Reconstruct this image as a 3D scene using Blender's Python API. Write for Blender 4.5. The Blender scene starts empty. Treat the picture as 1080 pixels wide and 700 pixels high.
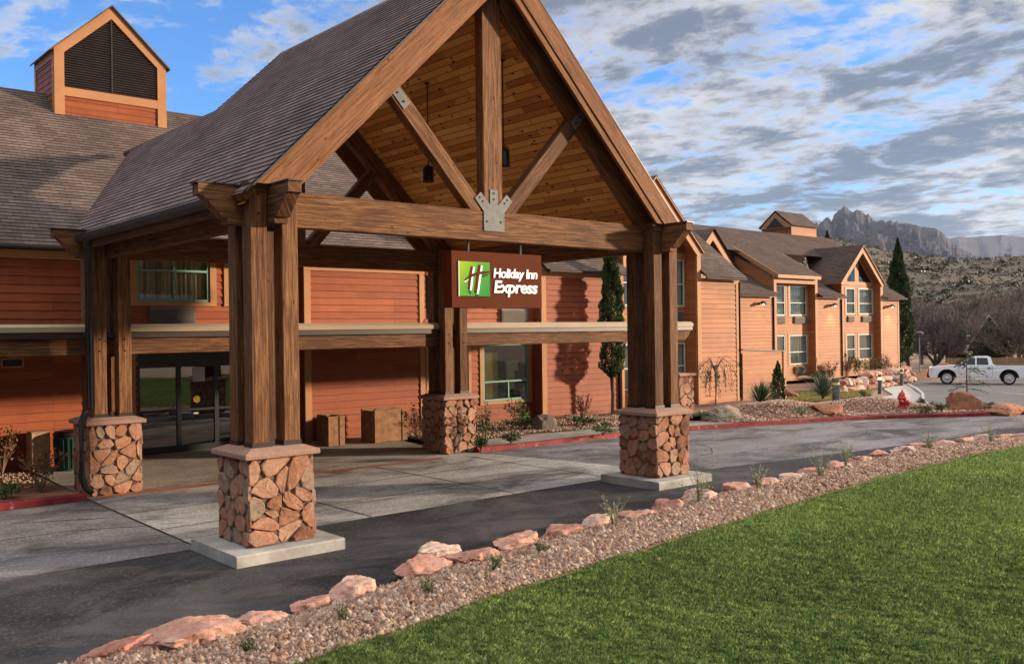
import bpy, bmesh, math, random
import numpy as np
from mathutils import Vector, noise as mnoise

R = math.radians
C = bpy.context.scene.collection
SC = bpy.context.scene

# ------------------------------------------------------------------ camera
FPX, V0, ROLL, YAW = 987.94, 349.6, R(-0.755), R(40.969)
CAM = np.array([-6.0, -12.229, 3.0])
FW = np.array([math.sin(YAW), math.cos(YAW), 0.0])
RT = np.array([math.cos(YAW), -math.sin(YAW), 0.0])
UP = np.array([0.0, 0.0, 1.0])
cam = bpy.data.cameras.new('camera')
cam_o = bpy.data.objects.new('camera', cam)
C.objects.link(cam_o)
cam.sensor_width = 36.0
cam.lens = FPX / 1080 * 36
cam.clip_start, cam.clip_end = 0.1, 20000
from mathutils import Matrix
cx = RT * math.cos(ROLL) + UP * math.sin(ROLL)
cy = -RT * math.sin(ROLL) + UP * math.cos(ROLL)
cz = -FW
cam_o.matrix_world = Matrix(((cx[0], cy[0], cz[0], CAM[0]), (cx[1], cy[1], cz[1], CAM[1]), (cx[2], cy[2], cz[2], CAM[2]), (0, 0, 0, 1)))
SC.camera = cam_o

def pray(px, py):
    a, b = px - 540, py - V0
    u = a * math.cos(ROLL) + b * math.sin(ROLL)
    v = -a * math.sin(ROLL) + b * math.cos(ROLL)
    return FW + RT * (u / FPX) - UP * (v / FPX)
def gp(px, py, z=0.0):                       # point of a level surface seen at a pixel of the 1080 px photo
    d = pray(px, py); return CAM + d * ((z - 3.0) / d[2])
def dp(px, py, depth):                       # point at a given distance
    return CAM + pray(px, py) * depth

# ------------------------------------------------------------------ light
SUN_EL, SUN_AZ = R(9.0), R(57.0)             # azimuth from -Y towards +X
sdir = Vector((math.cos(SUN_EL) * math.sin(SUN_AZ), -math.cos(SUN_EL) * math.cos(SUN_AZ), math.sin(SUN_EL)))
sun = bpy.data.lights.new('sun', 'SUN')
sun.energy, sun.angle, sun.color = 4.0, R(2.8), (1.0, 0.79, 0.57)
sun_o = bpy.data.objects.new('sun', sun); C.objects.link(sun_o)
sun_o.rotation_euler = sdir.to_track_quat('Z', 'Y').to_euler()
sun_o.location = (30, -20, 30)

world = bpy.data.worlds.new('World'); SC.world = world
world.use_nodes = True
def build_world():
    nt = world.node_tree; nt.nodes.clear(); L = nt.links.new
    N = lambda t: nt.nodes.new(t)
    out, bg = N('ShaderNodeOutputWorld'), N('ShaderNodeBackground')
    sky = N('ShaderNodeTexSky'); sky.sky_type = 'NISHITA'; sky.sun_disc = False
    sky.sun_elevation = R(26); sky.sun_elevation = max(SUN_EL, R(9))
    sky.sun_rotation = math.atan2(sdir.x, sdir.y)
    sky.altitude = 1200; sky.air_density = 1.0; sky.dust_density = 0.6; sky.ozone_density = 2.5
    geo = N('ShaderNodeTexCoord')
    sep = N('ShaderNodeSeparateXYZ'); L(geo.outputs['Generated'], sep.inputs[0])
    def math_(op, a, b=None, c=None, clamp=False):
        n = N('ShaderNodeMath'); n.operation = op; n.use_clamp = clamp
        for i, q in enumerate((a, b, c)):
            if q is None: continue
            if isinstance(q, (int, float)): n.inputs[i].default_value = q
            else: L(q, n.inputs[i])
        return n.outputs[0]
    zc = math_('ADD', math_('MAXIMUM', sep.outputs[2], 0.0), 0.115)
    px = math_('DIVIDE', sep.outputs[0], zc); py = math_('DIVIDE', sep.outputs[1], zc)
    cmb = N('ShaderNodeCombineXYZ'); L(px, cmb.inputs[0]); L(py, cmb.inputs[1])
    def cloud(scale, detail, rough, off, stretch=(1, 1, 1), dist=0.0):
        mp = N('ShaderNodeMapping'); L(cmb.outputs[0], mp.inputs[0])
        mp.inputs['Location'].default_value = off; mp.inputs['Scale'].default_value = stretch
        mp.inputs['Rotation'].default_value = (0, 0, R(20))
        nz = N('ShaderNodeTexNoise'); L(mp.outputs[0], nz.inputs['Vector'])
        nz.inputs['Scale'].default_value = scale; nz.inputs['Detail'].default_value = detail
        nz.inputs['Roughness'].default_value = rough; nz.inputs['Distortion'].default_value = dist
        return nz.outputs[0]
    n1 = cloud(3.1, 10, 0.62, (3.1, 1.7, 0), (1.0, 0.8, 1), 0.35)
    n2 = cloud(12.0, 7, 0.64, (9.3, 2.2, 4), (1, 0.8, 1))
    n3 = cloud(2.1, 6, 0.55, (5.5, 8.2, 7), (1.2, 0.8, 1), 0.3)
    def step(v, a, b_, lo=0.0, hi=1.0):
        n = N('ShaderNodeMapRange'); n.interpolation_type = 'SMOOTHSTEP'; L(v, n.inputs[0])
        for i, q in enumerate((a, b_, lo, hi)): n.inputs[i + 1].default_value = q
        return n.outputs[0]
    # more cover towards the east, thin in the north-west; unseen overcast behind the viewer and overhead, added for fill
    dot = lambda v: math_('ADD', math_('MULTIPLY', sep.outputs[0], float(v[0])), math_('MULTIPLY', sep.outputs[1], float(v[1])))
    east = dot(RT)
    back = math_('MAXIMUM', dot(-FW), math_('SUBTRACT', math_('MULTIPLY', sep.outputs[2], 1.35), 0.62))
    behind = step(back, -0.25, 0.35)
    high = step(sep.outputs[2], 0.34, 0.86)
    cov = math_('ADD', step(east, -0.40, 0.16, -0.055, 0.125), math_('MULTIPLY', behind, 0.22))
    low = step(sep.outputs[2], 0.02, 0.36, 0.05, -0.035)
    dens = math_('ADD', math_('ADD', math_('ADD', n1, math_('MULTIPLY', math_('SUBTRACT', n2, 0.5), 0.52)), cov), low)
    mask = step(dens, 0.42, 0.66)
    thick = step(math_('ADD', dens, math_('MULTIPLY', math_('SUBTRACT', n3, 0.5), 0.60)), 0.50, 0.76)
    cc = N('ShaderNodeMix'); cc.data_type = 'RGBA'; L(thick, cc.inputs['Factor'])
    cc.inputs['A'].default_value = (3.3, 3.25, 3.2, 1); cc.inputs['B'].default_value = (0.90, 1.08, 1.40, 1)
    # out-of-view clouds: bright overhead, dim low down, shaped as fill light
    deck_mix = N('ShaderNodeMix'); deck_mix.data_type = 'RGBA'; L(behind, deck_mix.inputs['Factor']); L(cc.outputs['Result'], deck_mix.inputs['A']); 
    fill_deck = N('ShaderNodeMix'); fill_deck.data_type = 'RGBA'; L(high, fill_deck.inputs['Factor']); fill_deck.inputs['A'].default_value = (0.60, 0.60, 0.60, 1); fill_deck.inputs['B'].default_value = (9.4, 9.15, 9.0, 1)
    L(fill_deck.outputs['Result'], deck_mix.inputs['B'])
    tint = N('ShaderNodeMix'); tint.data_type = 'RGBA'; tint.blend_type = 'MULTIPLY'; tint.inputs['Factor'].default_value = 1
    L(sky.outputs[0], tint.inputs['A']); tint.inputs['B'].default_value = (0.60, 0.98, 1.42, 1)
    mx = N('ShaderNodeMix'); mx.data_type = 'RGBA'
    L(math_('MULTIPLY', mask, 0.95), mx.inputs['Factor']); L(tint.outputs['Result'], mx.inputs['A']); L(deck_mix.outputs['Result'], mx.inputs['B'])
    L(mx.outputs['Result'], bg.inputs['Color']); bg.inputs['Strength'].default_value = 0.10
    L(bg.outputs[0], out.inputs[0])
build_world()
vs = SC.view_settings
vs.view_transform = 'Standard'; vs.look = 'None'; vs.gamma = 1; vs.exposure = 1.28; vs.use_curve_mapping = False
SC.cycles.max_bounces = 8; SC.cycles.diffuse_bounces = 4; SC.cycles.glossy_bounces = 3
SC.cycles.transparent_max_bounces = 12; SC.cycles.volume_bounces = 0
SC.cycles.use_denoising = True
SC.cycles.sample_clamp_indirect = 6

# ------------------------------------------------------------------ materials
def newmat(name):
    m = bpy.data.materials.new(name); m.use_nodes = True
    nt = m.node_tree
    return m, nt, nt.nodes['Principled BSDF']
class NT:
    def __init__(s, nt): s.nt = nt
    def n(s, t, **kw):
        q = s.nt.nodes.new(t)
        for k, v in kw.items():
            if k in q.inputs:
                if hasattr(v, 'links') or isinstance(v, bpy.types.NodeSocket): s.nt.links.new(v, q.inputs[k])
                else: q.inputs[k].default_value = v
            else: setattr(q, k, v)
        return q
    def link(s, a, b): s.nt.links.new(a, b)
    def coord(s, kind='Object', scale=(1, 1, 1), loc=(0, 0, 0), rot=(0, 0, 0)):
        tc = s.n('ShaderNodeTexCoord')
        mp = s.n('ShaderNodeMapping'); s.link(tc.outputs[kind], mp.inputs[0])
        mp.inputs['Scale'].default_value = scale; mp.inputs['Location'].default_value = loc; mp.inputs['Rotation'].default_value = rot
        return mp.outputs[0]
    def noise(s, vec, scale, detail=5, rough=.55, dist=0):
        q = s.n('ShaderNodeTexNoise', Scale=scale, Detail=detail, Roughness=rough, Distortion=dist); s.link(vec, q.inputs['Vector']); return q.outputs[0]
    def ramp(s, fac, stops):
        q = s.n('ShaderNodeValToRGB'); s.link(fac, q.inputs[0])
        e = q.color_ramp.elements
        while len(e) < len(stops): e.new(.5)
        for el, (p, c) in zip(e, stops):
            el.position = p; el.color = (*c, 1) if len(c) == 3 else c
        return q.outputs[0]
    def mix(s, f, a, b, bt='MIX'):
        q = s.n('ShaderNodeMix', data_type='RGBA', blend_type=bt)
        for k, v in (('Factor', f), ('A', a), ('B', b)):
            sock = q.inputs[k]
            if isinstance(v, bpy.types.NodeSocket): s.link(v, sock)
            elif isinstance(v, (int, float)): sock.default_value = v
            else: sock.default_value = (*v, 1)
        return q.outputs['Result']
    def m(s, op, a, b=0.0, clamp=False):
        q = s.n('ShaderNodeMath', operation=op, use_clamp=clamp)
        for i, v in enumerate((a, b)):
            if isinstance(v, bpy.types.NodeSocket): s.link(v, q.inputs[i])
            else: q.inputs[i].default_value = v
        return q.outputs[0]
    def bump(s, h, strength=.3, dist=.02):
        q = s.n('ShaderNodeBump', Strength=strength, Distance=dist); s.link(h, q.inputs['Height']); return q.outputs[0]
    def attr(s, name):
        return s.n('ShaderNodeAttribute', attribute_name=name).outputs['Fac']

def plain(name, col, rough=.7, metal=0, var=.18, vs_=3.0, bump=.15, bs=40, kind='Object'):
    m, nt, b = newmat(name); t = NT(nt)
    v = t.coord(kind)
    n1 = t.noise(v, vs_, 6, .6)
    lo = tuple(c * (1 - var) for c in col); hi = tuple(min(1, c * (1 + var)) for c in col)
    t.link(t.ramp(n1, [(.3, lo), (.7, hi)]), b.inputs['Base Color'])
    b.inputs['Roughness'].default_value = rough; b.inputs['Metallic'].default_value = metal
    if rough >= .5 and metal < .1: b.inputs['Specular IOR Level'].default_value = .15
    if bump: t.link(t.bump(t.noise(v, bs, 4), bump, .01), b.inputs['Normal'])
    return m
def timber(name, dark, mid, light, rough=.72, knots=True):
    m, nt, b = newmat(name); t = NT(nt)
    v = t.coord('UV', (1.1, 16, 1))
    g = t.noise(v, 1.6, 9, .68, .6)
    big = t.noise(t.coord('UV', (.35, 1.4, 1)), 1.3, 5, .6)
    f = t.m('ADD', t.m('MULTIPLY', g, .75), t.m('MULTIPLY', big, .25))
    oi = t.n('ShaderNodeObjectInfo')
    f = t.m('ADD', f, t.m('MULTIPLY', t.m('SUBTRACT', oi.outputs['Random'], .5), .10))
    col = t.ramp(f, [(.34, dark), (.50, mid), (.68, light)])
    crk = t.noise(t.coord('UV', (.55, 34, 1)), 1.0, 4, .6, .4)
    col = t.mix(t.m('MULTIPLY', t.ramp(crk, [(.60, (0, 0, 0)), (.67, (1, 1, 1))]), .75), col, tuple(c * .45 for c in dark))
    spk = t.noise(t.coord('UV', (9, 60, 1)), 1.0, 2, .5)
    col = t.mix(t.m('MULTIPLY', t.ramp(spk, [(.28, (1, 1, 1)), (.36, (0, 0, 0))]), .6), col, tuple(c * .35 for c in dark))
    if knots:
        vo = t.n('ShaderNodeTexVoronoi', Scale=1.0); t.link(t.coord('UV', (2.6, 5.5, 1)), vo.inputs['Vector'])
        k = t.ramp(vo.outputs['Distance'], [(.045, (1, 1, 1)), (.10, (0, 0, 0))])
        col = t.mix(t.m('MULTIPLY', k, .8), col, tuple(c * .3 for c in dark))
    t.link(col, b.inputs['Base Color'])
    b.inputs['Roughness'].default_value = rough
    t.link(t.bump(t.m('SUBTRACT', g, t.m('MULTIPLY', crk, .6)), .6, .02), b.inputs['Normal'])
    return m
def siding_mat(name, lo, hi, expo=.19):
    m, nt, b = newmat(name); t = NT(nt)
    tc = t.n('ShaderNodeTexCoord')
    sep = t.n('ShaderNodeSeparateXYZ'); t.link(tc.outputs['UV'], sep.inputs[0])
    br = t.n('ShaderNodeTexBrick'); t.link(tc.outputs['UV'], br.inputs['Vector'])
    br.offset = .41; br.offset_frequency = 3; br.inputs['Scale'].default_value = 1
    br.inputs['Brick Width'].default_value = 3.05; br.inputs['Row Height'].default_value = expo; br.inputs['Mortar Size'].default_value = .004
    br.inputs['Color1'].default_value = (0, 0, 0, 1); br.inputs['Color2'].default_value = (1, 1, 1, 1); br.inputs['Mortar'].default_value = (0, 0, 0, 1)
    sp = t.n('ShaderNodeSeparateColor'); t.link(br.outputs['Color'], sp.inputs[0])
    g = t.noise(t.coord('UV', (1.0, 26, 1)), 1.5, 8, .68)
    st = t.noise(t.coord('UV', (.5, .35, 1)), 1.6, 7, .66)
    f = t.m('ADD', t.m('ADD', t.m('MULTIPLY', g, .50), t.m('MULTIPLY', st, .24)), t.m('ADD', t.m('MULTIPLY', sp.outputs[0], .12), t.m('MULTIPLY', t.noise(t.coord('UV', (4.5, .5, 1)), 1.0, 5, .6), .14)))
    t.link(t.mix(t.m('MULTIPLY', br.outputs['Fac'], .6), t.ramp(f, [(.32, lo), (.64, hi)]), tuple(c * .3 for c in lo)), b.inputs['Base Color'])
    b.inputs['Roughness'].default_value = .62
    t.link(t.bump(g, .18, .006), b.inputs['Normal'])
    return m
def shingle_mat(name, a, b_, c, w=.30, h=.14):
    m, nt, b = newmat(name); t = NT(nt)
    v = t.coord('UV')
    br = t.n('ShaderNodeTexBrick'); t.link(v, br.inputs['Vector'])
    br.offset = .5; br.inputs['Scale'].default_value = 1
    br.inputs['Brick Width'].default_value = w; br.inputs['Row Height'].default_value = h
    br.inputs['Mortar Size'].default_value = .006; br.inputs['Bias'].default_value = 0
    br.inputs['Color1'].default_value = (0, 0, 0, 1); br.inputs['Color2'].default_value = (1, 1, 1, 1); br.inputs['Mortar'].default_value = (.2, .2, .2, 1)
    sp = t.n('ShaderNodeSeparateColor'); t.link(br.outputs['Color'], sp.inputs[0])
    n1 = t.noise(v, .5, 5, .6); n2 = t.noise(v, 60, 3, .6)
    f = t.m('ADD', t.m('ADD', t.m('MULTIPLY', sp.outputs[0], .16), t.m('MULTIPLY', n1, .50)), t.m('MULTIPLY', n2, .34))
    col = t.ramp(f, [(.28, a), (.48, b_), (.70, c)])
    col = t.mix(t.m('MULTIPLY', br.outputs['Fac'], .7), col, tuple(q * .35 for q in a))
    t.link(col, b.inputs['Base Color']); b.inputs['Roughness'].default_value = .9
    t.link(t.bump(t.m('SUBTRACT', n2, t.m('MULTIPLY', br.outputs['Fac'], 1.5)), .5, .008), b.inputs['Normal'])
    return m
def stone_mat(name, stops, bs=22, attr='tone'):
    m, nt, b = newmat(name); t = NT(nt)
    v = t.coord('Object')
    tone = t.attr(attr)
    n1 = t.noise(v, 5.5, 9, .70, .4); n2 = t.noise(v, bs, 9, .78)
    f = t.m('ADD', t.m('MULTIPLY', tone, .85), t.m('MULTIPLY', t.m('SUBTRACT', n1, .42), 1.15))
    f = t.m('ADD', f, .0)
    col = t.ramp(f, stops)
    col = t.mix(t.m('MULTIPLY', t.ramp(n2, [(.34, (1, 1, 1)), (.50, (0, 0, 0))]), .60), col, (.085, .048, .034))
    t.link(col, b.inputs['Base Color']); b.inputs['Roughness'].default_value = .88
    t.link(t.bump(t.m('ADD', t.m('MULTIPLY', n1, .8), n2), .9, .03), b.inputs['Normal'])
    return m
def leaf_mat(name, lo, hi, rough=.6, trans=.25):
    m, nt, b = newmat(name); t = NT(nt)
    t.link(t.ramp(t.attr('tone'), [(0, lo), (1, hi)]), b.inputs['Base Color'])
    b.inputs['Roughness'].default_value = rough
    b.inputs['Subsurface Weight'].default_value = 0
    return m
def grass_mat(name, lo, hi):
    m, nt, b = newmat(name); t = NT(nt)
    col = t.ramp(t.attr('tone'), [(0, lo), (.92, hi), (1, (.50, .44, .22))]); t.link(col, b.inputs['Base Color']); b.inputs['Roughness'].default_value = .6; b.inputs['Specular IOR Level'].default_value = .3
    tr = t.n('ShaderNodeBsdfTranslucent'); t.link(col, tr.inputs['Color']); mx = t.n('ShaderNodeMixShader'); mx.inputs[0].default_value = .35
    out = [n for n in nt.nodes if n.type == 'OUTPUT_MATERIAL'][0]
    t.link(b.outputs[0], mx.inputs[1]); t.link(tr.outputs[0], mx.inputs[2]); t.link(mx.outputs[0], out.inputs[0])
    return m
def glass_mat(name, tint=(.75, .85, .85), base=.06, rough=.01):
    m = bpy.data.materials.new(name); m.use_nodes = True
    nt = m.node_tree; nt.nodes.clear(); t = NT(nt)
    out = t.n('ShaderNodeOutputMaterial')
    tr = t.n('ShaderNodeBsdfTransparent', Color=(*tint, 1)); gl = t.n('ShaderNodeBsdfGlossy', Roughness=rough)
    lw = t.n('ShaderNodeLayerWeight', Blend=.35)
    f = t.m('ADD', t.m('MULTIPLY', lw.outputs['Fresnel'], .85), base, True)
    wv = t.noise(t.coord('Object'), 1.2, 2)
    t.link(t.bump(wv, .05, .02), gl.inputs['Normal'])
    mx = t.n('ShaderNodeMixShader'); t.link(f, mx.inputs[0]); t.link(tr.outputs[0], mx.inputs[1]); t.link(gl.outputs[0], mx.inputs[2])
    t.link(mx.outputs[0], out.inputs[0])
    return m
def curtain_mat(name, lo, hi):
    m, nt, b = newmat(name); t = NT(nt)
    v = t.coord('UV', (14, .3, 1))
    t.link(t.ramp(t.noise(v, 1.0, 3, .6), [(.35, lo), (.65, hi)]), b.inputs['Base Color'])
    b.inputs['Roughness'].default_value = .9
    return m

MT = {}
MT['timber'] = timber('rough_timber', (.034, .013, .005), (.112, .047, .019), (.275, .135, .056))
MT['barge'] = timber('lit_barge_timber', (.085, .032, .013), (.19, .080, .034), (.29, .135, .062))  # lighter copy of the timber, sunlit orange put into its colour
MT['ceiling'] = None
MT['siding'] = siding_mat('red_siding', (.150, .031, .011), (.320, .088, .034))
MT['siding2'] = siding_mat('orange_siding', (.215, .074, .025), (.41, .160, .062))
MT['trim'] = plain('tan_trim', (.36, .175, .080), .6, var=.10, vs_=1.2, bump=.08)
MT['shingle'] = shingle_mat('brown_shingles', (.046, .031, .030), (.124, .084, .078), (.222, .162, .148))
MT['shingle2'] = shingle_mat('weathered_shingles', (.044, .031, .027), (.098, .070, .060), (.175, .130, .112))
MT['shingle3'] = shingle_mat('far_shingles', (.040, .026, .022), (.075, .050, .043), (.115, .078, .066))
MT['stone'] = stone_mat('pier_sandstone', [(0, (.12, .055, .034)), (.2, (.26, .120, .070)), (.42, (.38, .185, .110)), (.6, (.44, .265, .180)), (.76, (.36, .160, .105)), (.9, (.33, .235, .165)), (1, (.24, .17, .125))])
MT['mortar'] = plain('dark_mortar', (.155, .098, .072), .95, var=.3, vs_=8, bump=.5, bs=60)
MT['cap'] = stone_mat('cap_sandstone', [(0, (.25, .145, .105)), (.5, (.36, .22, .165)), (1, (.42, .28, .215))], 40)
MT['rock'] = stone_mat('pink_sandstone', [(0, (.22, .085, .052)), (.3, (.38, .165, .112)), (.6, (.48, .265, .20)), (1, (.60, .48, .40))], 9)
MT['redrock'] = stone_mat('red_boulder', [(0, (.16, .065, .035)), (.4, (.30, .125, .070)), (.7, (.40, .20, .12)), (1, (.48, .30, .21))], 7)
MT['greyrock'] = stone_mat('grey_boulder', [(0, (.10, .08, .06)), (.5, (.19, .15, .12)), (1, (.30, .25, .20))], 9)
MT['concrete'] = plain('concrete', (.30, .285, .26), .85, var=.35, vs_=2.3, bump=.2, bs=60)
MT['metal_dark'] = plain('dark_bronze_metal', (.028, .018, .015), .45, .3, var=.2, bump=.03)
MT['steel'] = plain('galvanised_steel', (.12, .125, .122), .7, .1, var=.25, vs_=9, bump=.05)
MT['bolt'] = plain('black_bolt', (.012, .010, .010), .5, .5, bump=0)
MT['fascia'] = plain('cream_fascia', (.30, .222, .145), .55, var=.12, vs_=.8, bump=.06)
MT['green_frame'] = plain('green_window_frame', (.15, .29, .23), .5, var=.12, bump=.03)
MT['pale_frame'] = plain('pale_window_frame', (.42, .47, .42), .5, var=.1, bump=.03)
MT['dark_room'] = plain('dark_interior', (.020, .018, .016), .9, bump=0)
MT['glass'] = glass_mat('window_glass', (.88, .92, .90), .05)
MT['door_glass'] = glass_mat('door_glass', (.13, .20, .20), .16)
MT['curtain'] = curtain_mat('striped_curtain', (.34, .30, .24), (.78, .73, .60))
MT['curtain2'] = curtain_mat('pale_curtain', (.46, .48, .44), (.80, .82, .76))
MT['black'] = plain('black_metal', (.012, .012, .013), .4, .2, bump=.02)
MT['rubber'] = plain('black_rubber', (.017, .017, .018), .8, bump=.05)
MT['white_paint'] = plain('white_car_paint', (.72, .74, .78), .22, var=.02, bump=0)
MT['chrome'] = plain('bright_metal', (.62, .62, .62), .25, .9, var=.05, bump=0)
MT['tint'] = plain('tinted_glass', (.012, .015, .018), .04, bump=0)
MT['rim'] = plain('alloy_rim', (.50, .50, .50), .4, .3, var=.05, bump=0)
MT['car_glass'] = glass_mat('car_glass', (.05, .06, .07), .12)
MT['red_lamp'] = plain('red_lamp', (.45, .02, .015), .3, bump=0)
MT['amber_lamp'] = plain('amber_lamp', (.70, .28, .05), .3, bump=0)
MT['hydrant_red'] = plain('hydrant_red', (.42, .022, .020), .42, var=.18, vs_=14, bump=.08)
MT['kerb_red'] = None
MT['fence'] = timber('fence_wood', (.13, .07, .035), (.28, .16, .08), (.42, .26, .14), .85, False)
MT['bark'] = plain('grey_bark', (.10, .075, .058), .95, var=.35, vs_=12, bump=.6, bs=30)
MT['bark2'] = plain('brown_bark', (.16, .10, .065), .95, var=.35, vs_=12, bump=.6, bs=30)
MT['twig'] = plain('bare_twigs', (.135, .108, .095), .95, var=.3, bump=0)
MT['cypress'] = leaf_mat('cypress_leaf', (.010, .022, .007), (.060, .105, .028))
MT['shrub'] = leaf_mat('shrub_leaf', (.020, .038, .012), (.11, .16, .05))
MT['red_shrub'] = leaf_mat('russet_leaf', (.045, .022, .012), (.22, .10, .05))
MT['yucca'] = leaf_mat('yucca_leaf', (.025, .050, .028), (.13, .20, .12))
MT['sage'] = leaf_mat('sage_leaf', (.13, .14, .07), (.34, .36, .22))
MT['olive'] = leaf_mat('olive_leaf', (.030, .042, .014), (.12, .14, .055))
MT['grass'] = grass_mat('lawn_grass', (.046, .115, .024), (.370, .500, .165))
MT['dry_grass'] = leaf_mat('dry_grass', (.16, .14, .035), (.40, .36, .12), .7)
MT['sign_brown'] = plain('sign_brown', (.085, .016, .0022), .85, var=.08, bump=.02)
MT['white'] = plain('white_letters', (.86, .86, .84), .45, var=.02, bump=0)
MT['yellow'] = plain('yellow_band', (.72, .55, .10), .5, bump=0)
MT['ac'] = plain('ac_grey', (.13, .112, .098), .7, var=.15, bump=.1)
MT['plastic_green'] = plain('green_bin_plastic', (.018, .045, .034), .55, bump=.05)
MT['dirt'] = plain('dirt_mound', (.30, .155, .095), .95, var=.25, vs_=1.5, bump=.6, bs=12)

def ceiling_mat():
    m, nt, b = newmat('cedar_ceiling_boards'); t = NT(nt)
    br = t.n('ShaderNodeTexBrick'); t.link(t.coord('UV'), br.inputs['Vector'])
    br.offset = .37; br.inputs['Scale'].default_value = 1
    br.inputs['Brick Width'].default_value = 1.7; br.inputs['Row Height'].default_value = .145; br.inputs['Mortar Size'].default_value = .007
    br.inputs['Color1'].default_value = (0, 0, 0, 1); br.inputs['Color2'].default_value = (1, 1, 1, 1); br.inputs['Mortar'].default_value = (.3, .3, .3, 1)
    sp = t.n('ShaderNodeSeparateColor'); t.link(br.outputs['Color'], sp.inputs[0])
    g = t.noise(t.coord('UV', (1.2, 24, 1)), 1.4, 7, .65, .5)
    f = t.m('ADD', t.m('MULTIPLY', sp.outputs[0], .55), t.m('MULTIPLY', g, .45))
    col = t.ramp(f, [(.15, (.32, .105, .018)), (.5, (.68, .31, .075)), (.85, (.84, .50, .16))])
    vo = t.n('ShaderNodeTexVoronoi', Scale=1.0); t.link(t.coord('UV', (3.2, 6.9, 1)), vo.inputs['Vector'])
    col = t.mix(t.ramp(vo.outputs['Distance'], [(.10, (1, 1, 1)), (.19, (0, 0, 0))]), col, (.030, .010, .003))
    col = t.mix(t.m('MULTIPLY', br.outputs['Fac'], .85), col, (.02, .008, .003))
    t.link(col, b.inputs['Base Color']); b.inputs['Roughness'].default_value = .55
    t.link(t.bump(t.m('SUBTRACT', t.m('MULTIPLY', g, .3), br.outputs['Fac']), .5, .01), b.inputs['Normal'])
    return m
MT['ceiling'] = ceiling_mat()
def kerb_mat():
    m, nt, b = newmat('worn_red_kerb_paint'); t = NT(nt)
    v = t.coord('Object')
    w = t.noise(v, 5, 8, .7)
    col = t.mix(t.ramp(w, [(.58, (0, 0, 0)), (.70, (1, 1, 1))]), t.ramp(t.noise(v, 2, 4), [(.3, (.12, .012, .014)), (.7, (.25, .030, .030))]), (.30, .20, .17))
    t.link(col, b.inputs['Base Color']); b.inputs['Roughness'].default_value = .65
    t.link(t.bump(w, .3, .01), b.inputs['Normal'])
    return m
MT['kerb_red'] = kerb_mat()
def pave(name, lo, hi, rough, sc1, speck, stain=None, bump=.5):
    m, nt, b = newmat(name); t = NT(nt)
    v = t.coord('Object')
    big = t.noise(v, sc1, 9, .68, .5); fine = t.noise(v, 26, 6, .8); mid = t.noise(t.coord('Object', (.35, 1.6, 1)), 1.5, 6, .6)
    f = t.m('ADD', t.m('ADD', t.m('MULTIPLY', big, .55), t.m('MULTIPLY', fine, speck)), t.m('MULTIPLY', mid, .45 - speck))
    col = t.ramp(f, [(.36, lo), (.64, hi)])
    spk = t.n('ShaderNodeTexVoronoi', Scale=38.0); t.link(v, spk.inputs['Vector'])
    spc = t.n('ShaderNodeSeparateColor'); t.link(spk.outputs['Color'], spc.inputs[0])
    col = t.mix(t.m('MULTIPLY', t.ramp(spc.outputs[0], [(.80, (0, 0, 0)), (.95, (1, 1, 1))]), .35), col, tuple(min(1, c * 1.9 + .03) for c in hi))
    if stain:
        s_ = t.noise(t.coord('Object', (.5, .8, 1), (4.2, 1.1, 0)), .9, 7, .68, .8)
        col = t.mix(t.m('MULTIPLY', t.ramp(s_, [(.48, (0, 0, 0)), (.64, (1, 1, 1))]), stain[1]), col, stain[0])
    vo = t.n('ShaderNodeTexVoronoi', Scale=150.0); t.link(v, vo.inputs['Vector'])
    t.link(col, b.inputs['Base Color'])
    t.link(t.ramp(big, [(.3, (rough - .14,) * 3), (.7, (rough + .1,) * 3)]), b.inputs['Roughness'])
    t.link(t.bump(t.m('ADD', fine, t.m('MULTIPLY', vo.outputs['Distance'], .6)), bump, .012), b.inputs['Normal'])
    return m
MT['asphalt'] = pave('fresh_asphalt', (.006, .006, .007), (.058, .056, .058), .75, .8, .30, ((.115, .108, .104), .55), 1.0)
MT['old_asphalt'] = pave('weathered_asphalt', (.070, .062, .066), (.25, .228, .228), .75, .5, .24, ((.028, .025, .027), .8), .8)
MT['apron'] = pave('driveway_concrete', (.17, .16, .148), (.44, .415, .38), .75, .6, .16, ((.070, .061, .056), .85), .4)
MT['walk'] = pave('sidewalk_concrete', (.22, .195, .165), (.36, .325, .28), .8, .8, .08, ((.13, .105, .08), .6), .25)
MT['walk_far'] = pave('path_concrete', (.33, .31, .28), (.45, .43, .39), .8, .8, .08, None, .25)
MT['lot'] = pave('parking_asphalt', (.085, .083, .082), (.175, .170, .165), .8, .4, .1, ((.10, .095, .09), .5))
MT['soil'] = plain('gravel_soil', (.22, .115, .080), .95, var=.35, vs_=14, bump=.8, bs=45)
MT['lawn_base'] = plain('lawn_soil', (.035, .060, .012), .95, var=.35, vs_=3, bump=.5, bs=30)
MT['gravel'] = stone_mat('pink_gravel', [(0, (.16, .082, .054)), (.3, (.35, .20, .135)), (.6, (.49, .33, .24)), (.85, (.60, .47, .37)), (1, (.70, .61, .52))], 60)
MT['scrub_ground'] = plain('desert_ground', (.26, .18, .125), .95, var=.35, vs_=.05, bump=.3, bs=2)
for m_ in bpy.data.materials:
    b_ = m_.node_tree.nodes.get('Principled BSDF') if m_.use_nodes else None
    if b_ and b_.inputs['Roughness'].default_value >= .5 and b_.inputs['Metallic'].default_value < .1: b_.inputs['Specular IOR Level'].default_value = .18
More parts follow.
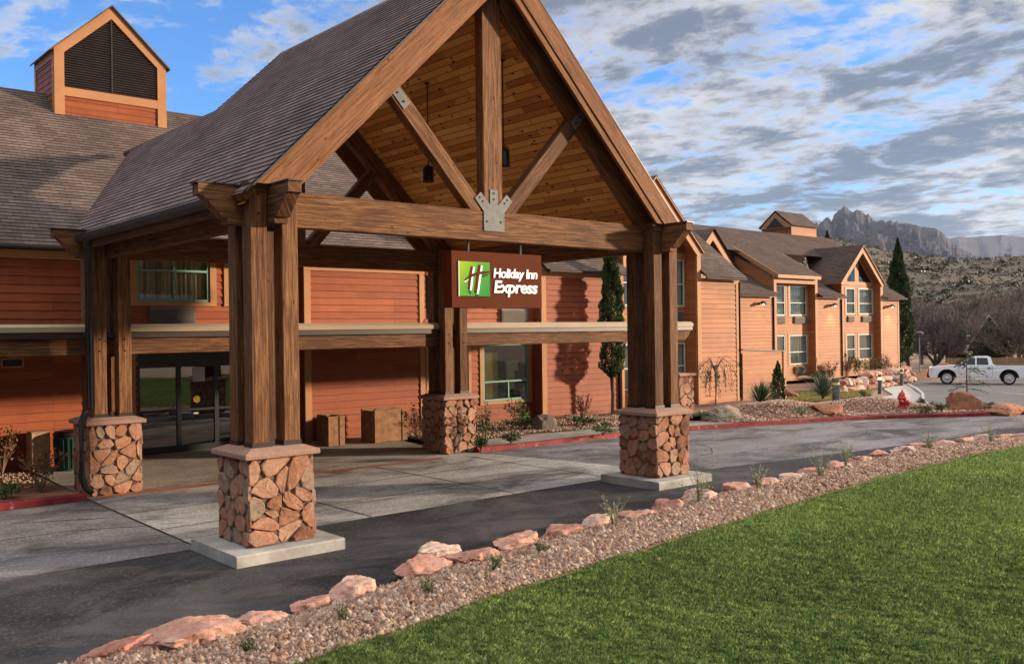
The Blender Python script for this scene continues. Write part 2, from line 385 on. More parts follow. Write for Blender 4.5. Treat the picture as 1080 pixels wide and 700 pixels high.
# ------------------------------------------------------------------ geometry helpers
RNG = random.Random(7)
def root_loc(o):
    l = Vector((0, 0, 0))
    while o: l = l + o.location; o = o.parent
    return l
def link_mesh(name, me, mat, parent=None):
    o = bpy.data.objects.new(name, me); C.objects.link(o)
    if mat is not None and not me.materials: me.materials.append(mat)
    if parent is not None: o.parent = parent
    return o
def tag(o, label=None, cat=None, group=None, kind=None):
    if label: o['label'] = label
    if cat: o['category'] = cat
    if group: o['group'] = group
    if kind: o['kind'] = kind
    return o
def thing(name, label, cat, loc=(0, 0, 0), rz=0, group=None):
    o = bpy.data.objects.new(name, None); C.objects.link(o)
    o.location = loc; o.rotation_euler = (0, 0, rz); o.empty_display_size = .2
    return tag(o, label, cat, group)
def copy_tree(o, parent=None):
    c = o.copy(); C.objects.link(c)
    if parent is not None: c.parent = parent
    for ch in list(o.children): copy_tree(ch, c)
    return c

class MB:
    """collects shapes; MB(True) keeps every shape apart, so that build() links each as an object of its own"""
    def __init__(s, each=False): s.v = []; s.f = []; s.uv = []; s.tone = []; s._t = .5; s.smooth = []; s._s = False; s.each = each; s.marks = []
    def mark(s):
        if s.each: s.marks.append((len(s.v), len(s.f), len(s.uv)))
    def face(s, pts, uv=None):
        i = len(s.v); s.v += [tuple(p) for p in pts]; n = len(pts)
        s.f.append(tuple(range(i, i + n))); s.uv += list(uv) if uv else [(0, 0)] * n
        s.tone.append(s._t); s.smooth.append(s._s)
    def mesh(s, verts, faces, uvs=None):
        i = len(s.v); s.v += [tuple(p) for p in verts]
        for k, f in enumerate(faces):
            s.f.append(tuple(i + q for q in f)); s.uv += uvs[k] if uvs else [(verts[q][0], verts[q][1] + verts[q][2]) for q in f]
            s.tone.append(s._t); s.smooth.append(s._s)
    def beam(s, p, q, w, h, up=(0, 0, 1), ch=.010):
        """timber from p to q; w across, h along up; chamfered edges, grain along the length"""
        s.mark()
        p, q = Vector(p), Vector(q); d = q - p; L = d.length; d.normalize()
        up = Vector(up); sd = d.cross(up)
        if sd.length < 1e-6: sd = d.cross(Vector((1, 0, 0)))
        sd.normalize(); up = sd.cross(d).normalized()
        a, b = w / 2, h / 2; c = min(ch, a * .4, b * .4)
        sec = [(-a + c, -b), (a - c, -b), (a, -b + c), (a, b - c), (a - c, b), (-a + c, b), (-a, b - c), (-a, -b + c)]
        u0, v0 = RNG.uniform(0, 40), RNG.uniform(0, 40)
        A = [p + sd * x + up * y for x, y in sec]; B = [q + sd * x + up * y for x, y in sec]
        per = [0]
        for i in range(8):
            x0, y0 = sec[i]; x1, y1 = sec[(i + 1) % 8]; per.append(per[-1] + math.hypot(x1 - x0, y1 - y0))
        for i in range(8):
            j = (i + 1) % 8
            s.face([A[i], A[j], B[j], B[i]], [(u0, v0 + per[i]), (u0, v0 + per[i + 1]), (u0 + L, v0 + per[i + 1]), (u0 + L, v0 + per[i])])
        s.face(A[::-1], [(u0 + x * .3, v0 + y) for x, y in sec[::-1]]); s.face(B, [(u0 + x * .3, v0 + y) for x, y in sec])
    def box(s, x0, y0, z0, x1, y1, z1, ch=.006):
        dx, dy, dz = x1 - x0, y1 - y0, z1 - z0
        if dx >= dy and dx >= dz: s.beam((x0, (y0 + y1) / 2, (z0 + z1) / 2), (x1, (y0 + y1) / 2, (z0 + z1) / 2), dy, dz, (0, 0, 1), ch)
        elif dy >= dz: s.beam(((x0 + x1) / 2, y0, (z0 + z1) / 2), ((x0 + x1) / 2, y1, (z0 + z1) / 2), dx, dz, (0, 0, 1), ch)
        else: s.beam(((x0 + x1) / 2, (y0 + y1) / 2, z0), ((x0 + x1) / 2, (y0 + y1) / 2, z1), dx, dy, (0, 1, 0), ch)
    def prism(s, pts, ext):
        s.mark()
        ext = Vector(ext); P = [Vector(p) for p in pts]; Q = [p + ext for p in P]; n = len(P)
        u0 = RNG.uniform(0, 40); ax = max(range(3), key=lambda k: max(p[k] for p in P) - min(p[k] for p in P))
        ay = [k for k in range(3) if k != ax]
        f = lambda p: (u0 + p[ax], p[ay[0]] + p[ay[1]])
        s.face(P, [f(p) for p in P]); s.face(Q[::-1], [f(p) for p in Q[::-1]])
        for i in range(n):
            j = (i + 1) % n
            s.face([P[j], P[i], Q[i], Q[j]], [f(P[j]), f(P[i]), f(Q[i]), f(Q[j])])
    def board(s, pts, ext, dirv):
        """a flat board with the outline pts, grain along dirv"""
        s.mark(); ext = Vector(ext); P = [Vector(p) for p in pts]; Q = [p + ext for p in P]; n = len(P); d = Vector(dirv).normalized(); nn = d.cross(ext.normalized()); u0 = RNG.uniform(0, 40)
        f = lambda p: (u0 + p.dot(d), p.dot(nn) + p.dot(ext.normalized()))
        s.face(P, [f(p) for p in P]); s.face(Q[::-1], [f(p) for p in Q[::-1]])
        for i in range(n): j = (i + 1) % n; s.face([P[j], P[i], Q[i], Q[j]], [f(P[j]), f(P[i]), f(Q[i]), f(Q[j])])
    def tube(s, pts, r, n=8, cap=True):
        s.mark()
        pts = [Vector(p) for p in pts]; rs = r if isinstance(r, (list, tuple)) else [r] * len(pts)
        base = len(s.v); ref = Vector((0, 0, 1))
        for i, p in enumerate(pts):
            d = (pts[min(i + 1, len(pts) - 1)] - pts[max(i - 1, 0)])
            if d.length < 1e-9: d = Vector((0, 0, 1))
            d.normalize()
            a = d.cross(ref)
            if a.length < .05: a = d.cross(Vector((1, 0, 0)))
            a.normalize(); b = d.cross(a)
            for k in range(n):
                t = 2 * math.pi * k / n
                s.v.append(tuple(p + (a * math.cos(t) + b * math.sin(t)) * rs[i]))
        for i in range(len(pts) - 1):
            for k in range(n):
                k2 = (k + 1) % n
                s.f.append((base + i * n + k, base + i * n + k2, base + (i + 1) * n + k2, base + (i + 1) * n + k))
                s.uv += [(i, k / n), (i, (k + 1) / n), (i + 1, (k + 1) / n), (i + 1, k / n)]; s.tone.append(s._t); s.smooth.append(True)
        if cap:
            for e in (0, len(pts) - 1):
                s.f.append(tuple(base + e * n + k for k in range(n))); s.uv += [(0, 0)] * n; s.tone.append(s._t); s.smooth.append(False)
    def lathe(s, prof, c=(0, 0, 0), n=20, axis='z', smooth=True):
        s.mark()
        base = len(s.v)
        for r, z in prof:
            for k in range(n):
                t = 2 * math.pi * k / n; a, b = r * math.cos(t), r * math.sin(t)
                p = (a, b, z) if axis == 'z' else ((a, z, b) if axis == 'y' else (z, a, b))
                s.v.append((c[0] + p[0], c[1] + p[1], c[2] + p[2]))
        for i in range(len(prof) - 1):
            for k in range(n):
                k2 = (k + 1) % n
                s.f.append((base + i * n + k, base + i * n + k2, base + (i + 1) * n + k2, base + (i + 1) * n + k))
                s.uv += [(k / n, i), ((k + 1) / n, i), ((k + 1) / n, i + 1), (k / n, i + 1)]; s.tone.append(s._t); s.smooth.append(smooth)
        for e in (0, len(prof) - 1):
            if prof[e][0] > 1e-4:
                s.f.append(tuple(base + e * n + k for k in range(n))); s.uv += [(0, 0)] * n; s.tone.append(s._t); s.smooth.append(False)
    def lapped(s, pts, vdir, n, expo, lip=.014, origin=None, gap=0.0):
        """courses of boards or shingles over a convex polygon, each course a tilted strip with a real butt edge"""
        s.mark()
        pts = [Vector(p) for p in pts]; v = Vector(vdir).normalized(); n = Vector(n).normalized(); u = v.cross(n)
        o = Vector(origin) if origin is not None else pts[0]
        P = [((p - o).dot(u), (p - o).dot(v)) for p in pts]
        k0 = math.floor(min(y for _, y in P) / expo + 1e-6); k1 = math.ceil(max(y for _, y in P) / expo - 1e-6)
        def clip(poly, y, keep_above):
            out = []
            for i in range(len(poly)):
                a, b = poly[i], poly[(i + 1) % len(poly)]
                ia, ib = (a[1] >= y) == keep_above or abs(a[1] - y) < 1e-9, (b[1] >= y) == keep_above or abs(b[1] - y) < 1e-9
                if ia: out.append(a)
                if ia != ib:
                    t = (y - a[1]) / (b[1] - a[1]); out.append((a[0] + t * (b[0] - a[0]), y))
            return out
        off = o.dot(n) - o.dot(n)
        for k in range(k0, k1):
            a, b = k * expo, (k + 1) * expo
            q = clip(clip(P, a, True), b, False) if len(P) > 2 else []
            if len(q) < 3: continue
            d = o.dot(n) * 0
            base = pts[0]; h0 = (base - o).dot(n)
            if gap:
                q0 = q; q = clip(q, a + gap, True)
                if len(q) < 3: continue
            p3 = [o + u * x + v * y + n * (h0 + lip * (1 - (y - a) / expo)) for x, y in q]
            s.face(p3, q)
            low = sorted([w for w in q if abs(w[1] - min(z[1] for z in q)) < 1e-6])
            if len(low) >= 2:
                x0, x1, y = low[0][0], low[-1][0], low[0][1]
                A, B = o + u * x0 + v * y + n * h0, o + u * x1 + v * y + n * h0
                hh = lip * (1 - (y - a) / expo)
                s.face([A, B, B + n * hh, A + n * hh], [(x0, y), (x1, y), (x1, y), (x0, y)])
                if gap:
                    A2, B2 = o + u * x0 + v * (y - gap - .002) + n * (h0 - .004), o + u * x1 + v * (y - gap - .002) + n * (h0 - .004)
                    s.face([A2, B2, B + n * -.004, A + n * -.004], [(x0, y), (x1, y), (x1, y), (x0, y)])
    def build(s, name, mat, parent=None, local=False, kind=None, label=None):
        if s.each and len(s.marks) > 1:
            ends = s.marks[1:] + [(len(s.v), len(s.f), len(s.uv))]; first = None
            for (v0, f0, u0), (v1, f1, u1) in zip(s.marks, ends):
                q = MB(); q.v = s.v[v0:v1]; q.f = [tuple(i - v0 for i in f) for f in s.f[f0:f1]]; q.uv = s.uv[u0:u1]; q.tone = s.tone[f0:f1]; q.smooth = s.smooth[f0:f1]
                o = q.build(name, mat, parent, local, kind, label); first = first or o
            return first
        me = bpy.data.meshes.new(name)
        l = Vector((0, 0, 0)) if (local or parent is None) else root_loc(parent)
        V = np.array(s.v, dtype=np.float32)
        if len(V): V -= np.array(l, dtype=np.float32)
        me.from_pydata([tuple(map(float, p)) for p in V], [], s.f)
        uvl = me.uv_layers.new(name='UVMap')
        uvl.data.foreach_set('uv', np.array(s.uv, dtype=np.float32).ravel())
        at = me.attributes.new('tone', 'FLOAT', 'FACE'); at.data.foreach_set('value', np.array(s.tone, dtype=np.float32))
        me.polygons.foreach_set('use_smooth', np.array(s.smooth, dtype=bool))
        me.update()
        o = link_mesh(name, me, mat, parent)
        return tag(o, label, None, None, kind)

def np_mesh(name, V, F, tone, mat, parent=None, kind=None, smooth=False):
    """many small faces at once: V (n,3), F (m,k), tone (m,)"""
    me = bpy.data.meshes.new(name); k = F.shape[1]; m = len(F)
    me.vertices.add(len(V)); me.vertices.foreach_set('co', np.ascontiguousarray(V, dtype=np.float32).ravel())
    me.loops.add(m * k); me.loops.foreach_set('vertex_index', np.ascontiguousarray(F, dtype=np.int32).ravel())
    me.polygons.add(m); me.polygons.foreach_set('loop_start', np.arange(0, m * k, k, dtype=np.int32))
    if smooth: me.polygons.foreach_set('use_smooth', np.ones(m, dtype=bool))
    at = me.attributes.new('tone', 'FLOAT', 'FACE'); at.data.foreach_set('value', np.ascontiguousarray(tone, dtype=np.float32))
    me.update(calc_edges=True)
    o = link_mesh(name, me, mat, parent)
    return tag(o, None, None, None, kind)
NR = np.random.default_rng(11)
def unit(a): return a / np.maximum(np.linalg.norm(a, axis=-1, keepdims=True), 1e-9)
def leaf_quads(cen, direc, ln, wd, tone, rng=NR):
    """a pointed leaf (two triangles as a kite) at each centre"""
    n = len(cen); d = unit(direc); r = rng.normal(size=(n, 3)); sd = unit(np.cross(d, r))
    ln = np.broadcast_to(ln, (n,))[:, None]; wd = np.broadcast_to(wd, (n,))[:, None]
    nrm = np.cross(d, sd)
    a = cen - d * ln * .5; b = cen + sd * wd * .5 + nrm * ln * .06; c_ = cen + d * ln * .5; e = cen - sd * wd * .5 + nrm * ln * .06
    V = np.stack([a, b, c_, e], 1).reshape(-1, 3)
    return V, np.arange(n * 4).reshape(-1, 4), tone
ROCKC = {}
def rock_mesh(seed, sx, sy, sz, sub=3, rough=.32, flat=.35, slab=False):
    bm = bmesh.new(); bmesh.ops.create_icosphere(bm, subdivisions=sub, radius=1)
    rg = random.Random(seed); off = Vector((rg.uniform(-50, 50), rg.uniform(-50, 50), rg.uniform(-50, 50)))
    cuts = [(Vector((rg.gauss(0, 1), rg.gauss(0, 1), rg.gauss(0, .8))).normalized(), rg.uniform(.50, .86)) for _ in range(13)] + ([(Vector((rg.gauss(0, .12), rg.gauss(0, .12), 1)).normalized(), rg.uniform(.45, .62))] if slab else [])
    for v in bm.verts:
        p = v.co.copy()
        for nn, d in cuts:                        # fracture planes give flat faces
            e = p.dot(nn) - d
            if e > 0: p -= nn * e * .97
        q = p * 1.4 + off
        p *= 1 + rough * .35 * mnoise.noise(q) + rough * .22 * mnoise.noise(q * 2.7) + rough * .16 * mnoise.noise(q * 6.3) + rough * .10 * mnoise.noise(q * 14)
        v.co = Vector((p.x * sx, p.y * sy, max(p.z, -flat) * sz))
    me = bpy.data.meshes.new('rock')
    bm.to_mesh(me); bm.free()
    t = rg.uniform(.15, .95)
    at = me.attributes.new('tone', 'FLOAT', 'FACE'); at.data.foreach_set('value', np.full(len(me.polygons), t, dtype=np.float32))
    me.polygons.foreach_set('use_smooth', np.ones(len(me.polygons), dtype=bool))
    if hasattr(me, 'set_sharp_from_angle'): me.set_sharp_from_angle(angle=R(24))
    return me
def rock(name, loc, size, seed, mat, label, cat='rock', group=None, rz=0, tone=None, sub=3, rough=.32):
    me = rock_mesh(seed, *size, sub, rough, slab=name == 'edging_rock'); me.name = name
    if tone is not None: me.attributes['tone'].data.foreach_set('value', np.full(len(me.polygons), tone, dtype=np.float32))
    o = link_mesh(name, me, mat); o.location = loc; o.rotation_euler = (0, 0, rz)
    return tag(o, label, cat, group)
def sheet(name, pts, z, mat, kind='structure'):
    mb = MB(); mb.face([(x, y, z) for x, y in pts], [(x, y) for x, y in pts])
    return mb.build(name, mat, None, kind=kind)
def wall_cells(mb, x0, x1, z0, z1, y, expo, openings=(), lip=.026):
    """siding over a rectangle facing -Y, leaving the openings (x0,x1,z0,z1) free"""
    zs = sorted({z0, z1, *[min(max(q, z0), z1) for o in openings for q in o[2:]]})
    for za, zb in zip(zs, zs[1:]):
        if zb - za < 1e-4: continue
        cuts = sorted([(max(o[0], x0), min(o[1], x1)) for o in openings if o[2] < zb - 1e-4 and o[3] > za + 1e-4])
        x = x0
        for a, b in cuts + [(x1, x1)]:
            if a - x > 1e-3: mb.lapped([(x, y, za), (a, y, za), (a, y, zb), (x, y, zb)], (0, 0, 1), (0, -1, 0), expo, lip, origin=(0, y, 0), gap=.014)
            x = max(x, b)
def window(par, x0, x1, z0, z1, y, frame, curtain, vbars=(), hbars=(), fw=.055, cur=True, depth=.30, curtain_z=None, name='window'):
    """frame in the plane y (facing -Y) with glass, a pleated curtain and the dim room behind"""
    mb = MB(); t = .05
    mb.box(x0, y - .015, z0, x0 + fw, y + t, z1); mb.box(x1 - fw, y - .015, z0, x1, y + t, z1)
    mb.box(x0 + fw, y - .013, z0, x1 - fw, y + t, z0 + fw); mb.box(x0 + fw, y - .013, z1 - fw, x1 - fw, y + t, z1)
    for b in vbars: mb.box(b - fw * .4, y - .011, z0 + fw, b + fw * .4, y + t, z1 - fw)
    for b in hbars: mb.box(x0 + fw, y - .018, b - fw * .4, x1 - fw, y + t - .004, b + fw * .4)
    w = mb.build(name, frame, par)
    g = MB(); g.face([(x0 + .02, y + .02, z0 + .02), (x1 - .02, y + .02, z0 + .02), (x1 - .02, y + .02, z1 - .02), (x0 + .02, y + .02, z1 - .02)])
    g.build('pane', MT['glass'], w)
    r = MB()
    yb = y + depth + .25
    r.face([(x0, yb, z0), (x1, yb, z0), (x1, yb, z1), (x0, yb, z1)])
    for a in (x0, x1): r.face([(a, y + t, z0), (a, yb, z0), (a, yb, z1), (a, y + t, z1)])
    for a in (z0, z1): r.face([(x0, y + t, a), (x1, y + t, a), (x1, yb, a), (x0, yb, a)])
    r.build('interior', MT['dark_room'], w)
    if cur:
        c = MB(); c._s = True; n = max(8, int((x1 - x0) * 26)); za, zb = curtain_z or (z0 + .02, z1)
        ph = RNG.uniform(0, 6); xs = [x0 + .02 + (x1 - x0 - .04) * i / n for i in range(n + 1)]
        ys = [y + .13 + .035 * math.sin(x * 46 + ph) + .012 * math.sin(x * 113 + ph) for x in xs]
        for i in range(n):
            c.face([(xs[i], ys[i], za), (xs[i + 1], ys[i + 1], za), (xs[i + 1], ys[i + 1], zb), (xs[i], ys[i], zb)],
                   [(xs[i] + ph, za), (xs[i + 1] + ph, za), (xs[i + 1] + ph, zb), (xs[i] + ph, zb)])
        c.build('curtain', curtain, w)
    return w
def ac_unit(par, x0, x1, z0, z1, y):
    mb = MB(); mb.box(x0, y - .10, z0, x1, y + .05, z1)
    n = int((z1 - z0) / .055)
    for i in range(1, n): mb.box(x0 + .03, y - .135, z0 + i * .055, x1 - .03, y - .098, z0 + i * .055 + .022, .003)
    return mb.build('air_conditioner', MT['ac'], par)

# ------------------------------------------------------------------ ground
W, D = 8.315, 6.742
def gz(x, y):
    t = min(max((x - 28) / 22, 0), 1); t = t * t * (3 - 2 * t)
    return -.38 * t
def build_ground():
    mb = MB(); s = 400
    # one sheet to the horizon, finer near the building
    xs = [-4000, -1500, -500, -150, -60, -30, -10, 0, 10, 20, 28, 31, 34, 37, 40, 43, 46, 50, 60, 90, 150, 500, 1500, 4000]
    ys = [-4000, -1500, -500, -150, -60, -20, 0, 10, 30, 60, 150, 500, 1500, 4000]
    V = [(x, y, gz(x, y) - .04) for y in ys for x in xs]; nx = len(xs)
    F = [(j * nx + i, j * nx + i + 1, (j + 1) * nx + i + 1, (j + 1) * nx + i) for j in range(len(ys) - 1) for i in range(nx - 1)]
    mb.mesh(V, F, None); mb.build('ground', MT['scrub_ground'], None, kind='structure')
build_ground()
KERB = [(8.66, 5.97), (10.62, 5.84), (13.4, 5.71), (16.12, 5.3), (18.6, 4.59), (21.41, 3.67), (23.64, 2.58), (25.69, 1.25), (27.48, .24), (30.5, -2.6), (34, -6.5)]
STONES = [(-6.5, -2.95), (-3.26, -3.12), (-1.94, -3.22), (.46, -2.8), (2.78, -2.46), (6.14, -2.05), (11.1, -1.66), (16.08, -1.52), (20.47, -2.37), (25, -4.2), (30, -7.5)]
LAWN = [(-6.5, -5.3), (-1.98, -4.9), (.75, -4.45), (3.6, -4.12), (7.98, -3.66), (12.19, -3.35), (16.3, -3.35), (19.3, -4.0), (23.8, -6.0), (28, -9)]
def smooth_line(P, k=6):
    out = []
    for i in range(len(P) - 1):
        p0, p1, p2, p3 = P[max(i - 1, 0)], P[i], P[i + 1], P[min(i + 2, len(P) - 1)]
        for j in range(k):
            t = j / k
            out.append(tuple(.5 * (2 * p1[d] + (p2[d] - p0[d]) * t + (2 * p0[d] - 5 * p1[d] + 4 * p2[d] - p3[d]) * t * t + (3 * p1[d] - p0[d] - 3 * p2[d] + p3[d]) * t ** 3) for d in (0, 1)))
    return out + [tuple(P[-1])]
KL, SL, LL = smooth_line(KERB), smooth_line(STONES), smooth_line(LAWN)
# fresh asphalt fills the drive, older paving and concrete lie on top of it as thin sheets
sheet('driveway', [(-40, 14), (-40, -3.2)] + [(x, y - .25) for x, y in SL] + [(40, -12)] + [(x, y + .1) for x, y in KL[::-1]] + [(8.6, 6.9), (8.6, 14)], 0.0, MT['asphalt'])
def seam(y, x0, x1, n, amp, seed):
    rg = random.Random(seed); return [(x0 + (x1 - x0) * i / n, y + rg.uniform(-amp, amp)) for i in range(n + 1)]
sheet('old_pavement', [(-40, .75)] + seam(.72, -20, -.70, 24, .03, 3) + [(-.62, 5.90), (-40, 6.2)], .004, MT['old_asphalt'])
sheet('concrete_apron', seam(.86, -.66, 9.6, 16, .012, 5) + [(9.3, 2.2), (8.9, 4.6), (8.66, 5.72), (8.4, 6.45), (-.56, 6.45)], .008, MT['apron'])
sheet('old_pavement', [(9.62, .86)] + [(10.48, .2), (12.6, -.15), (15.0, -.52), (17.3, -.80), (20, -1.0), (22.2, -.9), (25, -2.0), (28, -4.2), (33.6, -6.9)] + [(x, y + .05) for x, y in KL[::-1]] + [(8.9, 4.6), (9.3, 2.2)], .0045, MT['old_asphalt'])
def build_joints():
    mb = MB()
    def j(a, b, w=.016): 
        a, b = Vector((*a, .0)), Vector((*b, .0)); d = (b - a).normalized(); n = Vector((-d.y, d.x, 0)) * w
        mb.face([(*((a - n).to_2d()), .0115), (*((b - n).to_2d()), .0115), (*((b + n).to_2d()), .0115), (*((a + n).to_2d()), .0115)])
    for x in (2.30, 5.42, 8.0): j((x, .9), (x + .03, 5.7))
    for y in (2.35, 4.05): j((-.62, y), (9.1, y + .02))
    return mb.build('concrete_apron_joints', plain('joint_tar', (.030, .026, .022), .9, bump=0), None, kind='structure')
build_joints()
def build_cracks():
    rg = random.Random(12); mb = MB()
    for (x, y, a, n) in ((10.2, 3.6, .15, 16), (11.5, 1.6, -.2, 18), (14.5, 3.9, -.35, 14), (16.5, 1.2, .1, 16), (12.6, 4.8, -.9, 9), (19.5, 1.4, -.4, 14), (-3.6, 3.2, .2, 14), (-4.5, 1.6, .9, 10), (-2.2, 4.6, -.5, 9), (18.2, 2.6, 1.0, 7)):
        p = Vector((x, y)); w = .008
        for i in range(n):
            a += rg.gauss(0, .22); q = p + Vector((math.cos(a), math.sin(a))) * rg.uniform(.15, .38); d = (q - p).normalized(); nn = Vector((-d.y, d.x)) * w; w2 = rg.uniform(.004, .016); n2 = Vector((-d.y, d.x)) * w2
            mb.face([(*(p - nn), .0085), (*(q - n2), .0085), (*(q + n2), .0085), (*(p + nn), .0085)]); p = q; w = w2
    mb.build('old_pavement_cracks', plain('sealed_crack', (.018, .017, .017), .8, bump=0), None, kind='structure')
build_cracks()
# sidewalk under the canopy (rises gently to the door) with its worn red edge
def build_walk():
    mb = MB(); xs = [-.55, 2, 4, 6, 8.4]; 
    for a, b in zip(xs, xs[1:]): mb.face([(a, 6.44, .012), (b, 6.44, .012), (b, 11.2, .15), (a, 11.2, .15)], [(a, 6.4), (b, 6.4), (b, 11.2), (a, 11.2)])
    mb.build('sidewalk', MT['walk'], None, kind='structure')
    m = MB(); m.face([(-.40, 6.02, .0125), (3.3, 5.83, .0125), (7.4, 5.66, .0125), (7.4, 5.90, .0125), (3.3, 6.08, .0125), (-.40, 6.42, .0125)])
    m.build('painted_kerb_line', plain('faded_red_line', (.33, .12, .06), .8, var=.3, vs_=4), None, kind='structure')
build_walk()
def kerb(pts, side, h=.13, w=.15, name='kerb', mat=None, z0=None):
    mb = MB(); n = len(pts); L = []
    for i in range(n):
        d = Vector(pts[min(i + 1, n - 1)]) - Vector(pts[max(i - 1, 0)]); d.normalize(); nn = Vector((-d.y, d.x)) * side
        L.append((Vector(pts[i]), nn))
    prof = [(0, -.03), (.012, h - .02), (.03, h), (w, h), (w, -.03)]
    for i in range(n - 1):
        for k in range(len(prof) - 1):
            q = []
            for (e, kk) in ((i, k), (i + 1, k), (i + 1, k + 1), (i, k + 1)):
                p, nn = L[e]; zz = gz(*p) if z0 is None else z0
                q.append((p.x + nn.x * prof[kk][0], p.y + nn.y * prof[kk][0], zz + prof[kk][1]))
            mb.face(q)
    for e in (0, n - 1):
        p, nn = L[e]; mb.face([(p.x + nn.x * a, p.y + nn.y * a, b) for a, b in prof])
    return mb.build(name, mat or MT['kerb_red'], None, kind='structure')
kerb(KL, 1)
kerb([(-30, 6.15), (-15, 6.12), (-5, 6.08), (-.62, 5.95)], 1)
# planter beds and walk behind the kerbs
def bed_grid(name, poly_fn, xs, ts, mat, hfun):
    mb = MB(); V = []
    for x in xs:
        a, b = poly_fn(x)
        for t in ts: y = a + (b - a) * t; V.append((x, y, hfun(x, y, t)))
    m = len(ts); F = [(i * m + j, (i + 1) * m + j, (i + 1) * m + j + 1, i * m + j + 1) for i in range(len(xs) - 1) for j in range(m - 1)]
    mb._s = True; mb.mesh(V, F); return mb.build(name, mat, None, kind='structure')
def kerb_y(x):
    for (a, b) in zip(KL, KL[1:]):
        if a[0] <= x <= b[0]: return a[1] + (b[1] - a[1]) * (x - a[0]) / (b[0] - a[0])
    return KL[0][1]
def nz2(x, y, s, o=0): return mnoise.noise(Vector((x * s + o, y * s - o, o * .7)))
sheet('planting_bed', [(-30, 6.28), (-.7, 6.1), (-.6, 11.2), (-30, 11.2)], .10, MT['soil'])
def right_walk_y(x): return kerb_y(x) + .14, kerb_y(x) + 1.45
bed_grid('sidewalk', right_walk_y, [8.75 + i * .5 for i in range(20)], [0, .5, 1], MT['walk'], lambda x, y, t: .118)
def bump_h(x, y):
    m = 0
    for cx_, cy_, r, h in ((21.5, 5.6, 2.6, .42), (25.3, 4.4, 2.4, .35), (18.9, 6.4, 1.6, .22)):
        q = ((x - cx_) ** 2 + (y - cy_) ** 2) / (r * r)
        if q < 1: m = max(m, h * (1 - q) ** 1.5)
    return m
bed_grid('gravel_bed', lambda x: (right_walk_y(x)[1], 10.45), [8.75 + i * .35 for i in range(27)], [i / 8 for i in range(9)], MT['soil'],
         lambda x, y, t: .10 + .05 * nz2(x, y, .9) + .04 * t)
bed_grid('gravel_bed', lambda x: (kerb_y(x) + .13, max(kerb_y(x) + .3, 8.3 - max(0, x - 24.5) * 1.05)), [18.2 + i * .35 for i in range(28)], [i / 12 for i in range(13)], MT['soil'],
         lambda x, y, t: .12 + .03 * nz2(x, y, .9) + bump_h(x, y) * min(1, t * 5) * min(1, (1 - t) * 4 + .1))
bed_grid('gravel_bed', lambda x: (8.25, 10.6), [18.1 + i * .5 for i in range(17)], [i / 5 for i in range(6)], MT['soil'], lambda x, y, t: .10 + .05 * nz2(x, y, .7))
# ------------------------------------------------------------------ stone facing
def voronoi_cells(w, h, n, rg, aspect=1.25):
    """irregular stones covering a w x h rectangle"""
    pts = []
    cols = max(2, round(math.sqrt(n * w / h / aspect))); rows = max(2, round(n / cols))
    for r in range(rows):
        for c in range(cols):
            pts.append(((c + .5 + rg.uniform(-.46, .46) + (.25 if r % 2 else -.25)) * w / cols, (r + .5 + rg.uniform(-.44, .44)) * h / rows))
    pts = [p for p in pts if rg.random() > .07]
    cells = []
    for i, p in enumerate(pts):
        poly = [(0, 0), (w, 0), (w, h), (0, h)]
        for j, q in enumerate(pts):
            if i == j: continue
            mx, my = (p[0] + q[0]) / 2, (p[1] + q[1]) / 2; nx, ny = q[0] - p[0], (q[1] - p[1])
            out = []
            for k in range(len(poly)):
                a, b = poly[k], poly[(k + 1) % len(poly)]
                da = (a[0] - mx) * nx + (a[1] - my) * ny; db = (b[0] - mx) * nx + (b[1] - my) * ny
                if da <= 0: out.append(a)
                if (da < 0) != (db < 0) and abs(da - db) > 1e-12:
                    t = da / (da - db); out.append((a[0] + t * (b[0] - a[0]), a[1] + t * (b[1] - a[1])))
            poly = out
            if len(poly) < 3: break
        if len(poly) >= 3: cells.append(poly)
    return cells
def inset(poly, d):
    n = len(poly); cx_ = sum(p[0] for p in poly) / n; cy_ = sum(p[1] for p in poly) / n
    lines = []
    for i in range(n):
        a, b = poly[i], poly[(i + 1) % n]; ex, ey = b[0] - a[0], b[1] - a[1]; L = math.hypot(ex, ey)
        if L < 1e-6: continue
        nx, ny = -ey / L, ex / L
        if (cx_ - a[0]) * nx + (cy_ - a[1]) * ny < 0: nx, ny = -nx, -ny
        lines.append((nx, ny, nx * a[0] + ny * a[1] + d))
    out = list(poly)
    for nx, ny, c in lines:
        res = []
        for k in range(len(out)):
            a, b = out[k], out[(k + 1) % len(out)]
            da = a[0] * nx + a[1] * ny - c; db = b[0] * nx + b[1] * ny - c
            if da >= 0: res.append(a)
            if (da > 0) != (db > 0) and abs(da - db) > 1e-12:
                t = da / (da - db); res.append((a[0] + t * (b[0] - a[0]), a[1] + t * (b[1] - a[1])))
        out = res
        if len(out) < 3: return None
    return out
def rounded(poly, rg, f=.42, jit=.007):
    """cut the corners and roughen the outline of a stone"""
    out = []; n = len(poly)
    for i in range(n):
        p, q, r = poly[i - 1], poly[i], poly[(i + 1) % n]
        l1, l2 = math.hypot(p[0] - q[0], p[1] - q[1]), math.hypot(r[0] - q[0], r[1] - q[1])
        d1, d2 = min(.075, l1 * f), min(.075, l2 * f)
        for (s, l, dd) in ((p, l1, d1), (r, l2, d2)):
            if l > 1e-6: out.append((q[0] + (s[0] - q[0]) * dd / l + rg.uniform(-jit, jit), q[1] + (s[1] - q[1]) * dd / l + rg.uniform(-jit, jit)))
    return out
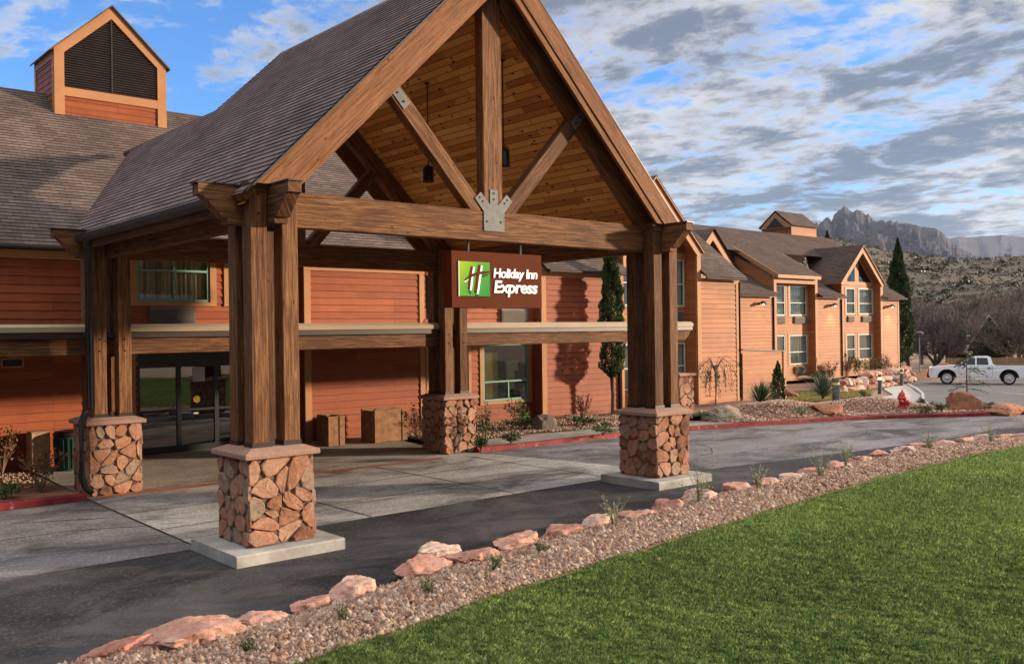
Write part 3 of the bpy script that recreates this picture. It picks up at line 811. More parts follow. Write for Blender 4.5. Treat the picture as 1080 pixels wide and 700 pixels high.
def stone_faces(mb, faces, nst, seed, gap=.011, depth=.05):
    rg = random.Random(seed)
    for (o, u, v, n, w, h) in faces:
        o, u, v, n = map(Vector, (o, u, v, n))
        for c in voronoi_cells(w, h, nst, rg):
            a = inset(c, gap)
            if not a: continue
            a = rounded(a, rg); b = inset(a, .012); 
            if not b or len(b) < 3: continue
            d = depth * rg.uniform(.50, 1.25); tx, ty = rg.uniform(-.02, .02), rg.uniform(-.02, .02)
            cx_ = sum(p[0] for p in b) / len(b); cy_ = sum(p[1] for p in b) / len(b)
            mb._t = rg.random() ** .9; mb._s = False
            P = lambda p, k: o + u * p[0] + v * p[1] + n * k
            dep = lambda p: d + (p[0] - cx_) * tx * 3 + (p[1] - cy_) * ty * 3
            A0 = [P(p, 0) for p in a]; A1 = [P(p, dep(p) * .80) for p in a]
            for i in range(len(a)):
                j = (i + 1) % len(a); mb.face([A0[i], A0[j], A1[j], A1[i]])
            # top: rim to a lifted inner ring, then a dome with a rough centre
            B = [P((cx_ + (p[0] - cx_) * .90, cy_ + (p[1] - cy_) * .90), dep(p) + rg.uniform(-.009, .006)) for p in a]
            ctr = P((cx_ + rg.uniform(-.02, .02), cy_ + rg.uniform(-.02, .02)), d + rg.uniform(-.010, .008)); mb._s = False
            for i in range(len(a)):
                j = (i + 1) % len(a); mb.face([A1[i], A1[j], B[j], B[i]]); mb.face([B[i], B[j], ctr])
            mb._s = False
    mb._t = .5
def pier_mesh(hw, h, seed, nst=17, depth=.05):
    mb = MB(); c = hw - depth * .95
    fs = [((-hw + depth * .1, -c, 0), (1, 0, 0), (0, 0, 1), (0, -1, 0), 2 * hw - depth * .2, h), ((hw - depth * .1, c, 0), (-1, 0, 0), (0, 0, 1), (0, 1, 0), 2 * hw - depth * .2, h),
          ((-c, hw - depth * .1, 0), (0, -1, 0), (0, 0, 1), (-1, 0, 0), 2 * hw - depth * .2, h), ((c, -hw + depth * .1, 0), (0, 1, 0), (0, 0, 1), (1, 0, 0), 2 * hw - depth * .2, h)]
    stone_faces(mb, fs, nst, seed, .008, depth)
    return mb
def core(hw, h):
    m = MB(); m.box(-hw, -hw, 0, hw, hw, h, .002); return m

# ------------------------------------------------------------------ entrance portico
AX, AZ, SLP = W / 2, 9.43, .978            # ridge line
PY0, PY1 = -.40, 7.45                      # roof from the front rake to the rear rake
rz_ = lambda x: AZ - SLP * abs(x - AX)
PN = Vector((0, 0, 0))
def build_portico():
    t = thing('entrance_portico', 'tall gabled timber entrance porch on four stone piers with a shingled roof over the driveway', 'portico', (AX, D / 2, 0))
    seeds = iter(range(40, 80))
    for (x, y, front) in ((0, 0, 1), (W, 0, 1), (0, D, 0), (W, D, 0)):
        z0 = .16 if front else .0; zt = 1.34
        mb = pier_mesh(.5, zt - z0, next(seeds), 20 if front else 25)
        mb.v = [(a + x, b + y, c + z0) for a, b, c in mb.v]
        p = mb.build('stone_pier', MT['stone'], t)
        k = core(.462, zt - z0); k.v = [(a + x, b + y, c + z0) for a, b, c in k.v]; k.build('mortar_core', MT['mortar'], p)
        # cap with sloping top
        c = MB(); c._t = .5
        prof = [(.545, zt), (.555, zt + .012), (.555, zt + .062), (.545, zt + .075), (.40, zt + .13), (.385, zt + .135)]
        rings = [[(x + sx * r, y + sy * r, z) for sx, sy in ((-1, -1), (1, -1), (1, 1), (-1, 1))] for r, z in prof]
        for a, b in zip(rings, rings[1:]):
            for i in range(4): c.face([a[i], a[(i + 1) % 4], b[(i + 1) % 4], b[i]])
        c.face(rings[0]); c.face(rings[-1]); c._t = RNG.random()
        c.build('pier_cap', MT['cap'], p)
        if front:
            f = MB(); f.box(x - .80, y - .78 if x == 0 else y - .80, -.03, x + .80, y + .70, .155, .02); f.build('concrete_footing', MT['concrete'], p)
        # four posts
        for sx in (-1, 1):
            for sy in (-1, 1):
                b = MB(); px, py = x + sx * .232, y + sy * .232
                top = 5.06
                b.box(px - .125, py - .125, zt + .14, px + .125, py + .125, top, .012)
                po = b.build('post', MT['timber'], t)
                if front and sx < 0 and sy < 0:
                    hb = MB(); hb.box(px - .142, py - .142, 4.93, px + .142, py + .142, 5.09, .03); hb.build('post_head', MT['timber'], po)
                s = MB(); s.box(px - .135, py - .135, zt + .125, px + .135, py + .135, zt + .20, .004); s.build('post_shoe', MT['metal_dark'], po)
                bo = MB(True)
                for z in ((4.66, 4.92) if front else (2.74, 2.96, 4.66, 4.92)):
                    for dx in ((-.06, .06) if front and x > 1 else (0,)):
                        bo.lathe([(.017, 0), (.017, .010), (.010, .016)], (px + dx, 0, z), 8, 'y')
                        n_ = len(bo.v); m_ = 24
                        bo.v[-m_:] = [(q[0], py - .125 - q[1], q[2]) for q in bo.v[-m_:]]
                bo.build('bolt', MT['bolt'], po)
    # outriggers at the column heads
    def corbel(p, d, front=True):
        d = Vector(d); p = Vector(p); sd = Vector((-d.y, d.x, 0)) * .098
        prof = [(.09, 5.04), (.86, 5.04), (.86, 4.90), (.79, 4.88), (.52, 4.60), (.46, 4.60), (.46, 4.52), (.09, 4.52)]
        pts = [p + d * a - sd + Vector((0, 0, z)) for a, z in prof]
        m = MB(); m.prism(pts, sd * 2); o = m.build('corbel', MT['timber'], t)
        f = MB(); q = [p + d * .10 - sd * 1.15 + Vector((0, 0, 5.043)), p + d * .89 - sd * 1.15 + Vector((0, 0, 5.043)), p + d * .89 + sd * 1.15 + Vector((0, 0, 5.043)), p + d * .10 + sd * 1.15 + Vector((0, 0, 5.043))]
        f.prism(q, (0, 0, .022)); f.build('flashing', MT['metal_dark'], o)
    for (x, y) in ((0, 0), (W, 0), (0, D), (W, D)):
        corbel((x - .1 if x == 0 else x + .1, y, 0), (-1 if x == 0 else 1, 0, 0))
        if y == 0: corbel((x, y - .1, 0), (0, -1, 0))
    # trusses
    def truss(y, name):
        f = 1 if y == 0 else 0
        m = MB(); m.beam((-.09, y, 4.785), (W + .09, y, 4.785), .195, .51, (0, 0, 1), .014)
        tr = m.build(name, MT['timber'], t)
        m = MB(); m.beam((AX, y, 5.042), (AX, y, rz_(AX) - .42), .42 if f else .30, .20, (0, 1, 0), .014); m.build('king_post', MT['timber'], tr)
        for s in (-1, 1):
            m = MB(); a = Vector((AX + s * .30, y, 5.02)); b = Vector((AX + s * 2.10, y, 6.93)); m.beam(a, b, .19, .27, (0, 0, 1), .012); m.build('strut', MT['timber'], tr)
            m = MB(); dz = .46
            m.beam((AX + s * .02, y, AZ - dz), (AX + s * (W / 2 - .02), y, rz_(AX + s * (W / 2 - .02)) - dz), .20, .38, (0, 0, 1), .012); m.build('rafter', MT['timber'], tr)
            if f:
                if s < 0: b = b - (b - a).normalized() * .24
                d = (b - a).normalized(); p0 = b - d * .28; n = Vector((0, 1, 0)); sd = d.cross(n)
                q = [p0 - sd * .085, p0 + sd * .085, b - d * -.10 + sd * .085, b - d * -.10 - sd * .085]
                m = MB(); m.prism([v + Vector((0, -.112, 0)) for v in q], (0, .012, 0)); cp = m.build('connector_plate', MT['steel'], tr)
                bo = MB(True)
                for k in (-.19, -.02):
                    c_ = b + d * k; bo.lathe([(.018, c_.y - .128), (.018, c_.y - .112)], (c_.x, 0, c_.z), 8, 'y')
                bo.build('bolt', MT['bolt'], tr)
        if f:
            pl = [(-.225, 4.70), (.225, 4.70), (.225, 5.02), (.41, 5.23), (.285, 5.34), (.085, 5.14), (.085, 5.40), (-.085, 5.40), (-.085, 5.14), (-.285, 5.34), (-.41, 5.23), (-.225, 5.02)]
            m = MB(); m.prism([(AX + x, y - .115, z) for x, z in pl], (0, .012, 0)); g = m.build('gusset_plate', MT['steel'], tr)
            bo = MB(True)
            for x, z in ((-.15, 4.86), (.15, 4.86), (0, 5.34), (0, 5.24), (.30, 5.25), (.24, 5.19), (-.30, 5.25), (-.24, 5.19)):
                bo.lathe([(.018, y - .128), (.018, y - .114)], (AX + x, 0, z), 8, 'y')
            bo.build('bolt', MT['bolt'], tr)
        return tr
    truss(0, 'front_truss'); truss(D, 'rear_truss')
    for x in (0, W):
        m = MB(); m.beam((x, .10, 4.785), (x, D - .10, 4.785), .19, .50, (0, 0, 1), .014); m.build('header_beam', MT['timber'], t)
        s = -1 if x == 0 else 1
        m = MB(); m.beam((x + s * .40, -.12, 4.79), (x + s * .40, D + .55, 4.79), .09, .20, (0, 0, 1), .008); m.build('eave_beam', MT['timber'], t)
        g = MB(); gx = x + s * .50
        prof = [(-.06, 4.80), (.05, 4.80), (.075, 4.87), (.075, 4.945), (.055, 4.945), (-.06, 4.93)]
        g.prism([(gx + s * a, .12, z) for a, z in prof], (0, D + .30, 0)); g.build('gutter', MT['metal_dark'], t)
    # roof: shingled slopes, boards beneath, barge boards on the rakes
    ex = AX + .48
    for s in (-1, 1):
        xe = AX + s * ex; ze = rz_(xe); n = Vector((s * SLP, 0, 1)).normalized(); v = Vector((-s, 0, SLP)).normalized()
        m = MB()
        lift = n * .02
        q = [(xe, PY0 - .03, ze), (xe, PY1, ze), (AX, PY1, AZ), (AX, PY0 - .03, AZ)]
        m.lapped([Vector(p) + lift for p in q], v, n, .14, .013, origin=Vector((AX, PY0, AZ)) + lift)
        if s < 0:          # lower part of the slope runs back to the main roof
            q = [(xe, PY1, ze), (.35, 8.83, rz_(.35)), (2.45, 12.4, rz_(2.45)), (2.58, 13.4, rz_(2.58)), (2.58, PY1, rz_(2.58))]
            m.lapped([Vector(p) + lift for p in q], v, n, .14, .013, origin=Vector((AX, PY0, AZ)) + lift)
        r = m.build('roof_slope', MT['shingle'], t)
        k = MB(); th = n * -.10
        k.prism([Vector(p) + lift * .3 for p in [(xe, PY0, ze), (xe, PY1 - .01, ze), (AX, PY1 - .01, AZ), (AX, PY0, AZ)]], th); k.build('roof_deck', MT['timber'], r)
        if s < 0:
            k = MB(); k.prism([Vector(p) + lift * .3 for p in [(xe, PY1, ze), (.35, 8.81, rz_(.35)), (2.45, 12.38, rz_(2.45)), (2.57, 13.38, rz_(2.57)), (2.57, PY1, rz_(2.57))]], th); k.build('rear_roof_deck', MT['metal_dark'], r)
        c = MB(); dz = .165
        L = math.hypot(ex, ex * SLP)
        a, b = Vector((xe + s * -.05, PY0 + .06, ze - dz + .05 * SLP)), Vector((AX, PY0 + .06, AZ - dz))
        Y_ = Vector((0, PY1 - PY0 - .09, 0))
        c.face([a, a + Y_, b + Y_, b], [(0, s * L), (Y_.y, s * L), (Y_.y, 0), (0, 0)]); c.build('ceiling', MT['ceiling'], t)
        # rake boards: outer barge and a thinner trim under it
        bx = AX + s * (ex - .02)
        for (yy, name) in ((PY0 - .035, 'barge_board'), (PY1 + .035, 'barge_board')):
            up = Vector((s * SLP, 0, 1)).normalized(); dirv = Vector((s, 0, -SLP)).normalized(); zc = 5.055
            def board(y_, th, top, bot, xin):
                xt, xb = min((AZ - top - zc) / SLP, ex - xin), min((AZ - bot - zc) / SLP, ex - xin)
                q = [(AX, y_, AZ - top), (AX + s * xt, y_, AZ - top - SLP * xt)] + ([(AX + s * xb, y_, AZ - bot - SLP * xb)]) + [(AX, y_, AZ - bot)]
                mm = MB(); mm.board(q, (0, th, 0), dirv); return mm
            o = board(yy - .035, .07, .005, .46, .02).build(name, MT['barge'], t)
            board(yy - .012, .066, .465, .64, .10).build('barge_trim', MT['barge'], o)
            m = MB(); m.beam(Vector((AX, yy - .012, AZ + .004)), Vector((bx, yy - .012, rz_(bx) + .004)), .06, .022, up, .002); m.build('drip_edge', MT['metal_dark'], o)
    rc = MB(); rc.prism([(AX - .14, PY0 - .04, AZ - .105), (AX, PY0 - .04, AZ + .045), (AX + .14, PY0 - .04, AZ - .105), (AX, PY0 - .04, AZ + .015)], (0, PY1 - PY0 + .05, 0)); rc.build('ridge_cap', MT['shingle'], t)
    # purlin seen at the head of the king posts
    m = MB(); m.beam((AX, .12, AZ - .62), (AX, D - .12, AZ - .62), .12, .30); m.build('ridge_beam', MT['timber'], t)
    # downpipes beside the rear left pier
    d = MB(True)
    for k, off in enumerate((0, .105)):
        d.tube([(-.50 + off * .2, D - .50 - off, 4.82), (-.48 + off * .2, D - .50 - off, 1.68), (-.60 + off * .2, D - .54 - off, 1.56), (-.66, D - .56 - off, 1.42), (-.66, D - .56 - off, .36), (-.60, D - .60 - off, .20), (-.52, D - .66 - off, .12)], .048, 10)
    d.build('downpipe', MT['metal_dark'], t)
    # light strip / pendant fixings are separate things
    return t
build_portico()
def pendant(name, loc, top, label):
    t = thing(name, label, 'pendant lamp', loc, 0, 'pendant lamps under the portico ceiling')
    m = MB(); m.lathe([(.0, .34), (.045, .34), (.10, .30), (.112, .27), (.112, .02), (.118, 0), (.105, 0), (.10, .05), (0, .05)], (0, 0, 0), 20); m.build('lamp_shade', MT['black'], t, True)
    m = MB(); m.tube([(0, 0, .34), (0, 0, top - loc[2])], .012, 6); m.lathe([(.06, top - loc[2] - .02), (.06, top - loc[2])], (0, 0, 0), 12); m.build('hanging_rod', MT['black'], t, True)
    m = MB(); m.lathe([(.0, .047), (.095, .047)], (0, 0, 0), 16)
    b = newmat('lamp_glow'); b[2].inputs['Emission Color'].default_value = (1, .72, .40, 1); b[2].inputs['Emission Strength'].default_value = 2.2
    m.build('bulb', b[0], t, True)
    return t
pendant('pendant_lamp', (5.33, 3.37, 6.09), rz_(5.33) - .17, 'black cylinder pendant lamp hanging alone, clear of the king post, above the diagonal brace')
pendant('pendant_lamp', (5.38, 1.05, 6.09), rz_(5.38) - .17, 'black cylinder pendant lamp half hidden close behind the king post')

# ------------------------------------------------------------------ hanging sign
def text_mesh(body, size, shear, offset, depth, width=None, height=None):
    cu = bpy.data.curves.new('lettering', 'FONT'); cu.body = body; cu.size = size; cu.shear = shear; cu.offset = offset; cu.extrude = depth; cu.space_character = .93; cu.resolution_u = 4
    o = bpy.data.objects.new('tmp_lettering', cu); C.objects.link(o)
    dg = bpy.context.evaluated_depsgraph_get(); dg.update()
    me = bpy.data.meshes.new_from_object(o.evaluated_get(dg)); bpy.data.objects.remove(o); bpy.data.curves.remove(cu)
    co = np.empty(len(me.vertices) * 3, dtype=np.float32); me.vertices.foreach_get('co', co); co = co.reshape(-1, 3)
    mn, mx_ = co.min(0), co.max(0)
    co[:, 0] = (co[:, 0] - mn[0]) * ((width / (mx_[0] - mn[0])) if width else 1)
    co[:, 1] = (co[:, 1] - mn[1]) * ((height / (mx_[1] - mn[1])) if height else 1)
    me.vertices.foreach_set('co', co.ravel()); me.update(); me.materials.clear()
    return me
def lettering(name, par, body, x, y, z, w, h, mat, size=.3, shear=.2, offset=.012, depth=.008):
    me = text_mesh(body, size, shear, offset, depth, w, h)
    o = link_mesh(name, me, mat, par); o.location = Vector((x, y, z)) - root_loc(par); o.rotation_euler = (R(90), 0, 0)
    return o
def build_sign():
    x0, x1, z0, z1 = 3.27, 5.26, 3.41, 4.345; y0 = -.075
    t = thing('hanging_sign', 'brown hotel sign with a green logo tile and white lettering hanging from the front beam', 'sign', ((x0 + x1) / 2, y0 + .1, z0))
    m = MB(); m.box(x0, y0, z0, x1, y0 + .22, z1, .008); p = m.build('sign_panel', MT['sign_brown'], t)
    m = MB(True)
    for x in (3.70, 4.86): m.tube([(x, y0 + .11, z1), (x, y0 + .11, 4.54)], .022, 10)
    m.build('hanger_rod', MT['steel'], t)
    # measured on the sign: 1050 px crop, 113..940 wide (x), 85..610 high
    sx = lambda a: x0 + (a - 113) / (940 - 113) * (x1 - x0); sz = lambda b: z1 - (b - 100) / (612 - 100) * (z1 - z0)
    m = MB(); m.box(sx(172), y0 - .022, sz(508), sx(440), y0 - .001, sz(195), .003)
    gm, nt, b = newmat('logo_green'); q = NT(nt)
    g = q.n('ShaderNodeSeparateXYZ'); q.link(q.coord('Object'), g.inputs[0])
    v = q.m('ADD', q.m('SUBTRACT', g.outputs[0], -.84), q.m('MULTIPLY', q.m('SUBTRACT', g.outputs[2], .76), -.9))
    q.link(q.ramp(v, [(0, (.30, .42, .015)), (.45, (.085, .30, .022)), (1, (.025, .22, .040))]), b.inputs['Base Color']); b.inputs['Roughness'].default_value = .65; b.inputs['Specular IOR Level'].default_value = .1
    tile = m.build('logo_tile', gm, t)
    e = MB(); e.box(sx(166), y0 - .020, sz(510), sx(171.5), y0 - .001, sz(193), .001); e.build('tile_edge', MT['white'], tile)
    def stroke(mb, pts, ws, yy, th):
        P = [Vector((sx(a), 0, sz(b_))) for a, b_ in pts]; L, Rr = [], []
        for i, p in enumerate(P):
            d = (P[min(i + 1, len(P) - 1)] - P[max(i - 1, 0)]).normalized(); n = Vector((-d.z, 0, d.x)) * ws[i]
            L.append(p + n); Rr.append(p - n)
        for i in range(len(P) - 1):
            mb.prism([Vector((q_.x, yy, q_.z)) for q_ in (L[i], L[i + 1], Rr[i + 1], Rr[i])], (0, th, 0))
    c = .0024 * 1.0
    st1 = [(283, 238), (272, 290), (262, 350), (256, 410), (252, 450)]; st2 = [(350, 222), (338, 290), (328, 350), (318, 420), (310, 480)]
    bar = [(218, 366), (250, 340), (290, 315), (340, 297), (390, 288), (436, 283)]
    u = (x1 - x0) / 827
    for off, mat_, yy, nm, ex in (((15, 5), MT['white'], y0 - .0245, 'logo_white', 1.02), ((0, 0), MT['sign_brown'], y0 - .0275, 'logo_stroke', 1.0)):
        m = MB()
        o2 = lambda P: [(a + off[0], b_ + off[1]) for a, b_ in P]
        stroke(m, o2(st1), [w * u * ex for w in (9, 11, 11, 10, 9)], yy, .003); stroke(m, o2(st2), [w * u * ex for w in (11, 13, 13, 13, 11)], yy - .0002, .003)
        if off == (0, 0): stroke(m, bar, [w * u for w in (5, 8, 10, 10, 9, 7)], yy - .0004, .003)
        else: stroke(m, [(a - 2, b_ + 14) for a, b_ in bar[:2]], [w * u for w in (4, 4)], yy - .0004, .003)
        m.build(nm, mat_, tile)
    dg = plain('logo_dark_green', (.010, .10, .028), .8, bump=0)
    m = MB(); 
    stroke(m, [(252, 452), (262, 470), (262, 488)], [w * u for w in (10, 12, 9)], y0 - .0238, .0015); stroke(m, [(316, 484), (322, 498), (322, 506)], [w * u for w in (12, 14, 12)], y0 - .0238, .0015)
    stroke(m, [(345, 328), (385, 318), (430, 306)], [w * u for w in (3, 13, 3)], y0 - .0236, .0012); stroke(m, [(272, 350), (290, 342), (300, 330)], [w * u for w in (3, 8, 3)], y0 - .0236, .0012)
    stroke(m, [(300, 268), (306, 250)], [w * u for w in (4, 8)], y0 - .0236, .0012); stroke(m, [(368, 262), (374, 240)], [w * u for w in (4, 9)], y0 - .0236, .0012)
    m.build('logo_shade_stroke', dg, tile)
    lettering('lettering', t, 'Holiday Inn', sx(476), y0 - .010, sz(360), sx(893) - sx(476), sz(245) - sz(360), MT['white'], .3, .14, .006)
    lettering('lettering', t, 'Express', sx(480), y0 - .010, sz(510), sx(893) - sx(480), sz(358) - sz(510), MT['white'], .3, .14, .006)
    return t
build_sign()
# ------------------------------------------------------------------ the hotel behind the portico
YW = 10.4
def roof_poly(mb, pts, lift=.02, expo=.14, lip=.012):
    pts = [Vector(p) for p in pts]; n = (pts[1] - pts[0]).cross(pts[2] - pts[0]).normalized()
    if n.z < 0: n = -n
    hz = Vector((-n.y, n.x, 0))
    if hz.length < 1e-6: hz = Vector((1, 0, 0))
    hz.normalize(); v = n.cross(hz); v = v if v.z > 0 else -v
    mb.lapped([p + n * lift for p in pts], v, n, expo, lip, origin=pts[0] + n * lift)
def slab(mb, pts, th):
    mb.prism(pts, (0, 0, -th))
MR = .8; EY, EZ = 10.02, 5.02                    # main roof: eave line and slope
mz = lambda y: EZ + MR * (y - EY)
def build_hotel():
    t = thing('hotel_building', 'two storey red sided hotel with brown roofs and a lobby entrance behind the timber porch', 'building', (8, 14, 0))
    sid, trim = MT['siding'], MT['trim']
    # solid walls behind the siding, so no light leaks through
    m = MB()
    for (x0, x1, y0) in ((-14, .80, YW + .03), (.80, 6.25, 11.6), (6.25, 10.2, YW + .03), (10.2, 14.9, 11.6), (14.9, 18.9, YW + .03), (18.9, 23.2, 11.8), (23.2, 25.75, YW + .03)):
        m.box(x0, y0, -.05, x1 - .002, 19, 4.9, .001)
    m.build('wall_core', MT['dark_room'], t)
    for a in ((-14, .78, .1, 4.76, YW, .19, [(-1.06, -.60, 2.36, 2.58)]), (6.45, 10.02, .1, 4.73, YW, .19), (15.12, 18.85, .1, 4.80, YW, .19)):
        m = MB(); wall_cells(m, *a); m.build('siding_wall', sid, t)
    # vent in the left wall
    m = MB(); m.box(-1.06, YW - .02, 2.36, -.60, YW + .02, 2.40); m.box(-1.06, YW - .02, 2.54, -.60, YW + .02, 2.58); m.box(-1.06, YW - .02, 2.40, -1.02, YW + .02, 2.54); m.box(-.64, YW - .02, 2.40, -.60, YW + .02, 2.54)
    v = m.build('vent', trim, t); m = MB(); m.box(-1.02, YW + .005, 2.40, -.64, YW + .025, 2.54, .001)
    for k in range(5): m.box(-1.02, YW - .012, 2.405 + k * .028, -.64, YW + .004, 2.413 + k * .028, .001)
    m.build('louver', MT['black'], v)
    # corner boards and eave bands
    def band(x0, x1, z0, z1, y=YW, name='trim_board'):
        b = MB(); b.box(x0, y - .05, z0, x1, y + .02, z1, .004); b.build(name, trim, t)
    band(-14, .80, 4.762, 5.03); band(.66, .80, .1, 4.76)
    band(6.25, 6.448, .1, 4.73); band(6.25, 10.2, 4.732, 4.93); band(10.022, 10.2, .1, 4.73)
    band(14.90, 15.118, .1, 4.80); band(14.90, 18.9, 4.802, 5.03); band(18.76, 18.9, .1, 4.80)
    # cheeks of the projecting blocks
    m = MB(True)
    for x, nx in ((.80, 1), (6.25, -1), (10.2, 1), (14.9, -1), (18.9, 1)):
        a, b = YW, 10.98
        q = [(x, a, .1), (x, b, .1), (x, b, 4.9), (x, a, 4.9)]
        m.lapped(q if nx > 0 else q, (0, 0, 1), (nx, 0, 0), .19, .014 if nx < 0 else .014, origin=(x, a, 0))
    m.build('siding_cheek', sid, t)
    # window bays set back from the blocks
    YB = 10.75
    winA = [(1.98, 3.80, 3.85, 5.2), (4.34, 5.9, 3.85, 5.2)]
    m = MB(); wall_cells(m, .80, 6.25, .1, 5.48, YB, .19, winA + [(2.27, 3.40, 3.31, 3.75), (1.98, 6.0, .1, 2.70)]); m.build('siding_wall', sid, t)
    winB = [(10.72, 12.35, 3.85, 5.3), (12.95, 14.75, 3.85, 5.3)]
    m = MB(); wall_cells(m, 10.2, 14.9, .1, 6.3, YB, .19, winB + [(13.45, 14.58, 3.32, 3.75), (10.60, 12.10, .80, 2.62), (12.70, 14.62, .80, 2.64)])
    m.build('siding_wall', sid, t)
    def wtrim(x0, x1, z0, z1, y=YB, w=.17):
        b = MB(); b.box(x0 - w, y - .048, z0, x0 - .002, y + .02, z1, .004); b.box(x1 + .002, y - .048, z0, x1 + w, y + .02, z1, .004)
        b.box(x0 - w, y - .05, z0 - .10, x1 + w, y + .02, z0 - .002, .004); b.box(x0 - w, y - .05, z1 + .002, x1 + w, y + .02, z1 + .14, .004); b.build('window_trim', trim, t)
    for (a, b, c, d) in winA + winB:
        window(t, a, b, c, d, YB, MT['green_frame'], MT['curtain'], [(a + b) / 2], [4.62], .07); wtrim(a, b, c, d)
    ac_unit(t, 2.27, 3.40, 3.31, 3.75, YB); ac_unit(t, 13.45, 14.58, 3.32, 3.75, YB)
    # lower windows of the right bay (a yellow blind stands in the room behind)
    wl = window(t, 12.70, 14.62, .80, 2.64, YB, MT['green_frame'], MT['curtain'], [], [1.42], .07, False, 1.2)
    m = MB(); m.box(13.74, YB - .01, .87, 13.80, YB + .05, 1.39); m.build('mullion', MT['green_frame'], wl)
    wtrim(12.70, 14.62, .80, 2.64, w=.14)
    window(t, 10.60, 12.10, .80, 2.62, YB, MT['green_frame'], MT['curtain2'], [], [1.58], .07, True, .5); wtrim(10.60, 12.10, .80, 2.62, w=.12)
    m = MB(); m.box(12.80, YB + .5, .85, 13.75, YB + .54, 2.35, .01); m.build('blind', plain('yellow_blind', (.62, .50, .14), .8, bump=0), wl)
    m = MB(); m.box(14.0, YB + .35, 1.15, 14.35, YB + .38, 1.9, .01); m.box(13.95, YB + .30, 1.72, 14.45, YB + .33, 2.05, .01); m.build('notice', plain('pale_paper', (.62, .58, .48), .8, bump=0), wl)
    # roofs: main slope with the eave over the blocks, raised dormer roofs over the bays
    m = MB()
    RX0, RX1, RYr = -14, 25.9, 16.0; zr = mz(RYr)
    up = [(.70, 1), (6.20, 1), (10.25, 1), (14.85, 1), (18.9, 1), (23.3, 1)]
    for (a, b, y0) in ((-14, .72, EY), (.72, 6.18, EY), (6.18, 10.25, EY), (10.25, 14.88, EY + 1.25), (14.88, 18.9, EY), (18.9, 23.3, 11.6), (23.3, 25.9, EY)):
        roof_poly(m, [(a, y0, mz(y0)), (b, y0, mz(y0)), (b, RYr, zr), (a, RYr, zr)])
    roof_poly(m, [(-14, RYr, zr), (25.9, RYr, zr), (25.9, 22, 5.02), (-14, 22, 5.02)])
    r = m.build('roof', MT['shingle2'], t)
    m = MB(True)
    for (a, b) in ((-14, 10.23), (14.90, 18.9)):
        slab(m, [(a, EY, EZ), (b, EY, EZ), (b, YW + .6, mz(YW + .6)), (a, YW + .6, mz(YW + .6))], .10)
    m.build('eave_board', MT['metal_dark'], r)
    g = MB(True)
    for (a, b) in ((-14, 10.2), (14.95, 18.85)): g.tube([(a, EY - .02, EZ - .04), (b, EY - .02, EZ - .04)], .055, 8)
    g.build('gutter', MT['metal_dark'], r)
    # dormers over bay A and bay B: shed roofs with tan fascia and siding cheeks
    m = MB(True); k = MB(True); f = MB(True)
    for (a, b, zt) in ((10.22, 14.88, 6.12),):
        y1 = 12.4
        q = [(a - .1, 10.35, zt), (b + .1, 10.35, zt), (b + .1, y1, zt + .42 * (y1 - 10.35)), (a - .1, y1, zt + .42 * (y1 - 10.35))]
        roof_poly(m, q)
        for x, nx in ((a, -1), (b, 1)):
            k.lapped([(x, YB, 4.7), (x, y1, 4.7), (x, y1, zt + .42 * (y1 - 10.35) - .05), (x, YB, zt + .1)], (0, 0, 1), (nx, 0, 0), .19, .012, origin=(x, YB, 0))
        f.box(a - .1, 10.31, zt - .22, b + .1, 10.36, zt + .01)
        if zt > 6: f.beam((a - .08, 10.35, zt - .1), (a - .08, 12.4, zt - .1 + .42 * 2.05), .04, .20)
    m.build('dormer_roof', MT['shingle2'], t); k.build('dormer_cheek', sid, t); f.build('dormer_fascia', trim, t)
    # cupola on the ridge
    cx0, cx1, cy0, cy1 = 1.36, 4.42, 15.1, 17.0; zc0, zc1, zap = 8.6, 10.88, 12.31; cm = (cx0 + cx1) / 2
    m = MB()
    m.lapped([(cx0 + .2, cy0 + .02, zc0), (cx1 - .2, cy0 + .02, zc0), (cx1 - .2, cy0 + .02, 9.75), (cx0 + .2, cy0 + .02, 9.75)], (0, 0, 1), (0, -1, 0), .17, .014, origin=(0, cy0, 0))
    for x, nx in ((cx0 + .02, -1), (cx1 - .02, 1)): m.lapped([(x, cy0, zc0), (x, cy1, zc0), (x, cy1, zc1 - .2), (x, cy0, zc1 - .2)], (0, 0, 1), (nx, 0, 0), .17, .014, origin=(x, cy0, 0))
    cu = m.build('cupola', sid, t)
    m = MB(); m.box(cx0 + .05, cy0 + .05, zc0 - .3, cx1 - .05, cy1, zc1 - .1, .001); m.prism([(cx0 + .05, cy0 + .06, zc1 - .1), (cx1 - .05, cy0 + .06, zc1 - .1), (cm, cy0 + .06, zap - .15)], (0, cy1 - cy0 - .1, 0)); m.build('cupola_core', MT['dark_room'], cu)
    m = MB()
    m.box(cx0, cy0 - .03, zc0 - .2, cx0 + .26, cy0 + .03, zc1, .004); m.box(cx1 - .26, cy0 - .03, zc0 - .2, cx1, cy0 + .03, zc1, .004); m.box(cx0 + .26, cy0 - .028, 9.62, cx1 - .26, cy0 + .03, 9.86, .004)
    sl = (zap - zc1) / (cm - cx0)
    for s in (-1, 1):
        xa = cx0 if s < 0 else cx1
        m.prism([(xa, cy0 - .033, zc1), (cm, cy0 - .033, zap), (cm, cy0 - .033, zap - .34), (xa - s * .25, cy0 - .033, zc1 - .34 + sl * .25 + .02), (xa, cy0 - .033, zc1 - .06)], (0, .06, 0))
    m.box(cx0 - .012, cy0 + .031, zc1 - .26, cx0 + .03, cy1, zc1 - .01, .004); m.box(cx0 - .012, cy1 - .16, 9.4, cx0 + .03, cy1, zc1 - .26, .004); m.box(cx0 - .012, cy0 + .031, 8.9, cx0 + .03, cy0 + .16, zc1 - .26, .004)
    m.build('cupola_trim', trim, cu)
    m = MB(); z = 9.88
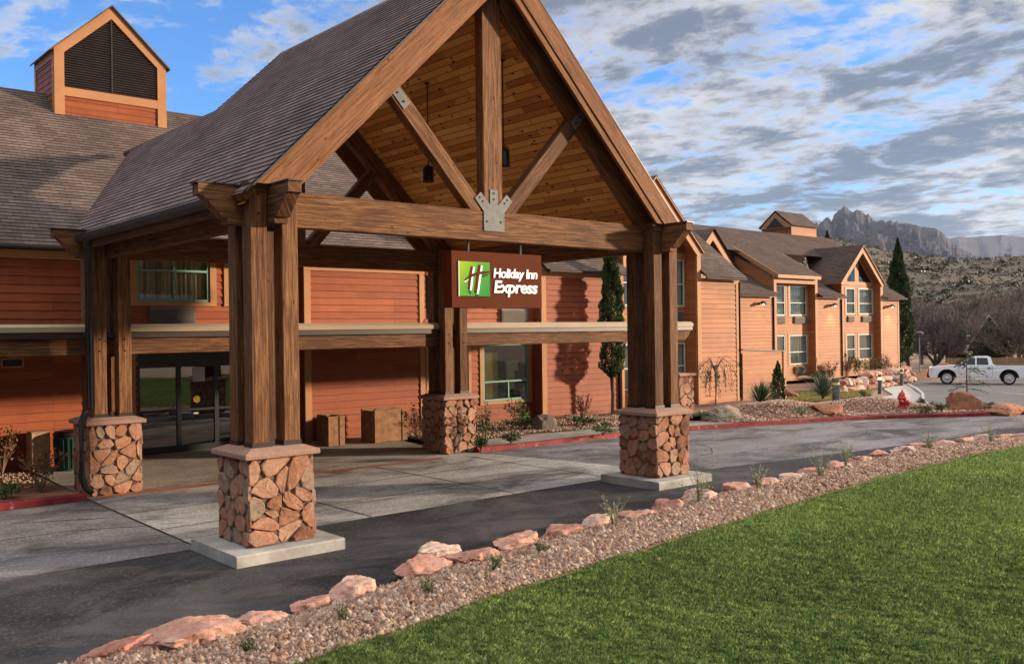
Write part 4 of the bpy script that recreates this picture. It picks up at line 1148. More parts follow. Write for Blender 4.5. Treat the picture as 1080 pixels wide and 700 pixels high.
    while z < zap - .42:
        hw = (cm - cx0 - .26) if z < zc1 - .34 + sl * .26 else (zap - .34 - z) / sl
        if hw > .06: m.prism([(cm - hw, cy0 - .005, z), (cm + hw, cy0 - .005, z), (cm + hw, cy0 + .04, z + .05), (cm - hw, cy0 + .04, z + .05)], (0, .004, .012))
        z += .068
    m.box(cm - .02, cy0 - .015, 9.88, cm + .02, cy0 + .02, zap - .36, .003); m.build('cupola_louver', MT['metal_dark'], cu)
    m = MB()
    for s in (-1, 1):
        xe = cm + s * (cm - cx0 + .10); ze = zap + .05 - sl * (cm - cx0 + .10)
        q = [(xe, cy0 - .10, ze), (cm, cy0 - .10, zap + .05), (cm, cy1 + .1, zap + .05), (xe, cy1 + .1, ze)]
        m.prism(q, (0, 0, -.05))
    m.build('cupola_roof', MT['shingle2'], cu)
    # entry canopy along the front, tied to the rear columns
    c = MB()
    for (a, b) in ((-14, -.50), (-.11, W - .36), (W + .36, 17.97)): pass
    c.beam((-14, D, 2.82), (17.6, D, 2.82), .185, .31, (0, 0, 1), .012)
    ca = c.build('entry_canopy', MT['timber'], t)
    c = MB(); c.box(-14, D - .17, 2.985, 17.97, D - .12, 3.10, .006); c.box(-14, D - .12, 2.985, 17.9, D + .15, 3.07, .004); c.build('canopy_gutter', MT['metal_dark'], ca)
    c = MB(True)
    for (a, b) in ((-14, -.40), (.40, W - .40), (W + .40, 17.97)): c.prism([(a, D - .20, 3.105), (a, D - .20, 3.20), (a, D - .10, 3.255), (a, D + .1, 3.255), (a, D + .1, 3.105)], (b - a, 0, 0))
    c.build('canopy_fascia', MT['fascia'], ca)
    c = MB(); c.box(-14, D + .12, 3.08, 15.9, YW - .04, 3.23, .004); c.build('canopy_roof', MT['fascia'], ca)
    c = MB(); c.face([(-14, D + .1, 3.06), (15.88, D + .1, 3.06), (15.88, YW - .03, 3.06), (-14, YW - .03, 3.06)], [(-14, 0), (15.9, 0), (15.9, 3.6), (-14, 3.6)]); c.build('canopy_soffit', MT['timber'], ca)
    c = MB(); c.prism([(17.62, D - .09, 3.08), (17.97, D - .09, 3.08), (17.97, D - .09, 2.98), (17.86, D - .09, 2.82), (17.72, D - .09, 2.70), (17.62, D - .09, 2.67)], (0, .18, 0)); c.build('canopy_bracket', MT['timber'], ca)
    band(1.74, 1.92, .15, 2.66, YB); band(6.06, 6.24, .15, 2.66, YB); band(1.74, 6.24, 2.662, 2.80, YB)
    # lobby doors
    y = YB + .02; x0, x1, z1 = 1.98, 6.0, 2.66
    m = MB(); fr = .055
    xs = [1.98, 2.985, 3.95, 4.98, 6.0]
    for x in xs: m.box(x - fr, y - .03, .12, x + fr, y + .06, z1, .004)
    for a, b in zip(xs, xs[1:]): m.box(a + fr, y - .028, 2.24, b - fr, y + .06, z1, .004); m.box(a + fr, y - .026, .12, b - fr, y + .05, .30, .004); m.box(a + fr, y - .024, 1.14, b - fr, y + .045, 1.20, .004)
    d = m.build('lobby_door', MT['black'], t)
    m = MB()
    for a, b in zip(xs, xs[1:]): m.face([(a, y + .01, .2), (b, y + .01, .2), (b, y + .01, 2.3), (a, y + .01, 2.3)])
    m.build('pane', MT['door_glass'], d)
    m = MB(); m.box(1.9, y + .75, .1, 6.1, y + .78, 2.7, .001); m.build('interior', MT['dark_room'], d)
    m = MB(True); m.box(3.34, y - .004, 1.86, 3.66, y + .002, 2.22, .001); m.box(2.26, y - .004, 1.24, 2.46, y + .002, 1.29, .001); m.box(3.36, y - .004, 1.05, 3.48, y + .002, 1.09, .001)
    m.build('door_notice', plain('notice_paper', (.40, .40, .36), .7, var=.4, vs_=30, bump=0), d)
    m = MB(True)
    for x in (3.44, 4.45): m.lathe([(.09, -.004), (.09, .002)], (x, y - .002, 1.42), 18, 'y')
    m.build('door_sticker', plain('faded_yellow_sticker', (.22, .15, .02), .7, bump=0), d)
    # rain pipes on the wall
    m = MB(True); m.tube([(10.30, YW - .05, 4.7), (10.30, YW - .05, 3.45), (10.36, YW - .16, 3.36)], .045, 8); m.tube([(18.62, YW - .06, 2.6), (18.62, YW - .06, .2)], .045, 8); m.build('downpipe', MT['metal_dark'], t)

    # ---- gabled wing at the right end of the same front
    ax, az, gs = 20.62, 8.62, .957
    GX0, GX1 = 18.92, 23.15; YG = 10.95
    gzf = lambda x: az - gs * abs(x - ax)
    wins = [(19.15, 20.05, 3.9, 5.72), (20.6, 23.05, 3.9, 5.72), (19.15, 20.05, .80, 2.50), (20.6, 23.05, .80, 2.50)]
    m = MB()
    wall_cells(m, GX0, GX1, .1, 6.05, YG, .19, wins + [(21.0, 22.9, 3.28, 3.74)])
    m.lapped([(GX0, YG, 6.05), (GX1, YG, 6.05), (GX1, YG, 6.4), (ax + .2, YG, 8.4), (ax - .2, YG, 8.4), (GX0, YG, 6.8)], (0, 0, 1), (0, -1, 0), .19, .014, origin=(0, YG, 0))
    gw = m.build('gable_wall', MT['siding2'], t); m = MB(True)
    for x, nx in ((GX1, -1), (GX0, 1)): m.lapped([(x, YW, .1), (x, YG, .1), (x, YG, 6.4), (x, YW, 6.4)], (0, 0, 1), (nx, 0, 0), .19, .014, origin=(x, YW, 0))
    m.build('siding_cheek', MT['siding2'], t)
    for (a, b, c_, d_) in wins:
        vb = [a + (b - a) * .35] if b - a > 1.5 else []
        window(t, a, b, c_, d_, YG, MT['pale_frame'], MT['curtain2'], vb, [c_ + (d_ - c_) * .47], .06)
    m = MB(); m.prism([(21.6, YG - .01, 5.95), (23.0, YG - .01, 5.95), (23.0, YG - .01, 6.1), (21.6, YG - .01, 7.35)], (0, .02, 0)); m.build('transom_window', MT['glass'], t)
    ac_unit(t, 21.0, 22.9, 3.28, 3.74, YG)
    b = MB(True); b.box(23.10, YW - .05, .08, 23.34, YW + .05, 6.12, .006); b.box(18.9, YW - .05, 5.0, 19.05, YW + .05, 6.8, .006)
    b.box(GX0 + .1, YG - .035, 5.74, GX1 - .02, YG + .02, 5.94, .004); b.build('trim_board', trim, t)
    m = MB()
    for s in (-1, 1):
        xe = ax + s * 2.72
        m.prism([(ax, YW - .10, az), (xe, YW - .10, gzf(xe)), (xe, YW - .10, gzf(xe) - .12), (xe - s * .26, YW - .10, gzf(xe) - .18), (ax, YW - .10, az - .46)], (0, .08, 0))
    m.build('gable_rake', trim, t)
    m = MB(); mm = MB()
    for s in (-1, 1):
        xe = ax + s * 2.78; q = [(xe, YW - .18, gzf(xe) + .04), (ax, YW - .18, az + .04), (ax, 15.2, az + .04), (xe, 13.0, gzf(xe) + .04)]
        roof_poly(m, q); mm.prism([Vector(p) + Vector((0, 0, -.01)) for p in q], (0, 0, -.06))
    r2 = m.build('gable_roof', MT['shingle2'], t); mm.build('roof_deck', trim, r2)
    # block to its right with a lean-to roof
    m = MB(); wall_cells(m, 23.34, 25.62, .1, 4.80, YW, .19); m.build('siding_wall', MT['siding2'], t); m = MB(); m.lapped([(25.75, YW, .1), (25.75, 14, .1), (25.75, 14, 4.9), (25.75, YW, 4.9)], (0, 0, 1), (1, 0, 0), .19, .014, origin=(25.75, YW, 0)); m.build('siding_wall', MT['siding2'], t)
    b = MB(True); b.box(25.62, YW - .035, .1, 25.77, YW + .04, 4.95, .004); b.box(23.34, YW - .036, 4.802, 25.62, YW + .02, 4.99, .004); b.build('trim_board', trim, t)
    m = MB(); roof_poly(m, [(23.3, 10.1, 5.02), (25.9, 10.1, 5.02), (25.9, 12.6, 6.3), (23.3, 12.6, 6.3)]); m.build('lean_to_roof', MT['shingle2'], t)
    m = MB(True); m.tube([(25.84, YW - .02, 4.9), (25.84, YW - .02, .2)], .05, 8); m.tube([(23.3, 10.06, 4.98), (25.9, 10.06, 4.98)], .05, 8); m.build('downpipe', MT['metal_dark'], t)
    # small gable looking over the lean-to
    ax2, az2, ys = 27.0, 7.26, 12.5
    f2 = lambda x: az2 - .985 * abs(x - ax2)
    m = MB(); m.lapped([(25.2, ys + .35, 4.6), (28.75, ys + .35, 4.6), (28.75, ys + .35, f2(28.75) - .1), (ax2, ys + .35, az2 - .1), (25.2, ys + .35, f2(25.2) - .1)], (0, 0, 1), (0, -1, 0), .19, .014, origin=(0, ys, 0)); sg = m.build('small_gable', MT['siding2'], t)
    m = MB(); m.box(25.95, ys + .36, .05, 28.8, 18, 5.2, .001); m.build('wall_core', MT['dark_room'], sg)
    m = MB()
    m.prism([(ax2, ys, az2), (28.95, ys, f2(28.95)), (28.95, ys, f2(28.95) - .14), (28.72, ys, f2(28.72) - .36), (ax2, ys, az2 - .42)], (0, .08, 0)); m.prism([(ax2, ys, az2), (25.3, ys, f2(25.3)), (25.3, ys, f2(25.3) - .42), (ax2, ys, az2 - .42)], (0, .08, 0))
    m.box(28.62, ys, .1, 28.86, ys + .10, f2(28.8), .004); m.build('gable_rake', trim, sg)
    m = MB()
    for s in (-1, 1):
        xe = ax2 + s * 2.02; roof_poly(m, [(xe, ys - .1, f2(xe) + .04), (ax2, ys - .1, az2 + .04), (ax2, 16.5, az2 + .04), (xe, 16.5, f2(xe) + .04)])
    m.build('gable_roof', MT['shingle2'], sg)
    m = MB(); m.prism([(27.2, ys + .33, 5.6), (28.2, ys + .33, 5.3), (27.2, ys + .33, 6.7)], (0, .012, 0)); m.build('transom_window', MT['glass'], sg)
    m = MB(); m.lapped([(28.86, ys, .1), (28.86, 18, .1), (28.86, 18, 5.2), (28.86, ys, 5.2)], (0, 0, 1), (1, 0, 0), .19, .014, origin=(28.86, ys, 0)); m.build('siding_wall', MT['siding2'], t)
    return t
build_hotel()
def build_low_pier():
    t = thing('stone_pillar', 'short stone pillar with a flat cap beside the gable windows, partly behind the far front pier', 'pillar', (21.3, 9.9, 0))
    mb = pier_mesh(.42, 1.3, 91, 14); p = mb.build('stone_shaft', MT['stone'], t, True); core(.385, 1.3).build('mortar_core', MT['mortar'], p, True)
    m = MB(); m.box(-.48, -.48, 1.3, .48, .48, 1.40, .02); m.build('pillar_cap', MT['cap'], t, True)
build_low_pier()
def build_screen_wall():
    t = thing('screen_wall', 'low orange sided screen wall with a dark cap between the two hotel wings', 'wall', (27.4, 10.3, 0))
    m = MB(); m.lapped([(25.9, 10.3, .05), (28.76, 10.3, .05), (28.76, 10.3, 2.02), (25.9, 10.3, 2.14)], (0, 0, 1), (0, -1, 0), .19, .014, origin=(0, 10.3, 0)); m.box(25.92, 10.315, .0, 28.76, 10.42, 2.0, .002); m.build('siding', MT['siding2'], t)
    m = MB(); m.beam((25.86, 10.35, 2.16), (28.98, 10.35, 2.04), .2, .05); m.build('cap_board', MT['metal_dark'], t)
    m = MB(); m.box(28.77, 10.25, .0, 28.96, 10.44, 2.02, .006); m.build('end_post', MT['trim'], t)
build_screen_wall()

# ------------------------------------------------------------------ the far wing
def wall_lamp(par, x, y, z, lit=True):
    m = MB(); m.prism([(x - .05, y - .02, z - .06), (x + .05, y - .02, z - .06), (x + .05, y - .02, z + .08), (x - .05, y - .02, z + .08)], (0, -.10, 0))
    m.lathe([(.04, .14), (.16, .06), (.20, -.02), (.185, -.02), (.14, .04), (.02, .10)], (x, y - .34, z), 16); m.tube([(x, y - .1, z + .02), (x, y - .2, z + .14), (x, y - .34, z + .12)], .02, 6)
    l = m.build('wall_lamp', MT['black'], par)
    bm_, nt, b = newmat('bulb_glow'); b.inputs['Emission Color'].default_value = (1, .62, .25, 1); b.inputs['Emission Strength'].default_value = 14
    m = MB(); m.lathe([(.0, -.05), (.05, -.03), (.06, .0), (.04, .04), (0, .05)], (x, y - .34, z), 10); m.build('bulb', bm_, l)
    li = bpy.data.lights.new('wall_lamp_light', 'SPOT'); li.energy = 120 if lit else 30; li.color = (1, .66, .32); li.spot_size = R(115); li.spot_blend = .6; li.shadow_soft_size = .08
    lo = bpy.data.objects.new('wall_lamp_light', li); C.objects.link(lo); lo.parent = l; lo.location = Vector((x, y - .40, z - .04)) - root_loc(l)
    lo.rotation_euler = (R(-14), 0, 0)
def build_wing():
    t = thing('hotel_wing', 'far orange sided wing of the hotel with a gabled window bay and wall lamps', 'building', (46, 20, 0))
    sid, trim = MT['siding2'], MT['trim']; YF, YR = 18.5, 18.95
    m = MB()
    for (a, b, y0) in ((30, 40.8, YF + .03), (40.8, 45.05, 19.7), (45.05, 48.1, YF + .03), (48.1, 53.1, 19.7), (53.1, 55.4, YF + .03)): m.box(a, y0, -.3, b - .002, 27, 4.9, .001)
    m.box(41.1, 19.75, 4.9, 44.8, 26, 6.0, .001); m.build('wall_core', MT['dark_room'], t)
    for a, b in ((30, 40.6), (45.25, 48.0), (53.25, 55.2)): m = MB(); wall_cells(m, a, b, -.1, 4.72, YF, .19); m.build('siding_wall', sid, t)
    m = MB(); m.lapped([(55.4, YF, -.3), (55.4, 27, -.3), (55.4, 27, 4.9), (55.4, YF, 4.9)], (0, 0, 1), (1, 0, 0), .19, .014, origin=(55.4, YF, 0)); m.build('siding_wall', sid, t)
    m = MB(True)
    m.box(40.6, YF - .03, -.1, 40.86, YF + .05, 6.08, .004); m.box(44.95, YF - .03, -.1, 45.23, YF + .05, 6.08, .004); m.box(40.86, YF - .028, 5.62, 44.95, YF + .05, 6.08, .004)
    m.box(48.0, YF - .03, -.1, 48.24, YF + .05, 5.95, .004); m.box(52.9, YF - .03, -.1, 53.2, YF + .05, 6.0, .004); m.box(45.23, YF - .028, 4.72, 48.0, YF + .02, 4.90, .004); m.box(30, YF - .028, 4.72, 40.6, YF + .02, 4.9, .004); m.box(53.2, YF - .028, 4.72, 55.4, YF + .02, 4.9, .004); m.box(55.2, YF - .03, -.1, 55.4, YF + .05, 4.72, .004)
    m.build('trim_board', trim, t)
    m = MB(); w2 = [(41.1, 42.42, 3.76, 5.55), (42.92, 44.72, 3.76, 5.55), (41.1, 42.38, .84, 2.60), (42.85, 44.76, .84, 2.60)]; acs = [(41.35, 42.28, 3.28, 3.70), (43.30, 44.70, 3.28, 3.70), (43.3, 44.6, .30, .72)]
    wall_cells(m, 40.86, 44.95, -.1, 5.7, YR, .19, w2 + acs)
    w3 = [(49.35, 50.45, 3.85, 5.54), (50.95, 52.72, 3.85, 5.54), (49.35, 50.42, .90, 2.57), (50.87, 52.6, .90, 2.57)]; ac3 = [(49.45, 50.2, 3.36, 3.74), (51.25, 52.5, 3.36, 3.74)]
    m.build('siding_wall', sid, t); m = MB(); wall_cells(m, 48.24, 52.95, -.1, 5.72, YR, .19, w3 + ac3); m.build('siding_wall', sid, t); m = MB(True)
    for x, nx in ((44.95, -1), (40.86, 1), (52.92, -1), (48.24, 1)): m.lapped([(x, YF, -.1), (x, YR, -.1), (x, YR, 6), (x, YF, 6)], (0, 0, 1), (nx, 0, 0), .19, .014, origin=(x, YF, 0))
    m.build('siding_cheek', sid, t)
    for (a, b, c, d) in w2 + w3: window(t, a, b, c, d, YR, MT['pale_frame'], MT['curtain2'], [], [c + (d - c) * .42], .07)
    for (a, b, c, d) in acs + ac3: ac_unit(t, a, b, c, d, YR)
    # trim between the windows
    m = MB(True)
    for (a, b, c, d) in w2 + w3: m.box(a - .18, YR - .03, c - .1, a - .002, YR + .02, d + .08, .004); m.box(b + .002, YR - .03, c - .1, b + .18, YR + .02, d + .08, .004)
    m.build('window_trim', trim, t)
    # gable end
    ax, az = 50.55, 8.25; gs = .88; f = lambda x: az - gs * abs(x - ax)
    m = MB(True); m.prism([(49.55, YR - .01, 5.95), (50.42, YR - .01, 5.95), (50.42, YR - .01, 7.35), (49.55, YR - .01, 6.65)], (0, .02, 0)); m.prism([(50.95, YR - .01, 5.95), (52.55, YR - .01, 5.95), (50.95, YR - .01, 7.35)], (0, .02, 0)); m.build('transom_window', MT['glass'], t)
    m = MB(); m.face([(48.3, YR + .3, 5.6), (52.9, YR + .3, 5.6), (ax, YR + .3, az - .2)]); m.build('interior', MT['curtain2'], t)
    m = MB(); m.box(48.24, YR - .03, 5.72, 52.92, YR + .02, 5.95, .004); m.box(50.44, YR - .025, 5.95, 50.93, YR + .02, 7.75, .004)
    m.prism([(48.24, YR - .028, 5.95), (49.5, YR - .028, 5.95), (49.5, YR - .028, 6.7), (50.44, YR - .028, 7.45), (50.5, YR - .028, 8.0), (48.24, YR - .028, 6.1)], (0, .04, 0)); m.prism([(52.92, YR - .028, 5.95), (52.6, YR - .028, 5.95), (50.93, YR - .028, 7.45), (50.9, YR - .028, 7.9), (52.92, YR - .028, 6.1)], (0, .04, 0))
    for s in (-1, 1):
        xe = ax + s * 2.72; m.prism([(ax, YF - .1, az), (xe, YF - .1, f(xe)), (xe, YF - .1, f(xe) - .14), (xe - s * .26, YF - .1, f(xe) - .2), (ax, YF - .1, az - .46)], (0, .08, 0))
    m.build('gable_trim', trim, t)
    m = MB(); d_ = MB()
    for s in (-1, 1):
        xe = ax + s * 2.82; q = [(xe, YF - .18, f(xe) + .04), (ax, YF - .18, az + .04), (ax, 22.6, az + .04), (xe, 20.3, f(xe) + .04)]
        roof_poly(m, q); d_.prism([Vector(p) - Vector((0, 0, .012)) for p in q], (0, 0, -.06))
    g = m.build('gable_roof', MT['shingle3'], t); d_.build('roof_deck', trim, g)
    # main roof
    Z0, Y0, S, YRg = 6.1, 18.2, .586, 23.9
    mz2 = lambda y: Z0 + S * (y - Y0)
    m = MB(); roof_poly(m, [(40.6, Y0, Z0), (45.15, Y0, Z0), (45.15, YRg, mz2(YRg)), (40.6, YRg, mz2(YRg))], expo=.2)
    roof_poly(m, [(30, 20.8, mz2(20.8)), (40.6, 20.8, mz2(20.8)), (40.6, YRg, mz2(YRg)), (30, YRg, mz2(YRg))], expo=.2)
    roof_poly(m, [(45.15, 20.8, mz2(20.8)), (55.9, 20.8, mz2(20.8)), (55.9, YRg, mz2(YRg)), (45.15, YRg, mz2(YRg))], expo=.2)
    roof_poly(m, [(30, YRg, mz2(YRg)), (55.9, YRg, mz2(YRg)), (55.9, 29, 6.1), (30, 29, 6.1)], expo=.2)
    r = m.build('roof', MT['shingle3'], t)
    m = MB(True); m.beam((40.62, Y0, Z0 - .10), (40.62, 21.4, mz2(21.4) - .10), .06, .24); m.beam((45.17, Y0, Z0 - .10), (45.17, 20.9, mz2(20.9) - .1), .06, .24); m.box(40.6, Y0 - .02, Z0 - .2, 45.15, Y0 + .03, Z0, .004); m.build('fascia', trim, r)
    k = MB(True)
    for x, nx in ((40.7, -1), (45.1, 1), (48.15, -1), (53.05, 1)):
        zt = (5.8, 7.4) if x < 46 else (5.6, 6.6)
        k.lapped([(x, YF, 4.7), (x, 21.2, 4.7), (x, 21.2, zt[1]), (x, YF, zt[0])], (0, 0, 1), (nx, 0, 0), .19, .012, origin=(x, YF, 0))
    k.build('siding_cheek', sid, t)
    m = MB(True)
    for (a, b) in ((30, 40.68), (45.15, 48.1), (53.1, 55.9)): roof_poly(m, [(a, 18.15, 4.90), (b, 18.15, 4.90), (b, 21.3, 6.75), (a, 21.3, 6.75)], expo=.2)
    m.build('lean_to_roof', MT['shingle3'], t)
    m = MB(True)
    for (a, b) in ((30, 40.68), (45.15, 48.0), (53.2, 55.9)): m.tube([(a, 18.12, 4.86), (b, 18.12, 4.86)], .05, 6)
    for x in (40.5, 47.92): m.tube([(x, YF - .06, 4.8), (x, YF - .06, 0)], .05, 6)
    m.build('gutter', MT['metal_dark'], t)
    # roof vent box on the ridge
    cx0, cx1, cy0, cy1 = 51.2, 54.4, 24.0, 26.4
    m = MB(); m.box(cx0, cy0, 8.9, cx1, cy1, 10.15, .01); c = m.build('roof_cupola', MT['siding2'], t)
    m = MB(); ym = (cy0 + cy1) / 2
    for s, ye in ((-1, cy0 - .15), (1, cy1 + .15)): m.prism([(cx0 - .15, ye, 10.1), (cx1 + .15, ye, 10.1), (cx1 + .15, ym, 11.2), (cx0 - .15, ym, 11.2)], (0, 0, .06))
    m.build('cupola_roof', MT['shingle3'], c)
    m = MB(); m.prism([(cx0 - .16, cy0 - .1, 10.0), (cx0 - .16, ym, 11.1), (cx0 - .16, cy1 + .1, 10.0)], (.06, 0, 0)); m.build('cupola_trim', trim, c)
    m = MB(); m.prism([(cx0 - .18, cy0 + .45, 10.05), (cx0 - .18, ym, 10.75), (cx0 - .18, cy1 - .45, 10.05)], (.03, 0, 0)); m.build('cupola_louver', MT['black'], c)
    for x, z in ((39.1, 4.40), (46.7, 4.36), (53.9, 4.35)): wall_lamp(t, x, YF, z, x > 45)
    return t
build_wing()
# ------------------------------------------------------------------ lawn, gravel and edging rocks
def lin(P, x):
    for a, b in zip(P, P[1:]):
        if a[0] <= x <= b[0]: return a[1] + (b[1] - a[1]) * (x - a[0]) / (b[0] - a[0])
    return P[0][1] if x < P[0][0] else P[-1][1]
SLx = np.array(SL); LLx = np.array(LL)
def lawn_z(x, y):
    d = np.interp(x, LLx[:, 0], LLx[:, 1]) - y
    return .13 + .02 * np.clip(d, 0, 1) + .055 * np.clip(d, 0, 12) + .025 * np.sin(x * .9 + y * .5) * np.clip(d, 0, 1)
def build_lawn():
    xs = np.linspace(-9, 40, 99); ts = np.concatenate([np.linspace(0, 1, 9), np.linspace(1.5, 14, 26)])
    V = []; 
    for x in xs:
        y0 = float(np.interp(x, LLx[:, 0], LLx[:, 1])) + .05
        for t in ts: V.append((x, y0 - t, float(lawn_z(x, y0 - t))))
    m = len(ts); F = [(i * m + j, i * m + j + 1, (i + 1) * m + j + 1, (i + 1) * m + j) for i in range(len(xs) - 1) for j in range(m - 1)]
    mb = MB(); mb._s = True; mb.mesh(V, F); mb.build('lawn', MT['lawn_base'], None, kind='structure')
    # bed between the edging rocks and the lawn
    mb = MB(); V = []; ts = np.linspace(0, 1, 8)
    for x in xs:
        a, b = float(np.interp(x, SLx[:, 0], SLx[:, 1])) - .12, float(np.interp(x, LLx[:, 0], LLx[:, 1])) - .02
        for t in ts: V.append((x, a + (b - a) * t, .05 + .10 * min(1, t * 2.5) + .03 * nz2(x, a + (b - a) * t, 1.1)))
    m = len(ts); F = [(i * m + j, i * m + j + 1, (i + 1) * m + j + 1, (i + 1) * m + j) for i in range(len(xs) - 1) for j in range(m - 1)]
    mb._s = True; mb.mesh(V, F); mb.build('gravel_bed', MT['soil'], None, kind='structure')
build_lawn()
def in_view(P, margin=60):
    d = P - CAM; k = d @ FW; u = FPX * (d @ RT) / np.maximum(k, .1); v = -FPX * d[:, 2] / np.maximum(k, .1)
    return (k > 1) & (np.abs(u) < 540 + margin) & (np.abs(v) < 350 + margin * 3), k
def build_grass():
    rng = np.random.default_rng(3)
    n = 2500000
    # sample in view space so that density falls with distance as blades shrink below a pixel
    px = np.where(rng.random(n) < .62, rng.uniform(-40, 1120, n), rng.uniform(1120, 2100, n)); py = rng.uniform(450, 800, n)
    a, b = px - 540, py - V0
    u = a * math.cos(ROLL) + b * math.sin(ROLL); v = -a * math.sin(ROLL) + b * math.cos(ROLL)
    d = FW + RT * (u / FPX)[:, None] - UP * (v / FPX)[:, None]
    t = (.30 - 3.0) / d[:, 2]; P = CAM + d * t[:, None]
    ok = (t > 0) & (t < 60); P = P[ok]; P = P[(P[:, 0] < 39) & (P[:, 1] > np.interp(P[:, 0], LLx[:, 0], LLx[:, 1]) - 13.8)]
    ye = np.interp(P[:, 0], LLx[:, 0], LLx[:, 1]) + .05 * np.sin(P[:, 0] * 3.1) + .04 * np.sin(P[:, 0] * 7.3)
    P = P[P[:, 1] < ye + rng.normal(0, .06, len(P))]
    P = P[rng.random(len(P)) < .62]
    P[:, 2] = lawn_z(P[:, 0], P[:, 1])
    k = (P - CAM) @ FW
    n = len(P)
    # patches of longer, shorter, paler and bluish grass
    def patch(s, o): return np.array([mnoise.noise(Vector((x * s + o, y * s, o))) for x, y in P[::1, :2]])
    q1 = patch(.8, 3.3); q2 = patch(4.2, 8.1); q3 = patch(17., 5.7)
    h = (.050 + .026 * rng.random(n)) * (1 + .2 * q2 + .15 * q1 + .30 * q3)
    w = np.clip(.0036 * np.maximum(1, k / 10), .0036, .014)
    az = rng.uniform(0, 2 * np.pi, n); lean = rng.uniform(.05, .6, n) 
    wind = np.stack([np.cos(az), np.sin(az), np.zeros(n)], 1)
    side = np.stack([-np.sin(az + rng.uniform(-.6, .6, n)), np.cos(az), np.zeros(n)], 1)
    base = P.copy(); mid = base + wind * (h * lean * .35)[:, None] + UP * (h * .62)[:, None]; tip = base + wind * (h * lean)[:, None] + UP * (h * (1.02 - lean * .3))[:, None]
    hw = (w / 2)[:, None]
    V = np.stack([base - side * hw, base + side * hw, mid + side * hw * .8, tip, mid - side * hw * .8], 1).reshape(-1, 3)
    F = np.arange(n * 5).reshape(-1, 5)
    tone = np.clip(.46 + .20 * q1 + .16 * q2 + .14 * q3 + rng.normal(0, .30, n), 0, 1)
    tone = np.where(rng.random(n) < .045, 1.0, tone * .92)
    g = np_mesh('lawn_grass', V, F, tone, MT['grass'], None, 'stuff')
    tag(g, 'thick green lawn grass sloping up in front of the driveway', 'grass')
build_grass()
def stones_np(name, P, size, rng, mat, label, cat='gravel'):
    """crushed stones: irregular six-vertex lumps"""
    n = len(P); oct_ = np.array([(1, 0, 0), (0, 1, 0), (-1, 0, 0), (0, -1, 0), (0, 0, 1), (0, 0, -.6)], float)
    a = rng.uniform(0, 2 * np.pi, n); c, s = np.cos(a), np.sin(a)
    sc = size[:, None, None] * rng.uniform(.55, 1.2, (n, 1, 3)) * rng.uniform(.75, 1.25, (n, 6, 1))
    O = oct_[None] * sc
    O = np.stack([O[..., 0] * c[:, None] - O[..., 1] * s[:, None], O[..., 0] * s[:, None] + O[..., 1] * c[:, None], O[..., 2] + O[..., 0] * rng.uniform(-.4, .4, (n, 1))], -1)
    V = (P[:, None, :] + O).reshape(-1, 3)
    f = np.array([(0, 1, 4), (1, 2, 4), (2, 3, 4), (3, 0, 4), (1, 0, 5), (2, 1, 5), (3, 2, 5), (0, 3, 5)])
    F = (np.arange(n)[:, None, None] * 6 + f[None]).reshape(-1, 3)
    tone = np.repeat(rng.beta(2, 2, n), 8)
    g = np_mesh(name, V, F, tone, mat, None, 'stuff'); tag(g, label, cat)
def build_gravel():
    rng = np.random.default_rng(5); n = 78000
    x = rng.uniform(-6, 24, n) ; x = np.where(rng.random(n) < .55, rng.uniform(-6, 8, n), x)
    a = np.interp(x, SLx[:, 0], SLx[:, 1]) - .10; b = np.interp(x, LLx[:, 0], LLx[:, 1]) + .06
    t = rng.random(n); y = a + (b - a) * t
    z = .05 + .10 * np.minimum(1, t * 2.5) + .02 * rng.random(n) + np.array([.03 * nz2(p, q, 1.1) for p, q in zip(x, y)])
    stones_np('gravel', np.stack([x, y, z], 1), np.clip(rng.lognormal(-3.86, .45, n), .010, .070), rng, MT['gravel'], 'crushed pink gravel spread between the edging rocks and the lawn')
    n = 16000; x = rng.uniform(8.8, 28, n); yk = np.array([kerb_y(q) for q in x])
    y = yk + .2 + rng.random(n) * np.where(x < 18, 5, 3.6); keep = (x > 18) | (y > yk + 1.55); x, y, yk = x[keep], y[keep], yk[keep]
    z = np.array([.14 + .05 * nz2(p, q, .9) + bump_h(p, q) * min(1, (q - r - .1) * 1.2) for p, q, r in zip(x, y, yk)])
    stones_np('gravel', np.stack([x, y, z], 1), rng.uniform(.02, .055, len(x)), rng, MT['gravel'], 'pinkish gravel covering the planting mounds behind the red kerb')
    n = 2500; x = rng.uniform(-9, -.7, n); y = rng.uniform(7.6, 10.2, n)
    stones_np('gravel', np.stack([x, y, np.full(n, .11)], 1), rng.uniform(.02, .045, n), rng, MT['gravel'], 'gravel in the shaded planting bed around the bin')
build_gravel()
ORD = ['first', 'second', 'third', 'fourth', 'fifth', 'sixth', 'seventh', 'eighth', 'ninth', 'tenth', 'eleventh', 'twelfth', 'thirteenth', 'fourteenth', 'fifteenth', 'sixteenth', 'seventeenth', 'eighteenth', 'nineteenth', 'twentieth',
       'twenty-first', 'twenty-second', 'twenty-third', 'twenty-fourth', 'twenty-fifth', 'twenty-sixth', 'twenty-seventh', 'twenty-eighth', 'twenty-ninth', 'thirtieth', 'thirty-first', 'thirty-second', 'thirty-third', 'thirty-fourth', 'thirty-fifth', 'thirty-sixth', 'thirty-seventh', 'thirty-eighth', 'thirty-ninth', 'fortieth', 'forty-first', 'forty-second']
